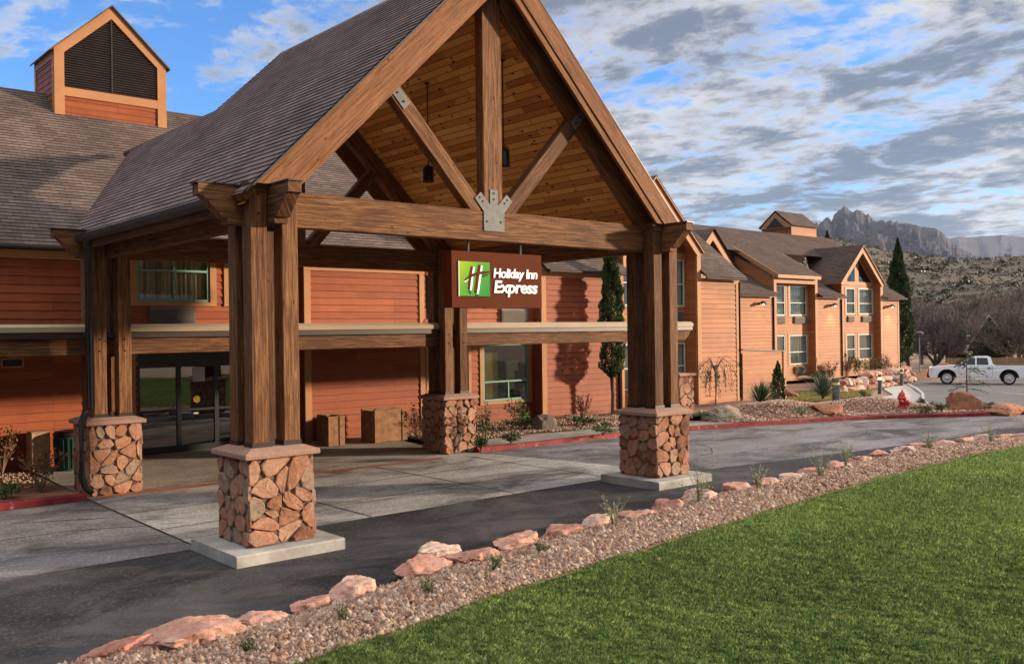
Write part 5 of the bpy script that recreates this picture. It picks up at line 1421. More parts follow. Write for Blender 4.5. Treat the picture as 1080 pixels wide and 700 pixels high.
def build_edging():
    # (x px, y px of the foot, width px) read along the gravel edge, then filled in to the far end
    L = [(128, 699, 62, .30), (205, 688, 100, .55), (282, 664, 58, .60), (330, 646, 40, .55), (374, 633, 72, .70), (442, 610, 56, .50), (498, 598, 60, .45), (460, 590, 44, .95), (548, 581, 54, .55), (594, 570, 44, .45), (634, 558, 40, .80),
         (668, 552, 40, .60), (706, 542, 42, .50), (742, 530, 44, .75), (776, 522, 38, .55), (806, 515, 32, .62), (833, 509, 30, .8), (858, 503, 30, .55), (884, 497, 30, .6), (908, 490, 28, .7), (930, 485, 26, .55), (952, 480, 26, .85), (974, 475, 24, .6), (996, 471, 24, .7), (1016, 468, 22, .5), (1036, 466, 22, .8), (1056, 465, 22, .6), (1076, 464, 22, .7)]
    L.sort(key=lambda q: q[0]); rg = random.Random(21); n = len(L)
    for i, (px, py, w, tone) in enumerate(L):
        p = gp(px, py - w * .10, .05); k = float((p - CAM) @ FW); ww = w * k / FPX / 1.5 * 1.18
        ang = math.atan2(float(np.interp(p[0] + .3, SLx[:, 0], SLx[:, 1]) - np.interp(p[0] - .3, SLx[:, 0], SLx[:, 1])), .6)
        adj = 'near white' if tone > .85 else ('pale pink' if tone > .58 else 'salmon pink')
        if i < 14: lab = f'{adj} flat rock edging the asphalt, {ORD[i]} from the near end'
        else: lab = f'{adj} flat rock edging the asphalt, {ORD[n - 1 - i]} from the far end' if i < n - 1 else f'{adj} flat edging rock beside the asphalt at the very far end of the row'
        rock('edging_rock', (p[0], p[1], .075), (ww * rg.uniform(.84, .97), ww * rg.uniform(.55, .74), ww * rg.uniform(.30, .42) + .035), 300 + i, MT['rock'], lab, 'rock', 'flat sandstone rocks edging the gravel bed', ang + rg.uniform(-.25, .25), tone, 5 if px < 560 else 4, .42)
build_edging()

# ------------------------------------------------------------------ plants
def foliage_np(name, par, cen, direc, ln, wd, mat, tone):
    V, F, t = leaf_quads(cen, direc, ln, wd, tone)
    return np_mesh(name, V, F, np.clip(t, 0, 1), mat, par)
def shrub(name, loc, w, h, n, leaf, mat, label, cat='shrub', group=None, seed=0, stems=7, sparse=False):
    rng = np.random.default_rng(seed + 100); t = thing(name, label, cat, loc, 0, group)
    m = MB(); tips = []
    for i in range(stems):
        a = rng.uniform(0, 6.28); r = rng.uniform(.15, .5) * w; z = h * rng.uniform(.55, .95)
        p = [(0, 0, -.02), (math.cos(a) * r * .4, math.sin(a) * r * .4, z * .5), (math.cos(a) * r, math.sin(a) * r, z)]
        m.tube(p, [.012, .008, .004], 5, False); tips.append(p)
    m.build('stem', MT['bark2'], t, True)
    if sparse:
        idx = rng.integers(0, stems, n); f = rng.uniform(.35, 1.05, n); T = np.array(tips)[idx]
        cen = T[:, 1] + (T[:, 2] - T[:, 1]) * ((f - .35) / .65)[:, None] + rng.normal(0, .05 * w, (n, 3))
    else:
        k = 9; cc = np.stack([rng.normal(0, .22 * w, k), rng.normal(0, .22 * w, k), h * rng.uniform(.35, .8, k)], 1); j = rng.integers(0, k, n)
        cen = cc[j] + unit(rng.normal(size=(n, 3))) * (rng.random((n, 1)) ** .5) * np.array([.26 * w, .26 * w, .26 * h])
    cen[:, 2] = np.clip(cen[:, 2], .01, h * 1.05)
    d = unit(cen - np.array([0, 0, h * .2]) + rng.normal(0, .3 * w, (n, 3)))
    foliage_np('foliage', t, cen, d, leaf * rng.uniform(.7, 1.3, n), leaf * .5 * rng.uniform(.7, 1.3, n), mat, rng.random(n))
    return t
def cypress(name, loc, h, r, z0, n, label, seed, group=None, leaf=.10, bulge=.35, lean=0):
    rng = np.random.default_rng(seed); t = thing(name, label, 'cypress', loc, 0, group)
    m = MB(); m.tube([(0, 0, -.05), (.02, 0, z0 * .6), (0, .01, z0 + .5), (0, 0, h * .7)], [.085 * r / .4, .07 * r / .4, .06 * r / .4, .02], 8, False)
    for k in range(3): m.tube([(0, 0, z0 * .45), (.10 * math.cos(k * 2.1), .10 * math.sin(k * 2.1), z0 + .4)], [.045, .03], 6, False)
    m.build('trunk', MT['bark2'], t, True)
    z = rng.random(n) ** .85
    prof = np.minimum(1, (z / .08 + .25)) * (1 - np.clip((z - bulge) / (1 - bulge), 0, 1) ** 1.7)
    a = rng.uniform(0, 6.283, n)
    lump = 1 + .16 * np.sin(a * 3 + z * 19) + .12 * np.sin(a * 5 - z * 37 + 1) + .10 * np.sin(z * 61 + a * 2)
    rr = r * prof * lump * (1 - .38 * rng.random(n) ** 2.2)
    cen = np.stack([rr * np.cos(a) + lean * z, rr * np.sin(a), z0 + z * (h - z0)], 1)
    d = unit(np.stack([np.cos(a) * .55, np.sin(a) * .55, np.full(n, 1.)], 1) + rng.normal(0, .35, (n, 3)))
    foliage_np('crown', t, cen, d, leaf * rng.uniform(.7, 1.5, n), leaf * .42 * rng.uniform(.7, 1.3, n), MT['cypress'], np.clip(.5 + .5 * (lump - 1) / .2 * .6 + rng.normal(0, .25, n), 0, 1))
    return t
cypress('cypress_tree', (17.50, 9.64, .12), 6.6, .38, 1.30, 14000, 'tall narrow cypress against the sided wall close to the far front pier', 31, None, .10)
cypress('cypress_tree', tuple(dp(948.5, 396, 66.5)), 9.75, .88, 1.0, 17000, 'tall dark cypress standing at the far end of the orange hotel wing', 32, None, .17, .30)
cypress('cypress_tree', (*dp(873, 300, 200)[:2].tolist(), 12.2), 11.4, 1.35, .8, 4500, 'small pointed cypress on the hillside just above the far roof', 33, None, .5, .2)
cypress('juniper', (25.35, 8.3, .12), 1.62, .27, .05, 4200, 'small cone shaped juniper in front of the low screen wall', 34, None, .07, .25)
def yucca(loc, r, n, label, seed):
    rg = random.Random(seed); t = thing('yucca', label, 'yucca', loc, 0, 'spiky yuccas on the gravel mound')
    m = MB()
    for i in range(n):
        a = rg.uniform(0, 6.283); el = rg.uniform(.12, 1.45); L = r * rg.uniform(.75, 1.08); d = Vector((math.cos(a) * math.cos(el), math.sin(a) * math.cos(el), math.sin(el))); sd = Vector((-math.sin(a), math.cos(a), 0)) * .022
        b = Vector((0, 0, .06)) + d * .04; md = b + d * L * .55; tp = b + d * L - Vector((0, 0, L * .07 * rg.random())); m._t = rg.random()
        m.face([b - sd * .6, b + sd * .6, md + sd, md - sd]); m.face([md - sd, md + sd, tp])
    m.build('leaf_rosette', MT['yucca'], t, True)
    m = MB(); m.tube([(0, 0, -.03), (0, 0, .10)], [.07, .05], 8); m.build('stem', MT['bark2'], t, True)
yucca((22.3, 7.0, .30), .88, 170, 'smaller spiky yucca on the gravel mound in front of the screen wall siding', 4)
yucca((26.9, 7.3, .28), 1.05, 190, 'larger spiky yucca between the juniper and the first path light', 5)
yucca((26.6, 3.3, .12), .34, 70, 'small spiky yucca just behind the red fire hydrant', 6)
def weeping(loc):
    t = thing('weeping_tree', 'small bare weeping tree with drooping twigs against the drainpipe', 'tree', loc); rg = random.Random(9)
    m = MB(); m.tube([(0, 0, -.05), (.05, 0, .8), (.02, 0, 1.55)], [.05, .045, .03], 7); m.build('trunk', MT['bark2'], t, True)
    m = MB(); lv = []
    for i in range(30):
        a = rg.uniform(2.0, 5.2) if i % 3 else rg.uniform(0, 6.28); R_ = rg.uniform(.25, 1.05) * (1 if i % 3 else .5); top = 1.55 + rg.uniform(0, .35) * (R_ > .4)
        P = [(.02, 0, 1.5 - .3 * rg.random()), (math.cos(a) * R_ * .4, math.sin(a) * R_ * .4, top), (math.cos(a) * R_ * .8, math.sin(a) * R_ * .8, top - .25), (math.cos(a) * R_, math.sin(a) * R_, top - rg.uniform(.6, 1.25))]
        m.tube(P, [.012, .010, .007, .004], 4, False); lv += [Vector(P[2]).lerp(Vector(P[3]), rg.random()) for _ in range(14)]
    m.build('branches', MT['twig'], t, True)
    c = np.array([tuple(v) for v in lv]) + np.random.default_rng(2).normal(0, .04, (len(lv), 3)); d = np.tile(np.array([[.2, .1, -1.]]), (len(c), 1))
    foliage_np('foliage', t, c, d, .10, .035, MT['shrub'], np.random.default_rng(1).random(len(c)))
weeping((22.75, 9.3, .12))
S = shrub
S('shrub', tuple(gp(615, 446, .14)), .62, .92, 330, .07, MT['red_shrub'], 'russet leaved shrub in front of the sided wall beside the cypress shadow', seed=1, sparse=True, stems=12)
S('ground_shrub', tuple(gp(619, 448, .14)), .75, .30, 900, .06, MT['shrub'], 'low dark green shrub at the foot of the russet shrub', seed=2)
S('shrub', tuple(gp(548, 450, .14)), .85, .85, 620, .07, MT['shrub'], 'leafy shrub under the lobby window beside the round grey boulder', seed=3)
S('ground_shrub', tuple(gp(552, 452, .14)), .9, .42, 1000, .06, MT['shrub'], 'mounded low green plant beneath the lobby window', seed=4)
S('ground_shrub', tuple(gp(539, 467, .14)), .55, .30, 900, .05, MT['shrub'], 'dark green clump growing beside the red kerb where it meets the rear pier', seed=5)
S('shrub', tuple(gp(512, 471, .14)), .5, 1.35, 380, .06, MT['shrub'], 'tall thin shrub close behind the rear pier next to the lobby window', seed=6, sparse=True, stems=9)
S('ground_shrub', tuple(gp(507, 476, .14)), .45, .45, 500, .06, MT['shrub'], 'low plant at the foot of the rear pier next to the lobby window', seed=7)
S('shrub', tuple(gp(440, 462, .1)), .75, 1.0, 300, .07, MT['red_shrub'], 'thin reddish shrub between the wide planter and the rear pier', seed=8, sparse=True)
S('shrub', tuple(gp(42, 518, .12)), .9, .85, 420, .07, MT['red_shrub'], 'dark reddish shrub in the bed behind the short red kerb beside the bin', seed=9, sparse=True, stems=12)
S('shrub', tuple(gp(2, 500, .12)), .9, 1.1, 420, .08, MT['red_shrub'], 'dark bush cut by the frame edge under the dim vented siding', seed=10, sparse=True, stems=11)
S('ground_shrub', tuple(gp(4, 525, .12)), .6, .26, 500, .06, MT['shrub'], 'low green plant in the shaded bed at the frame edge beside the kerb', seed=11)
S('ground_shrub', tuple(gp(638, 452, .14)), .4, .2, 400, .05, MT['shrub'], 'tiny green plant in the bed below the tall narrow cypress', seed=12)
S('ground_shrub', tuple(gp(636, 458, .14)), .75, .28, 600, .05, MT['shrub'], 'dark green plant spilling on the walk by the far front pier', seed=13)
S('ground_shrub', tuple(gp(752, 441, .2)), 1.0, .22, 700, .05, MT['shrub'], 'creeping plant in the gravel just behind the red kerb', seed=14)
S('ground_shrub', tuple(gp(845, 437, .3)), .7, .3, 500, .06, MT['sage'], 'low grey plant on the gravel mound against the rough brown boulder', seed=15)
S('ground_shrub', tuple(gp(912, 418, .12)), .5, .3, 400, .06, MT['shrub'], 'small green tuft beside the concrete path', seed=16)
S('ground_shrub', tuple(gp(976, 436, .12)), .55, .3, 400, .06, MT['shrub'], 'small dark plant between the hydrant and the red boulder', seed=17)
S('ground_shrub', tuple(gp(992, 434, .12)), .5, .35, 400, .06, MT['shrub'], 'small dark plant touching the red boulder on its hydrant side', seed=18)
S('ground_shrub', tuple(gp(1043, 433, .12)), .5, .35, 400, .06, MT['shrub'], 'green plant tucked behind the red boulder under the truck bed', seed=19)
for i, (px, py, w, h, lab) in enumerate([(858, 400, .9, .5, 'low bush at the foot of the first far window bay'), (893, 393, .9, 1.6, 'bare upright bush on the drainpipe side of the far gable windows'), (907, 391, 1.1, 1.3, 'green bush under the far gable windows'), (923, 391, 1.3, 1.3, 'green bush at the corner of the far gable nearest the tall cypress'), (934, 390, 1.2, 1.5, 'russet bush in front of the last orange wall'), (875, 396, 1.2, 1.1, 'bare arching bush beneath the lit wall lamp')]):
    d = pray(px, py); p = CAM + d * ((17.55 - .25 * (i % 3) - CAM[1]) / d[1]); S('shrub', (float(p[0]), float(p[1]), -.08 if p[0] < 44 else -.2), w * 1.15, h * 1.1, 700, .10, MT['red_shrub'] if 'bare' in lab or 'russet' in lab else MT['shrub'], lab, seed=30 + i, sparse='bare' in lab)
def sage(loc, h, label, seed, green=False):
    rng = np.random.default_rng(seed); t = thing('desert_plant', label, 'plant', loc, 0, 'young desert plants in the gravel strip'); m = MB(); C_ = []
    for i in range(16):
        a = rng.uniform(0, 6.28); r = h * rng.uniform(.08, .55); z = h * rng.uniform(.5, 1.05); P = [(0, 0, -.02), (math.cos(a) * r * .35, math.sin(a) * r * .35, z * .55), (math.cos(a) * r, math.sin(a) * r, z)]
        m.tube(P, [.006, .0045, .003], 4, False); P = np.array(P)
        for f in rng.uniform(.2, 1.05, 16): C_.append((P[1] * f * 2 if f < .5 else P[1] + (P[2] - P[1]) * (f - .5) * 2) + rng.normal(0, .015, 3))
    m.build('stem', MT['sage'], t, True); c = np.array(C_); n = len(c)
    foliage_np('foliage', t, c, unit(rng.normal(size=(n, 3)) + np.array([0, 0, .9])), .04 * rng.uniform(.6, 1.3, n), .014, MT['olive'] if green else MT['sage'], rng.random(n))
for i, (px, py, h, lab, g) in enumerate([
    (262, 690, .16, 'tiny green plant in the gravel beside the biggest edging rock by the lawn corner', 1), (362, 657, .18, 'tiny green plant below the gap of the fourth and fifth edging rocks', 1), (452, 628, .22, 'small green plant in the gravel near the lawn, third along from the near end', 1),
    (522, 604, .24, 'small bright green plant midway along the gravel strip', 1), (570, 585, .22, 'small green plant between the edging rocks and a bare patch of gravel', 1), (648, 556, .50, 'grey green twiggy plant in front of the far front pier', 0),
    (736, 530, .62, 'tall wispy plant just past the far front pier footing', 0), (800, 518, .46, 'bushy grey plant beside the asphalt, next after the tall wispy one', 0), (866, 503, .58, 'wispy plant by the asphalt, tallest past the footing', 0),
    (892, 492, .52, 'thin wispy plant standing next to the tallest one past the footing', 0), (980, 473, .44, 'small grey plant second to last along the gravel strip', 0), (1046, 467, .50, 'last grey plant at the far end of the gravel strip', 0)]):
    p = gp(px, py, .14); sage((p[0], p[1], .13), h, lab, 60 + i, bool(g))
# boulders
def brock(px, py, w, h, seed, mat, label, z=.1, tone=None, depth=.8, sub=4):
    p = gp(px, py, z); k = float((p - CAM) @ FW); s = k / FPX
    return rock('boulder', (p[0], p[1] + w * s * .2, z - .04), (w * s * .56, w * s * .56 * depth, h * s * .84), seed, mat, label, 'boulder', None, -.6, tone, sub)
brock(578, 453, 36, 22, 501, MT['greyrock'], 'rounded grey boulder beneath the lobby window', .12, .4)
brock(582, 446, 22, 11, 502, MT['rock'], 'small tan boulder beside the corner of the sided wall', .12, .4)
brock(771, 441, 44, 17, 503, MT['greyrock'], 'low brown boulder behind the kerb below the weeping tree', .2, .8)
brock(880, 433, 46, 13, 504, MT['redrock'], 'low rough brown boulder on the gravel mound behind the kerb', .28, .25)
brock(1022, 434, 44, 27, 505, MT['redrock'], 'big red boulder in front of the white pickup truck', .1, .25)
brock(1072, 434, 52, 12, 506, MT['redrock'], 'low flat red boulder beside the big red boulder behind the kerb', .1, .5)
brock(836, 416, 15, 9, 507, MT['redrock'], 'dark red rock pile beside the end of the screen wall', .1, .2)
brock(866, 412, 12, 9, 508, MT['rock'], 'pale round rock at the edge of the small grass patch', .05, .8)
rock('rock_slab', tuple(gp(850, 398, .1)), (.9, .2, .16), 520, MT['rock'], 'long pale rock slab leaning under the first far window bay', 'rock', None, -.5, .8)
def terrace():
    # dry laid wall of tumbled red blocks along the far wing
    t = thing('boulder_wall', 'low terrace wall of tumbled red sandstone blocks in front of the far wing', 'wall', tuple(gp(915, 410, 0))); rg = random.Random(4)
    P = [gp(874, 412, 0), gp(895, 410, 0), gp(920, 407, -.1), gp(943, 403.5, -.2), gp(964, 399.5, -.3)]
    L = [Vector((float(p[0]), float(p[1]), gz(float(p[0]), 0))) for p in P]; bm = bmesh.new(); ton = []
    i = 0
    for a, b in zip(L, L[1:]):
        d = b - a; n = max(3, int(d.length / .55))
        for j in range(n):
            for lay in range(2 if i < 2 else 3):
                me = rock_mesh(700 + i * 40 + j * 3 + lay, .42 * rg.uniform(.7, 1.2), .34, .26 * rg.uniform(.8, 1.2), 2)
                p = a + d * ((j + .5 * (lay % 2) + rg.uniform(-.2, .2)) / n); M_ = Matrix.Translation(p + Vector((0, lay * .16, .10 + lay * .30)) - t.location) @ Matrix.Rotation(rg.uniform(0, 6), 4, 'Z')
                k = len(bm.faces); me.transform(M_); bm.from_mesh(me); ton += [rg.uniform(.2, 1)] * (len(me.polygons)); bpy.data.meshes.remove(me)
        i += 1
    me = bpy.data.meshes.new('boulder_wall'); bm.to_mesh(me); bm.free()
    at = me.attributes.get('tone') or me.attributes.new('tone', 'FLOAT', 'FACE'); at.data.foreach_set('value', np.array(ton, dtype=np.float32))
    link_mesh('stone_blocks', me, MT['rock'], t)
terrace()
# ------------------------------------------------------------------ street furniture by the piers
def planter(loc, w, d, h, label, seed):
    t = thing('stone_planter', label, 'planter', loc, -.02, 'rough square planters against the siding'); rg = random.Random(seed)
    m = MB(); a = .09
    for (x0, y0, x1, y1) in ((-w / 2, -d / 2, w / 2, -d / 2 + a), (-w / 2, d / 2 - a, w / 2, d / 2), (-w / 2, -d / 2 + a, -w / 2 + a, d / 2 - a), (w / 2 - a, -d / 2 + a, w / 2, d / 2 - a)): m.box(x0, y0, 0, x1, y1, h + rg.uniform(-.02, .02), .025)
    m.box(w / 2 - .17, -d / 2 - .02, 0, w / 2 - .13, -d / 2 - .001, h * .97, .01)
    m.build('planter_wall', plain('planter_stone', (.24, .13, .07), .95, var=.35, vs_=7, bump=.8, bs=22), t, True)
    m = MB(); m.face([(-w / 2 + a, -d / 2 + a, h - .1), (w / 2 - a, -d / 2 + a, h - .1), (w / 2 - a, d / 2 - a, h - .1), (-w / 2 + a, d / 2 - a, h - .1)]); m.build('soil', MT['soil'], t, True)
planter((6.55, 9.55, .10), .50, .6, .78, 'narrow rough brown planter beside the tan corner board under the canopy', 1)
planter((8.08, 9.35, .09), 1.02, .72, .86, 'wide rough brown planter in the middle of the shaded siding', 2)
def post_marker():
    t = thing('concrete_post', 'short square concrete post standing in the bed between the bin and the siding', 'post', (-.42, 10.05, .1)); m = MB(); m.box(-.2, -.2, 0, .2, .2, .84, .03); m.build('post_body', plain('sandy_concrete', (.36, .24, .13), .9, var=.3, vs_=9, bump=.6), t, True)
    m = MB(); m.box(-.17, -.17, .84, .17, .17, .87, .012); m.build('post_cap', MT['cap'], t, True)
post_marker()
def bin_():
    t = thing('litter_bin', 'dark green ribbed litter bin behind the rear pier with the drainpipes', 'bin', (.12, 9.75, .1)); m = MB(); m.lathe([(.25, 0), (.27, .05), (.29, .72), (.30, .74)], (0, 0, 0), 24)
    for k in range(20):
        a = k * 6.283 / 20; m.tube([(.268 * math.cos(a), .268 * math.sin(a), .06), (.295 * math.cos(a), .295 * math.sin(a), .70)], .016, 5)
    m.build('bin_body', MT['plastic_green'], t, True)
    m = MB(); m.lathe([(.31, .74), (.315, .80), (.28, .86), (.15, .88), (.13, .84), (0, .84)], (0, 0, 0), 24); m.build('bin_lid', MT['black'], t, True)
bin_()
def hydrant(loc):
    t = thing('fire_hydrant', 'red fire hydrant standing in the gravel behind the kerb', 'fire hydrant', loc, .3)
    m = MB(); m.lathe([(.17, 0), (.17, .04), (.115, .05), (.11, .40), (.125, .43), (.125, .47), (.16, .48), (.16, .52), (.14, .53), (.13, .60), (.10, .67), (.05, .71), (.045, .73), (.03, .735), (.03, .79), (0, .79)], (0, 0, 0), 24); m.build('barrel', MT['hydrant_red'], t, True)
    for s in (-1, 1):
        m = MB(); m.lathe([(.05, s * .09), (.055, s * .14), (.07, s * .15), (.07, s * .19), (.03, s * .20), (.03, s * .225), (0, s * .225)], (0, 0, .40), 14, 'x'); m.build('side_outlet', MT['hydrant_red'], t, True)
    m = MB(); m.lathe([(.075, -.09), (.08, -.15), (.10, -.16), (.10, -.21), (.035, -.22), (.035, -.25), (0, -.25)], (0, 0, .36), 16, 'y'); m.build('front_outlet', MT['hydrant_red'], t, True)
    m = MB()
    for k in range(8): a = k * .785; m.lathe([(.014, .515), (.014, .545), (0, .55)], (.148 * math.cos(a), .148 * math.sin(a), 0), 6)
    m.build('flange_bolt', MT['hydrant_red'], t, True)
hydrant((24.5, 2.95, .10))
def bollard(px, py, h, z, label, lit=False, r=.10):
    p = gp(px, py, z); t = thing('path_light', label, 'bollard light', tuple(p), 0, 'bollard lights along the path')
    m = MB(); m.lathe([(r * 1.1, 0), (r * 1.1, .03), (r, .04), (r, h * .74)], (0, 0, 0), 18); m.build('bollard_post', MT['black'], t, True)
    b, nt, bs = newmat('bollard_lens'); bs.inputs['Base Color'].default_value = (.75, .58, .22, 1); bs.inputs['Roughness'].default_value = .3
    if lit: bs.inputs['Emission Color'].default_value = (1, .75, .3, 1); bs.inputs['Emission Strength'].default_value = 1.6
    m = MB(); m.lathe([(r * .9, h * .74), (r * .9, h * .85)], (0, 0, 0), 18); m.build('lens', b, t, True)
    m = MB(); m.lathe([(r, h * .85), (r * 1.02, h * .93), (r * .7, h * .985), (0, h)], (0, 0, 0), 18); m.build('bollard_cap', MT['black'], t, True)
bollard(882, 423, .92, .05, 'short dark bollard light in the gravel beside the larger yucca', False, .15)
bollard(928, 415, .88, .0, 'black bollard light with a glowing band on the small grass patch', True, .085)
bollard(951, 406, .86, -.1, 'black bollard light by the terrace wall, last one along the path', False, .085)

# ------------------------------------------------------------------ parking area
def far_sheet(name, pts, dz, mat):
    mb = MB(); from mathutils.geometry import tessellate_polygon
    # grid cells clipped to the polygon keep the sheet on the slope
    poly = pts
    xs = [p[0] for p in poly]; x = math.floor(min(xs)); 
    while x < max(xs):
        def clip(P, c, keep):
            out = []
            for i in range(len(P)):
                a, b = P[i], P[(i + 1) % len(P)]; ia, ib = (a[0] >= c) == keep, (b[0] >= c) == keep
                if ia: out.append(a)
                if ia != ib: t = (c - a[0]) / (b[0] - a[0]); out.append((c, a[1] + t * (b[1] - a[1])))
            return out
        q = clip(clip(poly, x, True), x + 1.0, False)
        if len(q) > 2: mb.face([(a, b, gz(a, b) + dz) for a, b in q], q)
        x += 1.0
    mb._s = True; return mb.build(name, mat, None, kind='structure')
G = lambda px, py, z=-.1: tuple(gp(px, py, z)[:2])
far_sheet('parking_lot', [(28.6, -.2), (29.2, 4.2), (35.5, 8.6), (45, 13.6), (60, 22), (75, 10), (60, -14), (34, -7)], .004, MT['lot'])
far_sheet('path', [(25.9, 6.9), (30.0, 7.2), (35.0, 8.6), (40, 11.6), (46.5, 15.0), (47.5, 13.9), (41, 10.6), (35.8, 7.7), (31.5, 5.8), (28.2, 4.6), (27.2, 5.9)], .008, MT['walk_far'])
far_sheet('grass_patch', [(28.2, 8.6), (34, 9.1), (40, 12.2), (46, 15.6), (45.2, 16.6), (38, 13.2), (30, 12.6), (29.2, 11.5)], .012, plain('dry_turf', (.20, .17, .045), .95, var=.35, vs_=2.5, bump=.5, bs=25))
far_sheet('planting_bed', [(29.2, 11.6), (30, 12.7), (38, 13.4), (47, 17.2), (55, 18.4), (30, 18.5)], .03, MT['soil'])
def patch_grass():
    rng = np.random.default_rng(8); n = 26000; x = rng.uniform(28.4, 46, n); lo = np.interp(x, [28.2, 34, 40, 46], [8.65, 9.15, 12.25, 15.6]); hi = np.interp(x, [28.2, 30, 38, 46], [10.5, 12.5, 13.2, 16.5]); y = lo + (hi - lo) * rng.random(n)
    z = np.array([gz(a, b) for a, b in zip(x, y)]) + .03; c = np.stack([x, y, z], 1)
    V, F, t = leaf_quads(c, rng.normal(0, .4, (n, 3)) + np.array([0, 0, 1.]), .09, .022, rng.random(n)); g = np_mesh('grass', V, F, t, MT['dry_grass'], None, 'stuff'); tag(g, 'yellowed dry grass patch between the screen wall and the path', 'grass')
patch_grass()
kerb([(29.0, 4.3), (32, 5.9), (36, 7.8), (41.2, 10.6), (46.4, 13.6)], -1, .10, .14, 'kerb', MT['walk_far'])
def lot_lines():
    mb = MB()
    for k in range(7):
        a = Vector((38.5 + k * 2.1, 2.5 - k * 1.7)); d = Vector((.62, .78)).normalized(); n = Vector((-d.y, d.x)) * .05; b = a + d * 5.2
        mb.face([(q.x, q.y, gz(q.x, q.y) + .014) for q in (a - n, b - n, b + n, a + n)])
    mb.build('parking_markings', plain('worn_white_line', (.55, .55, .52), .7, var=.3, vs_=6), None, kind='structure')
lot_lines()
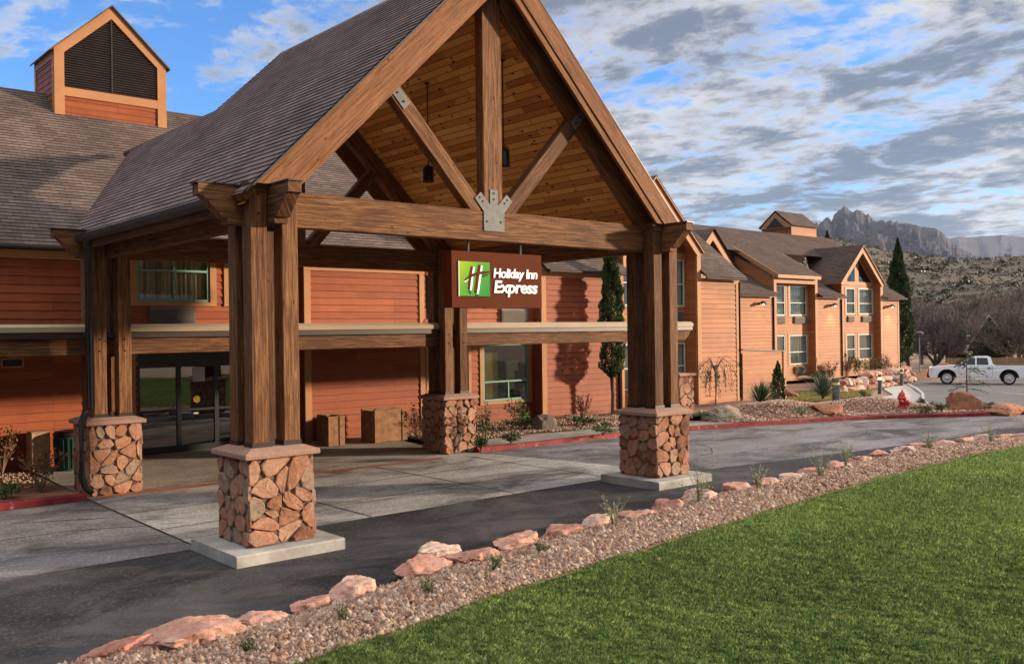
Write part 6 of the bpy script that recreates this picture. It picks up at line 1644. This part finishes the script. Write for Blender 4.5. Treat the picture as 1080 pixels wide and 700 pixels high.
# ------------------------------------------------------------------ pickup truck
def build_truck():
    ux, uy = math.cos(R(115)), math.sin(R(115)); tp = dp(1030.5, 400, 54.5); tz = gz(float(tp[0]), float(tp[1])) + .004
    t = thing('pickup_truck', 'white four door pickup truck parked side on beyond the red boulder', 'pickup truck', (float(tp[0]), float(tp[1]), tz), math.atan2(uy, ux))
    t.scale = (.95, .95, .96)
    # local: +x forward, +y left (towards the camera's far side is -y); wheels at +-1.68
    wb, R_ = 1.68, .375; HW = .90
    def arch(cx_, r, n=9): return [(cx_ + r * math.cos(math.pi * i / n), .42 + r * math.sin(math.pi * i / n) * .98) for i in range(n + 1)]
    low = [(2.62, .42), (2.70, .55), (2.68, .80), (2.60, .95), (2.40, 1.03), (1.35, 1.13), (1.18, 1.14), (-.90, 1.14), (-.92, 1.16), (-2.62, 1.16), (-2.66, 1.14), (-2.66, .50), (-2.62, .45)] 
    bot = [(p[0], p[1]) for p in arch(-wb, .46)[::-1]] + [(-wb + .5, .36), (wb - .5, .36)] + [(p[0], p[1]) for p in arch(wb, .46)[::-1]]
    prof = low + bot
    m = MB()
    def side(y, s):
        return [(x, y * (1 - (.05 if z > 1.0 else 0)), z) for x, z in prof]
    A, B = side(-HW, 0), side(HW, 0)
    # sides as ngons, skin between them
    m.face(A); m.face(B[::-1])
    for i in range(len(prof)):
        j = (i + 1) % len(prof); m.face([A[j], A[i], B[i], B[j]])
    body = m.build('truck_body', MT['white_paint'], t, True)
    # cab with sloping screens and tumblehome
    cab = [(1.22, 1.13), (.42, 1.60), (.25, 1.66), (-.55, 1.685), (-.72, 1.64), (-.86, 1.14)]
    m = MB(); yy = lambda z: HW * (.955 - .23 * max(0, z - 1.14) / .54)
    A = [(x, -yy(z), z) for x, z in cab]; B = [(x, yy(z), z) for x, z in cab]
    m.face(A); m.face(B[::-1])
    for i in range(len(cab)): j = (i + 1) % len(cab); m.face([A[j], A[i], B[i], B[j]])
    cb = m.build('cab', MT['white_paint'], t, True)
    def sidewin(pts, nm):
        m = MB()
        for s in (-1, 1):
            P = [(x, s * (yy(z) + .004), z) for x, z in pts]; m.face(P if s < 0 else P[::-1])
        return m.build(nm, MT['tint'], cb, True)
    sidewin([(.98, 1.19), (.12, 1.19), (.12, 1.60), (.32, 1.59), (.46, 1.54)], 'side_window'); sidewin([(.04, 1.19), (-.60, 1.19), (-.54, 1.60), (.04, 1.61)], 'side_window')
    m = MB(); P = [(1.17, -.74, 1.165), (1.17, .74, 1.165), (.44, .66, 1.597), (.44, -.66, 1.597)]; m.face([(a + .004, b, c + .006) for a, b, c in P]); m.build('windscreen', MT['tint'], cb, True)
    m = MB(); m.face([(-.865, .72, 1.2), (-.865, -.72, 1.2), (-.74, -.64, 1.58), (-.74, .64, 1.58)]); m.build('rear_window', MT['tint'], cb, True)
    # load bed recess
    m = MB(); m.box(-2.56, -.76, 1.155, -.98, .76, 1.168, .001); m.build('load_bed', MT['rubber'], body, True)
    for cx_ in (wb, -wb):
        m = MB(); m.prism([(cx_ + .452 * math.cos(math.pi * i / 12), -.64, .42 + .445 * math.sin(math.pi * i / 12)) for i in range(13)], (0, 1.28, 0)); m.build('wheel_well', MT['rubber'], body, True)
    for sgn, nm in ((-1, 'near'), (1, 'far')):
        s = sgn
        m = MB()
        for x in (1.02, -.02, -.80): m.box(x - .006, min(s * HW * 1.002, s * (HW - .01)), .46, x + .006, max(s * HW * 1.002, s * (HW - .01)), 1.12, .001)
        m.box(-.80, min(s * HW * 1.002, s * (HW - .01)), .455, 1.02, max(s * HW * 1.002, s * (HW - .01)), .467, .001); m.build('door_seam', MT['metal_dark'], body, True)
        for x in (.10, -.62):
            m = MB(); m.box(x - .10, min(s * HW, s * (HW + .03)), .98, x + .10, max(s * HW, s * (HW + .03)), 1.03, .01); m.build('door_handle', MT['black'], body, True)
        m = MB(); m.box(.92, min(s * .88, s * 1.08), 1.16, 1.06, max(s * .88, s * 1.08), 1.33, .03); m.build('wing_mirror', MT['black'], cb, True)
        for cx_ in (wb, -wb):
            w = MB(); w.lathe([(R_ - .11, -.12), (R_ - .02, -.115), (R_, -.08), (R_, .08), (R_ - .02, .115), (R_ - .11, .12)], (cx_, s * .79, R_), 28, 'y'); wh = w.build('wheel', MT['rubber'], t, True)
            w = MB(); w.lathe([(R_ - .105, s * .122), (R_ - .125, s * .145), (R_ - .15, s * .126), (.08, s * .128), (.07, s * .15), (0, s * .15)], (cx_, s * .79, R_), 24, 'y')
            for k in range(5):
                a = k * 1.2566; c_, s_ = math.cos(a), math.sin(a); w.beam((cx_ + c_ * .05, s * .93, R_ + s_ * .05), (cx_ + c_ * .23, s * .925, R_ + s_ * .23), .03, .03, (0, 1, 0), .008)
            w.build('rim', MT['rim'], wh, True)
            # black flare round the arch
            f = MB(); n = 12
            for i in range(n):
                a0, a1 = math.pi * i / n, math.pi * (i + 1) / n
                q = [(cx_ + r * math.cos(a), s * (HW + .012), .42 + r * .98 * math.sin(a)) for r, a in ((.455, a0), (.53, a0), (.53, a1), (.455, a1))]; f.prism(q, (0, -s * .05, 0))
            f.build('arch_flare', MT['rubber'], body, True)
        m = MB(); m.prism([(2.50, s * .62, .80), (2.685, s * .55, .80), (2.63, s * .80, .92), (2.50, s * .895, .92), (2.48, s * .905, .80)], (0, 0, .10)); m.build('headlight', MT['chrome'], body, True)
        m = MB(); m.box(-2.675, min(s * .72, s * .905), .78, -2.62, max(s * .72, s * .905), 1.08, .01); m.build('tail_light', MT['red_lamp'], body, True)
    m = MB(); m.prism([(2.62, -.90, .40), (2.62, .90, .40), (2.80, .72, .42), (2.80, -.72, .42)], (0, 0, .24)); m.prism([(2.2, -.915, .40), (2.62, -.915, .40), (2.62, -.915, .64), (2.28, -.915, .64)], (0, .05, 0)); m.build('front_bumper', MT['rubber'], t, True)
    m = MB(); m.box(2.66, -.5, .68, 2.715, .5, .90, .01); m.build('grille', MT['black'], body, True)
    m = MB(); m.box(-2.80, -.85, .46, -2.66, .85, .62, .02); m.build('rear_bumper', MT['chrome'], t, True)
    m = MB(); m.box(-2.1, -.8, .40, 2.3, .8, .46, .01); m.box(-2.3, -.7, .5, 2.4, .7, .75, .01); m.build('chassis', MT['rubber'], t, True)
    return t
build_truck()

# ------------------------------------------------------------------ trees, fence and buildings beyond the car park
def bare_tree_meshes(seed, h, wide=.75, depth=5):
    rg = random.Random(seed); tr, cr = MB(), MB()
    def grow(p, d, L, r, lev):
        segs = 3; pts = [p]; q = p.copy(); dd = d.copy(); rs = [r]
        for i in range(segs):
            dd = (dd + Vector((rg.gauss(0, .16), rg.gauss(0, .16), rg.gauss(.06, .10)))).normalized(); q = q + dd * L / segs; pts.append(q.copy()); rs.append(r * (1 - .28 * (i + 1) / segs))
        (tr if lev < 2 else cr).tube(pts, rs, 6 if lev < 2 else (4 if lev < 4 else 3), False)
        if lev >= depth: return
        nb = 4 if lev < 3 else 4
        for k in range(nb):
            f = rg.uniform(.35, 1.0) if k else 1.0; i = min(segs, max(1, int(f * segs + .5))); b = pts[i]
            a = rg.uniform(0, 6.283); sp = rg.uniform(.35, .95) * (.45 if k == 0 else 1) * wide / .75
            s1 = dd.cross(Vector((.3, .8, .2))).normalized(); s2 = dd.cross(s1)
            nd = (dd * math.cos(sp) + (s1 * math.cos(a) + s2 * math.sin(a)) * math.sin(sp) + Vector((0, 0, .12))).normalized()
            grow(b.copy(), nd, L * rg.uniform(.62, .80), max(rs[i] * (.74 if k == 0 else .58), .014), lev + 1)
    for k in range(rg.choice((1, 1, 2, 3))): grow(Vector((rg.uniform(-.2, .2), rg.uniform(-.2, .2), -.1)), Vector((rg.gauss(0, .18), rg.gauss(0, .18), 1)).normalized(), h * .32, h * .026, 0)
    return tr, cr
PROTO = []
for k, (h, wd, dep_) in enumerate(((6.2, .8, 5), (5.0, .95, 5), (7.4, .7, 5))):
    a, b = bare_tree_meshes(900 + k, h, wd, dep_); PROTO.append((a, b))
tree_specs = [(958, 74, 0, 1.05, 'reddish'), (972, 84, 2, .95, ''), (986, 78, 1, 1.15, ''), (1003, 74, 0, 1.1, 'dark'), (1022, 88, 2, 1.0, ''), (1032, 84, 1, .95, ''), (1050, 90, 0, 1.2, ''), (1063, 80, 2, .85, ''), (1076, 74, 1, 1.2, ''), (1092, 84, 0, 1.1, ''), (944, 92, 1, 1.1, ''), (995, 98, 2, 1.05, ''), (1012, 110, 1, 1.3, ''), (1044, 112, 2, 1.1, ''), (1072, 108, 0, 1.3, ''), (966, 104, 0, 1.15, ''), (1030, 126, 1, 1.4, ''), (1088, 124, 2, 1.3, '')]
tree_desc = ['bare grey tree right behind the tall dark cypress', 'bare tree just behind the lamp post top', 'wide bare tree above the dirt mound', 'dark forked bare tree above the truck windscreen', 'bare tree behind the thin conifer and truck cab', 'small wide bare tree between the thin conifer and the steep roof', 'bare tree rising behind the steep pointed roof', 'slim bare tree beside the steep pointed roof, towards the tailgate', 'wide bare tree above the truck bed', 'bare tree half cut by the frame edge',
    'bare tree between the tall dark cypress and the hotel', 'pale bare tree deep in the grove above the truck bonnet', 'pale bare tree at the back of the grove, middle of the car park fence', 'pale bare tree directly behind the steep pointed roof', 'pale spreading bare tree above the truck tailgate', 'pale bare tree at the back of the grove near the cypress', 'farthest pale bare tree at the foot of the hill', 'far pale bare tree behind the one cut by the frame edge']
made = {}
for (px, dd, k, sc, kind), lab in zip(tree_specs, tree_desc):
    p = dp(px, 395, dd); loc = (float(p[0]), float(p[1]), -.45 if dd < 100 else .2)
    t = thing('bare_tree', lab, 'tree', loc, (px * 1.7) % 6.28, 'leafless trees beyond the car park'); t.scale = (sc, sc, sc)
    if k not in made:
        a = PROTO[k][0].build('trunk', MT['bark'], t, True); b = PROTO[k][1].build('crown', MT['twig'], t, True); made[k] = (a, b)
    else:
        for s in made[k]:
            c = s.copy(); C.objects.link(c); c.parent = t
# thin conifer in front of the truck, with drooping sprays
def conifer():
    loc = gp(1020, 428, -.02); t = thing('young_conifer', 'thin young conifer with drooping sprays in front of the truck door', 'tree', (float(loc[0]), float(loc[1]), -.05)); rg = random.Random(3); rng = np.random.default_rng(3)
    m = MB(); m.tube([(0, 0, -.05), (.01, 0, .9), (0, .01, 1.9), (0, 0, 3.1)], [.034, .026, .016, .005], 6); m.build('trunk', MT['bark'], t, True)
    cen, dr = [], []
    for i in range(46):
        z = .45 + (i / 46) ** .9 * 2.5; L = (.95 * (1 - (z - .45) / 2.9) + .10) * (1 if z < 1.6 else .55) * rg.uniform(.7, 1.1); a = rg.uniform(0, 6.283)
        for f in np.linspace(.08, 1, 22): cen.append((math.cos(a) * L * f, math.sin(a) * L * f, z + .10 * f - .34 * L * f * f)); dr.append((math.cos(a), math.sin(a), -.8 * f))
    cen = np.array(cen); cen += rng.normal(0, .018, cen.shape); n = len(cen); foliage_np('crown', t, cen, np.array(dr) + rng.normal(0, .3, cen.shape), .12, .034, leaf_mat('conifer_needles', (.020, .045, .030), (.075, .12, .085)), rng.random(n))
conifer()
def fence():
    a, b = Vector((60.6, 17.6, -.55)), Vector((72, 8.2, -.55)); t = thing('board_fence', 'weathered brown board fence behind the pickup truck', 'fence', tuple(a)); d = (b - a); L = d.length; d.normalize(); rg = random.Random(5); m = MB(); n = int(L / .155)
    for i in range(n):
        p = a + d * (i * .155); h = 1.30 + rg.uniform(-.04, .03); m._t = rg.random(); m.beam(p, p + Vector((0, 0, h)), .14, .022, (d.y, -d.x, 0), .003)
    m.build('boards', MT['fence'], t)
    for z in (.3, 1.05):
        m = MB(); m.beam(a + Vector((.03, .05, z)), b + Vector((.03, .05, z)), .05, .09); m.build('rail', MT['fence'], t)
fence()
def mound():
    t = thing('dirt_mound', 'smooth heap of reddish dirt beside the truck bonnet', 'dirt heap', (55.2, 15.4, -.42)); rg = random.Random(1); m = MB(); m._s = True; n, k = 12, 40; V = [(0, 0, 1.05)]
    for i in range(1, n + 1):
        r = i / n
        for j in range(k):
            a = j * 6.283 / k; z = 1.05 * (1 - r) ** .9 * (1 + .10 * math.sin(3 * a)) + .05 * mnoise.noise(Vector((r * 4 * math.cos(a), r * 4 * math.sin(a), 2))) * (1 - r); V.append((2.9 * r * math.cos(a), 2.3 * r * math.sin(a), z - .03))
    F = [(0, 1 + j, 1 + (j + 1) % k) for j in range(k)] + [(1 + i * k + j, 1 + (i + 1) * k + j, 1 + (i + 1) * k + (j + 1) % k, 1 + i * k + (j + 1) % k) for i in range(n - 1) for j in range(k)]
    m.mesh(V, F); m.build('heap', MT['dirt'], t, True)
mound()
def lamp_post():
    p = dp(970, 392, 68); t = thing('lamp_post', 'thin grey lamp post standing behind the dirt heap', 'street lamp', (float(p[0]), float(p[1]), -.5)); m = MB(); m.tube([(0, 0, 0), (0, 0, 3.0)], [.05, .035], 8); m.build('pole', MT['steel'], t, True)
    m = MB(); m.lathe([(.04, 2.96), (.30, 3.0), (.30, 3.06), (.10, 3.16), (0, 3.17)], (0, 0, 0), 14); m.build('lamp_head', MT['steel'], t, True)
lamp_post()
def aframe():
    p = dp(1041, 392, 76); z0 = -.45; t = thing('steep_roofed_house', 'dark house with a steep pointed roof and pale rafters among the bare trees', 'house', (float(p[0]), float(p[1]), z0), YAW * -1 + .05)
    t.scale = (.70, .70, .70)
    m = MB(); m.prism([(-2.3, 0, 0), (2.3, 0, 0), (2.3, 0, 2.6), (0, 0, 5.9), (-2.3, 0, 2.6)], (0, 5, 0)); m.build('wall', plain('dark_house_wall', (.055, .045, .038), .9), t, True)
    for s in (-1, 1):
        m = MB(); m.prism([(0, -.5, 6.25), (s * 3.1, -.5, 1.75), (s * 3.1, -.5, 1.60), (0, -.5, 6.05)], (0, 6, 0)); m.build('roof', MT['shingle3'], t, True)
        m = MB(); m.beam((0, -.56, 6.16), (s * 3.1, -.56, 1.68), .08, .20, (0, -1, 0)); m.build('rafter', plain('pale_rafter', (.50, .40, .30), .7), t, True)
    m = MB(); m.box(-.7, -.03, .9, .7, -.005, 2.4, .003); m.build('window', MT['black'], t, True)
aframe()

# ------------------------------------------------------------------ hills and mountains
def hill():
    # a heightfield in distance and bearing
    cols = np.linspace(-700, 1500, 170); rows = np.concatenate([np.linspace(118, 420, 60), np.linspace(440, 900, 12)])
    el = lambda px: np.interp(px, [-700, 500, 700, 800, 850, 875, 930, 960, 1000, 1040, 1080, 1150, 1500], [70, 90, 100, 104, 100, 97, 83, 78, 74.5, 73, 72.5, 72, 60])
    V = []; 
    for r in rows:
        for px in cols:
            a = px - 540; p = CAM + (FW + RT * (a / FPX)) * r
            crest = el(px) / FPX * 400
            t = np.clip((r - 125) / (400 - 125), 0, 1); s = t ** .85
            h = crest * s + 3.0 * s
            nn = mnoise.noise(Vector((p[0] * .012, p[1] * .012, 3))) * 5 + mnoise.noise(Vector((p[0] * .035, p[1] * .035, 9))) * 2.2 + mnoise.noise(Vector((p[0] * .11, p[1] * .11, 5))) * .8
            h += nn * min(1, t * 3) * (1 - .55 * t)
            if r > 400: h -= (r - 400) * .10
            V.append((p[0], p[1], h - .5))
    m = len(cols); F = [(i * m + j, i * m + j + 1, (i + 1) * m + j + 1, (i + 1) * m + j) for i in range(len(rows) - 1) for j in range(m - 1)]
    mt, nt, b = newmat('sagebrush_hillside'); t = NT(nt); v = t.coord('Object')
    n1 = t.noise(v, .03, 7, .62); n2 = t.noise(v, .35, 6, .65); n3 = t.noise(v, 1.4, 5, .7)
    f = t.m('ADD', t.m('ADD', t.m('MULTIPLY', n1, .5), t.m('MULTIPLY', n2, .3)), t.m('MULTIPLY', n3, .2))
    col = t.ramp(f, [(.32, (.080, .068, .046)), (.45, (.125, .105, .070)), (.56, (.175, .138, .094)), (.70, (.23, .165, .115))])
    col = t.mix(t.m('MULTIPLY', t.ramp(n3, [(.60, (0, 0, 0)), (.70, (1, 1, 1))]), .40), col, (.34, .27, .21))
    t.link(col, b.inputs['Base Color']); b.inputs['Roughness'].default_value = .95; t.link(t.bump(t.m('ADD', n2, n3), 1.0, 1.5), b.inputs['Normal'])
    mb = MB(); mb._s = True; mb.mesh(V, F); mb.build('hill', mt, None, kind='structure')
    HV = np.array(V).reshape(len(rows), len(cols), 3)
    # brush and junipers scattered over it
    rng = np.random.default_rng(6); n = 6000
    i = rng.random(n) ** 1.0 * 58; px = rng.uniform(820, 1130, n); j = (px + 700) / 2200 * 169
    i0, j0 = i.astype(int), j.astype(int); fi, fj = (i - i0)[:, None], (j - j0)[:, None]
    P = HV[i0, j0] * (1 - fi) * (1 - fj) + HV[i0 + 1, j0] * fi * (1 - fj) + HV[i0, j0 + 1] * (1 - fi) * fj + HV[i0 + 1, j0 + 1] * fi * fj
    big = rng.random(n) < .045; s = np.where(big, rng.uniform(.8, 1.6, n), rng.uniform(.16, .62, n) ** 1.15); k = 26
    off = unit(rng.normal(size=(n, k, 3))) * (rng.random((n, k, 1)) ** .4) * s[:, None, None] * np.array([1, 1, .62]); off[..., 2] += s[:, None] * .45
    c = (P[:, None] + off).reshape(-1, 3); q = len(c); base = np.where(big, .10, rng.uniform(.25, .95, n))
    V2, F2, t2 = leaf_quads(c, rng.normal(size=(q, 3)), np.repeat(s * .75, k), np.repeat(s * .45, k), np.clip(np.repeat(base, k) + rng.normal(0, .12, q), 0, 1), rng)
    g = np_mesh('brush', V2, F2, t2, leaf_mat('desert_brush', (.058, .056, .034), (.135, .118, .076)), None, 'stuff'); tag(g, 'grey green desert brush dotting the hillside behind the hotel', 'brush')
    # pale boulders
    n = 350; i = rng.random(n) * 58; px = rng.uniform(820, 1130, n); j = (px + 700) / 2200 * 169; i0, j0 = i.astype(int), j.astype(int); P = HV[i0, j0]
    stones_np('hillside_rocks', P + np.array([0, 0, .2]), rng.uniform(.2, .7, n), rng, plain('hillside_rock', (.24, .17, .125), .95, var=.3, vs_=1), 'pale rocks scattered over the brushy hillside', 'rocks')
hill()
def mountains():
    prof = [(700, 250), (760, 246), (800, 244), (826, 246), (836, 243), (841, 236), (844, 230), (847.5, 235), (850, 233.5), (853.7, 227.4), (857, 232), (860, 235), (862, 232.6), (865, 234.5), (869, 231), (873, 227.4), (876, 229), (878.6, 231.7), (881, 226), (884.6, 220.6), (888, 218.5), (890, 219), (892.3, 213.6), (894.5, 217), (898, 220), (901, 222.5), (904, 220.5), (907, 219.3), (911, 221.5), (914, 225), (917, 223.5), (921, 229), (925, 232.6), (929, 231.2), (932, 231.5), (936, 233), (939.6, 233), (941, 229.5), (942.4, 233), (945.5, 234), (947, 231.5), (949, 234.5), (954, 235), (960, 235), (968, 237), (976, 238.5), (985, 239.5), (991, 242), (996, 246), (1000, 250), (1006, 256), (1014, 261), (1024, 267), (1040, 276), (1080, 290), (1200, 300)]
    px = np.array([p[0] for p in prof]); el = 343.8 - np.array([p[1] for p in prof]); rng = np.random.default_rng(2)
    xs = np.unique(np.concatenate([np.linspace(700, 830, 30), np.linspace(830, 1030, 260), np.linspace(1030, 1200, 30)]))
    e0 = np.interp(xs, px, el); e0 += np.array([mnoise.noise(Vector((x * .35, 1, 7))) * 1.6 + abs(mnoise.noise(Vector((x * .55, 9, 4)))) * 3.2 - .8 + mnoise.noise(Vector((x * 1.1, 4, 2))) * 1.1 for x in xs]) * (xs > 838)
    DIST = 3600.; rows = np.concatenate([[-.35, -.12, -.03], np.linspace(0, 1, 60)]); V = []
    for t in rows:
        for x, e in zip(xs, e0):
            r = DIST - 1500 * t; crest = e / FPX * DIST
            base = 30.
            if t < 0: h = crest * (1 + t * 2.2)
            else:
                soft = np.interp(x, px, el) / FPX * DIST
                k = t; f = (1 - k) ** 1.5; h = base + (crest - base) * f; w0 = CAM + (FW + RT * ((x - 540) / FPX)) * r; rg_ = 0; am = 1.0; fr = .0030
                for o_ in range(5):
                    rg_ += am * (.5 - abs(mnoise.noise(Vector((w0[0] * fr, w0[1] * fr, o_ * 7.3))))); am *= .55; fr *= 2.1
                h += (rg_ - .62) * 300 * min(1, k * 5) * (1 - k) ** .7
                h = min(h, crest * (1 - .05 * k) + 2) if k > 0 else crest
            p = CAM + (FW + RT * ((x - 540) / FPX)) * r; V.append((p[0], p[1], h + 3))
    m = len(xs); F = [(i * m + j, i * m + j + 1, (i + 1) * m + j + 1, (i + 1) * m + j) for i in range(len(rows) - 1) for j in range(m - 1)]
    mt, nt, b = newmat('haze_blue_cliffs'); t = NT(nt); v = t.coord('Object', (1, 1, 1)); n1 = t.noise(v, .0045, 8, .62); n2 = t.noise(t.coord('Object', (1, 1, 2.2)), .016, 8, .7)
    f = t.m('ADD', t.m('MULTIPLY', n1, .55), t.m('MULTIPLY', n2, .45)); col = t.ramp(f, [(.36, (.026, .029, .046)), (.47, (.052, .054, .080)), (.57, (.095, .068, .080)), (.68, (.15, .125, .14))])  # blue of the distant haze put into the rock colours
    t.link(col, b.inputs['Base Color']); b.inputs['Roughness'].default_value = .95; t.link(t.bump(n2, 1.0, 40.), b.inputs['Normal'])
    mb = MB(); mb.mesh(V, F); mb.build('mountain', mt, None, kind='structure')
    # farther flat-topped ridge
    xs = np.linspace(960, 1300, 120); V = []
    for t in (-.5, 0, .12, .3, .6, 1):
        for x in xs:
            e = np.interp(x, [960, 1000, 1006, 1012, 1022, 1040, 1055, 1058, 1066, 1080, 1140, 1300], [90, 91, 93, 94, 93.6, 94.5, 95, 96, 94, 92.5, 90, 84]) + mnoise.noise(Vector((x * .12, 2, 2))) * .8
            h = e / FPX * 7000 * (1 - max(t, 0)) ** .8 * (1 - .6 * max(-t, 0)); p = CAM + (FW + RT * ((x - 540) / FPX)) * (7000 - 2500 * t); V.append((p[0], p[1], h + 3 + 40 * mnoise.noise(Vector((x * .1, t * 5, 1))) * max(t, 0)))
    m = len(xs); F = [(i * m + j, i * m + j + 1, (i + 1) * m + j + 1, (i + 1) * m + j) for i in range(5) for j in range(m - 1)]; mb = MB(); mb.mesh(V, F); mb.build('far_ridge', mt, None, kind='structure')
mountains()

# ------------------------------------------------------------------ air
def build_haze():
    mb = MB(); x0, x1, y0, y1, z0, z1 = -4500, 9500, -4500, 9500, -6, 720
    v = [(x0, y0, z0), (x1, y0, z0), (x1, y1, z0), (x0, y1, z0), (x0, y0, z1), (x1, y0, z1), (x1, y1, z1), (x0, y1, z1)]
    mb.mesh(v, [(0, 3, 2, 1), (4, 5, 6, 7), (0, 1, 5, 4), (1, 2, 6, 5), (2, 3, 7, 6), (3, 0, 4, 7)])
    m = bpy.data.materials.new('pale_air'); m.use_nodes = True; nt = m.node_tree; nt.nodes.clear()
    out = nt.nodes.new('ShaderNodeOutputMaterial'); pv = nt.nodes.new('ShaderNodeVolumePrincipled')
    pv.inputs['Color'].default_value = (.62, .76, 1.0, 1); pv.inputs['Density'].default_value = .00003; pv.inputs['Anisotropy'].default_value = 0
    nt.links.new(pv.outputs[0], out.inputs['Volume'])
    o = mb.build('haze', m, None, kind='stuff')
build_haze()
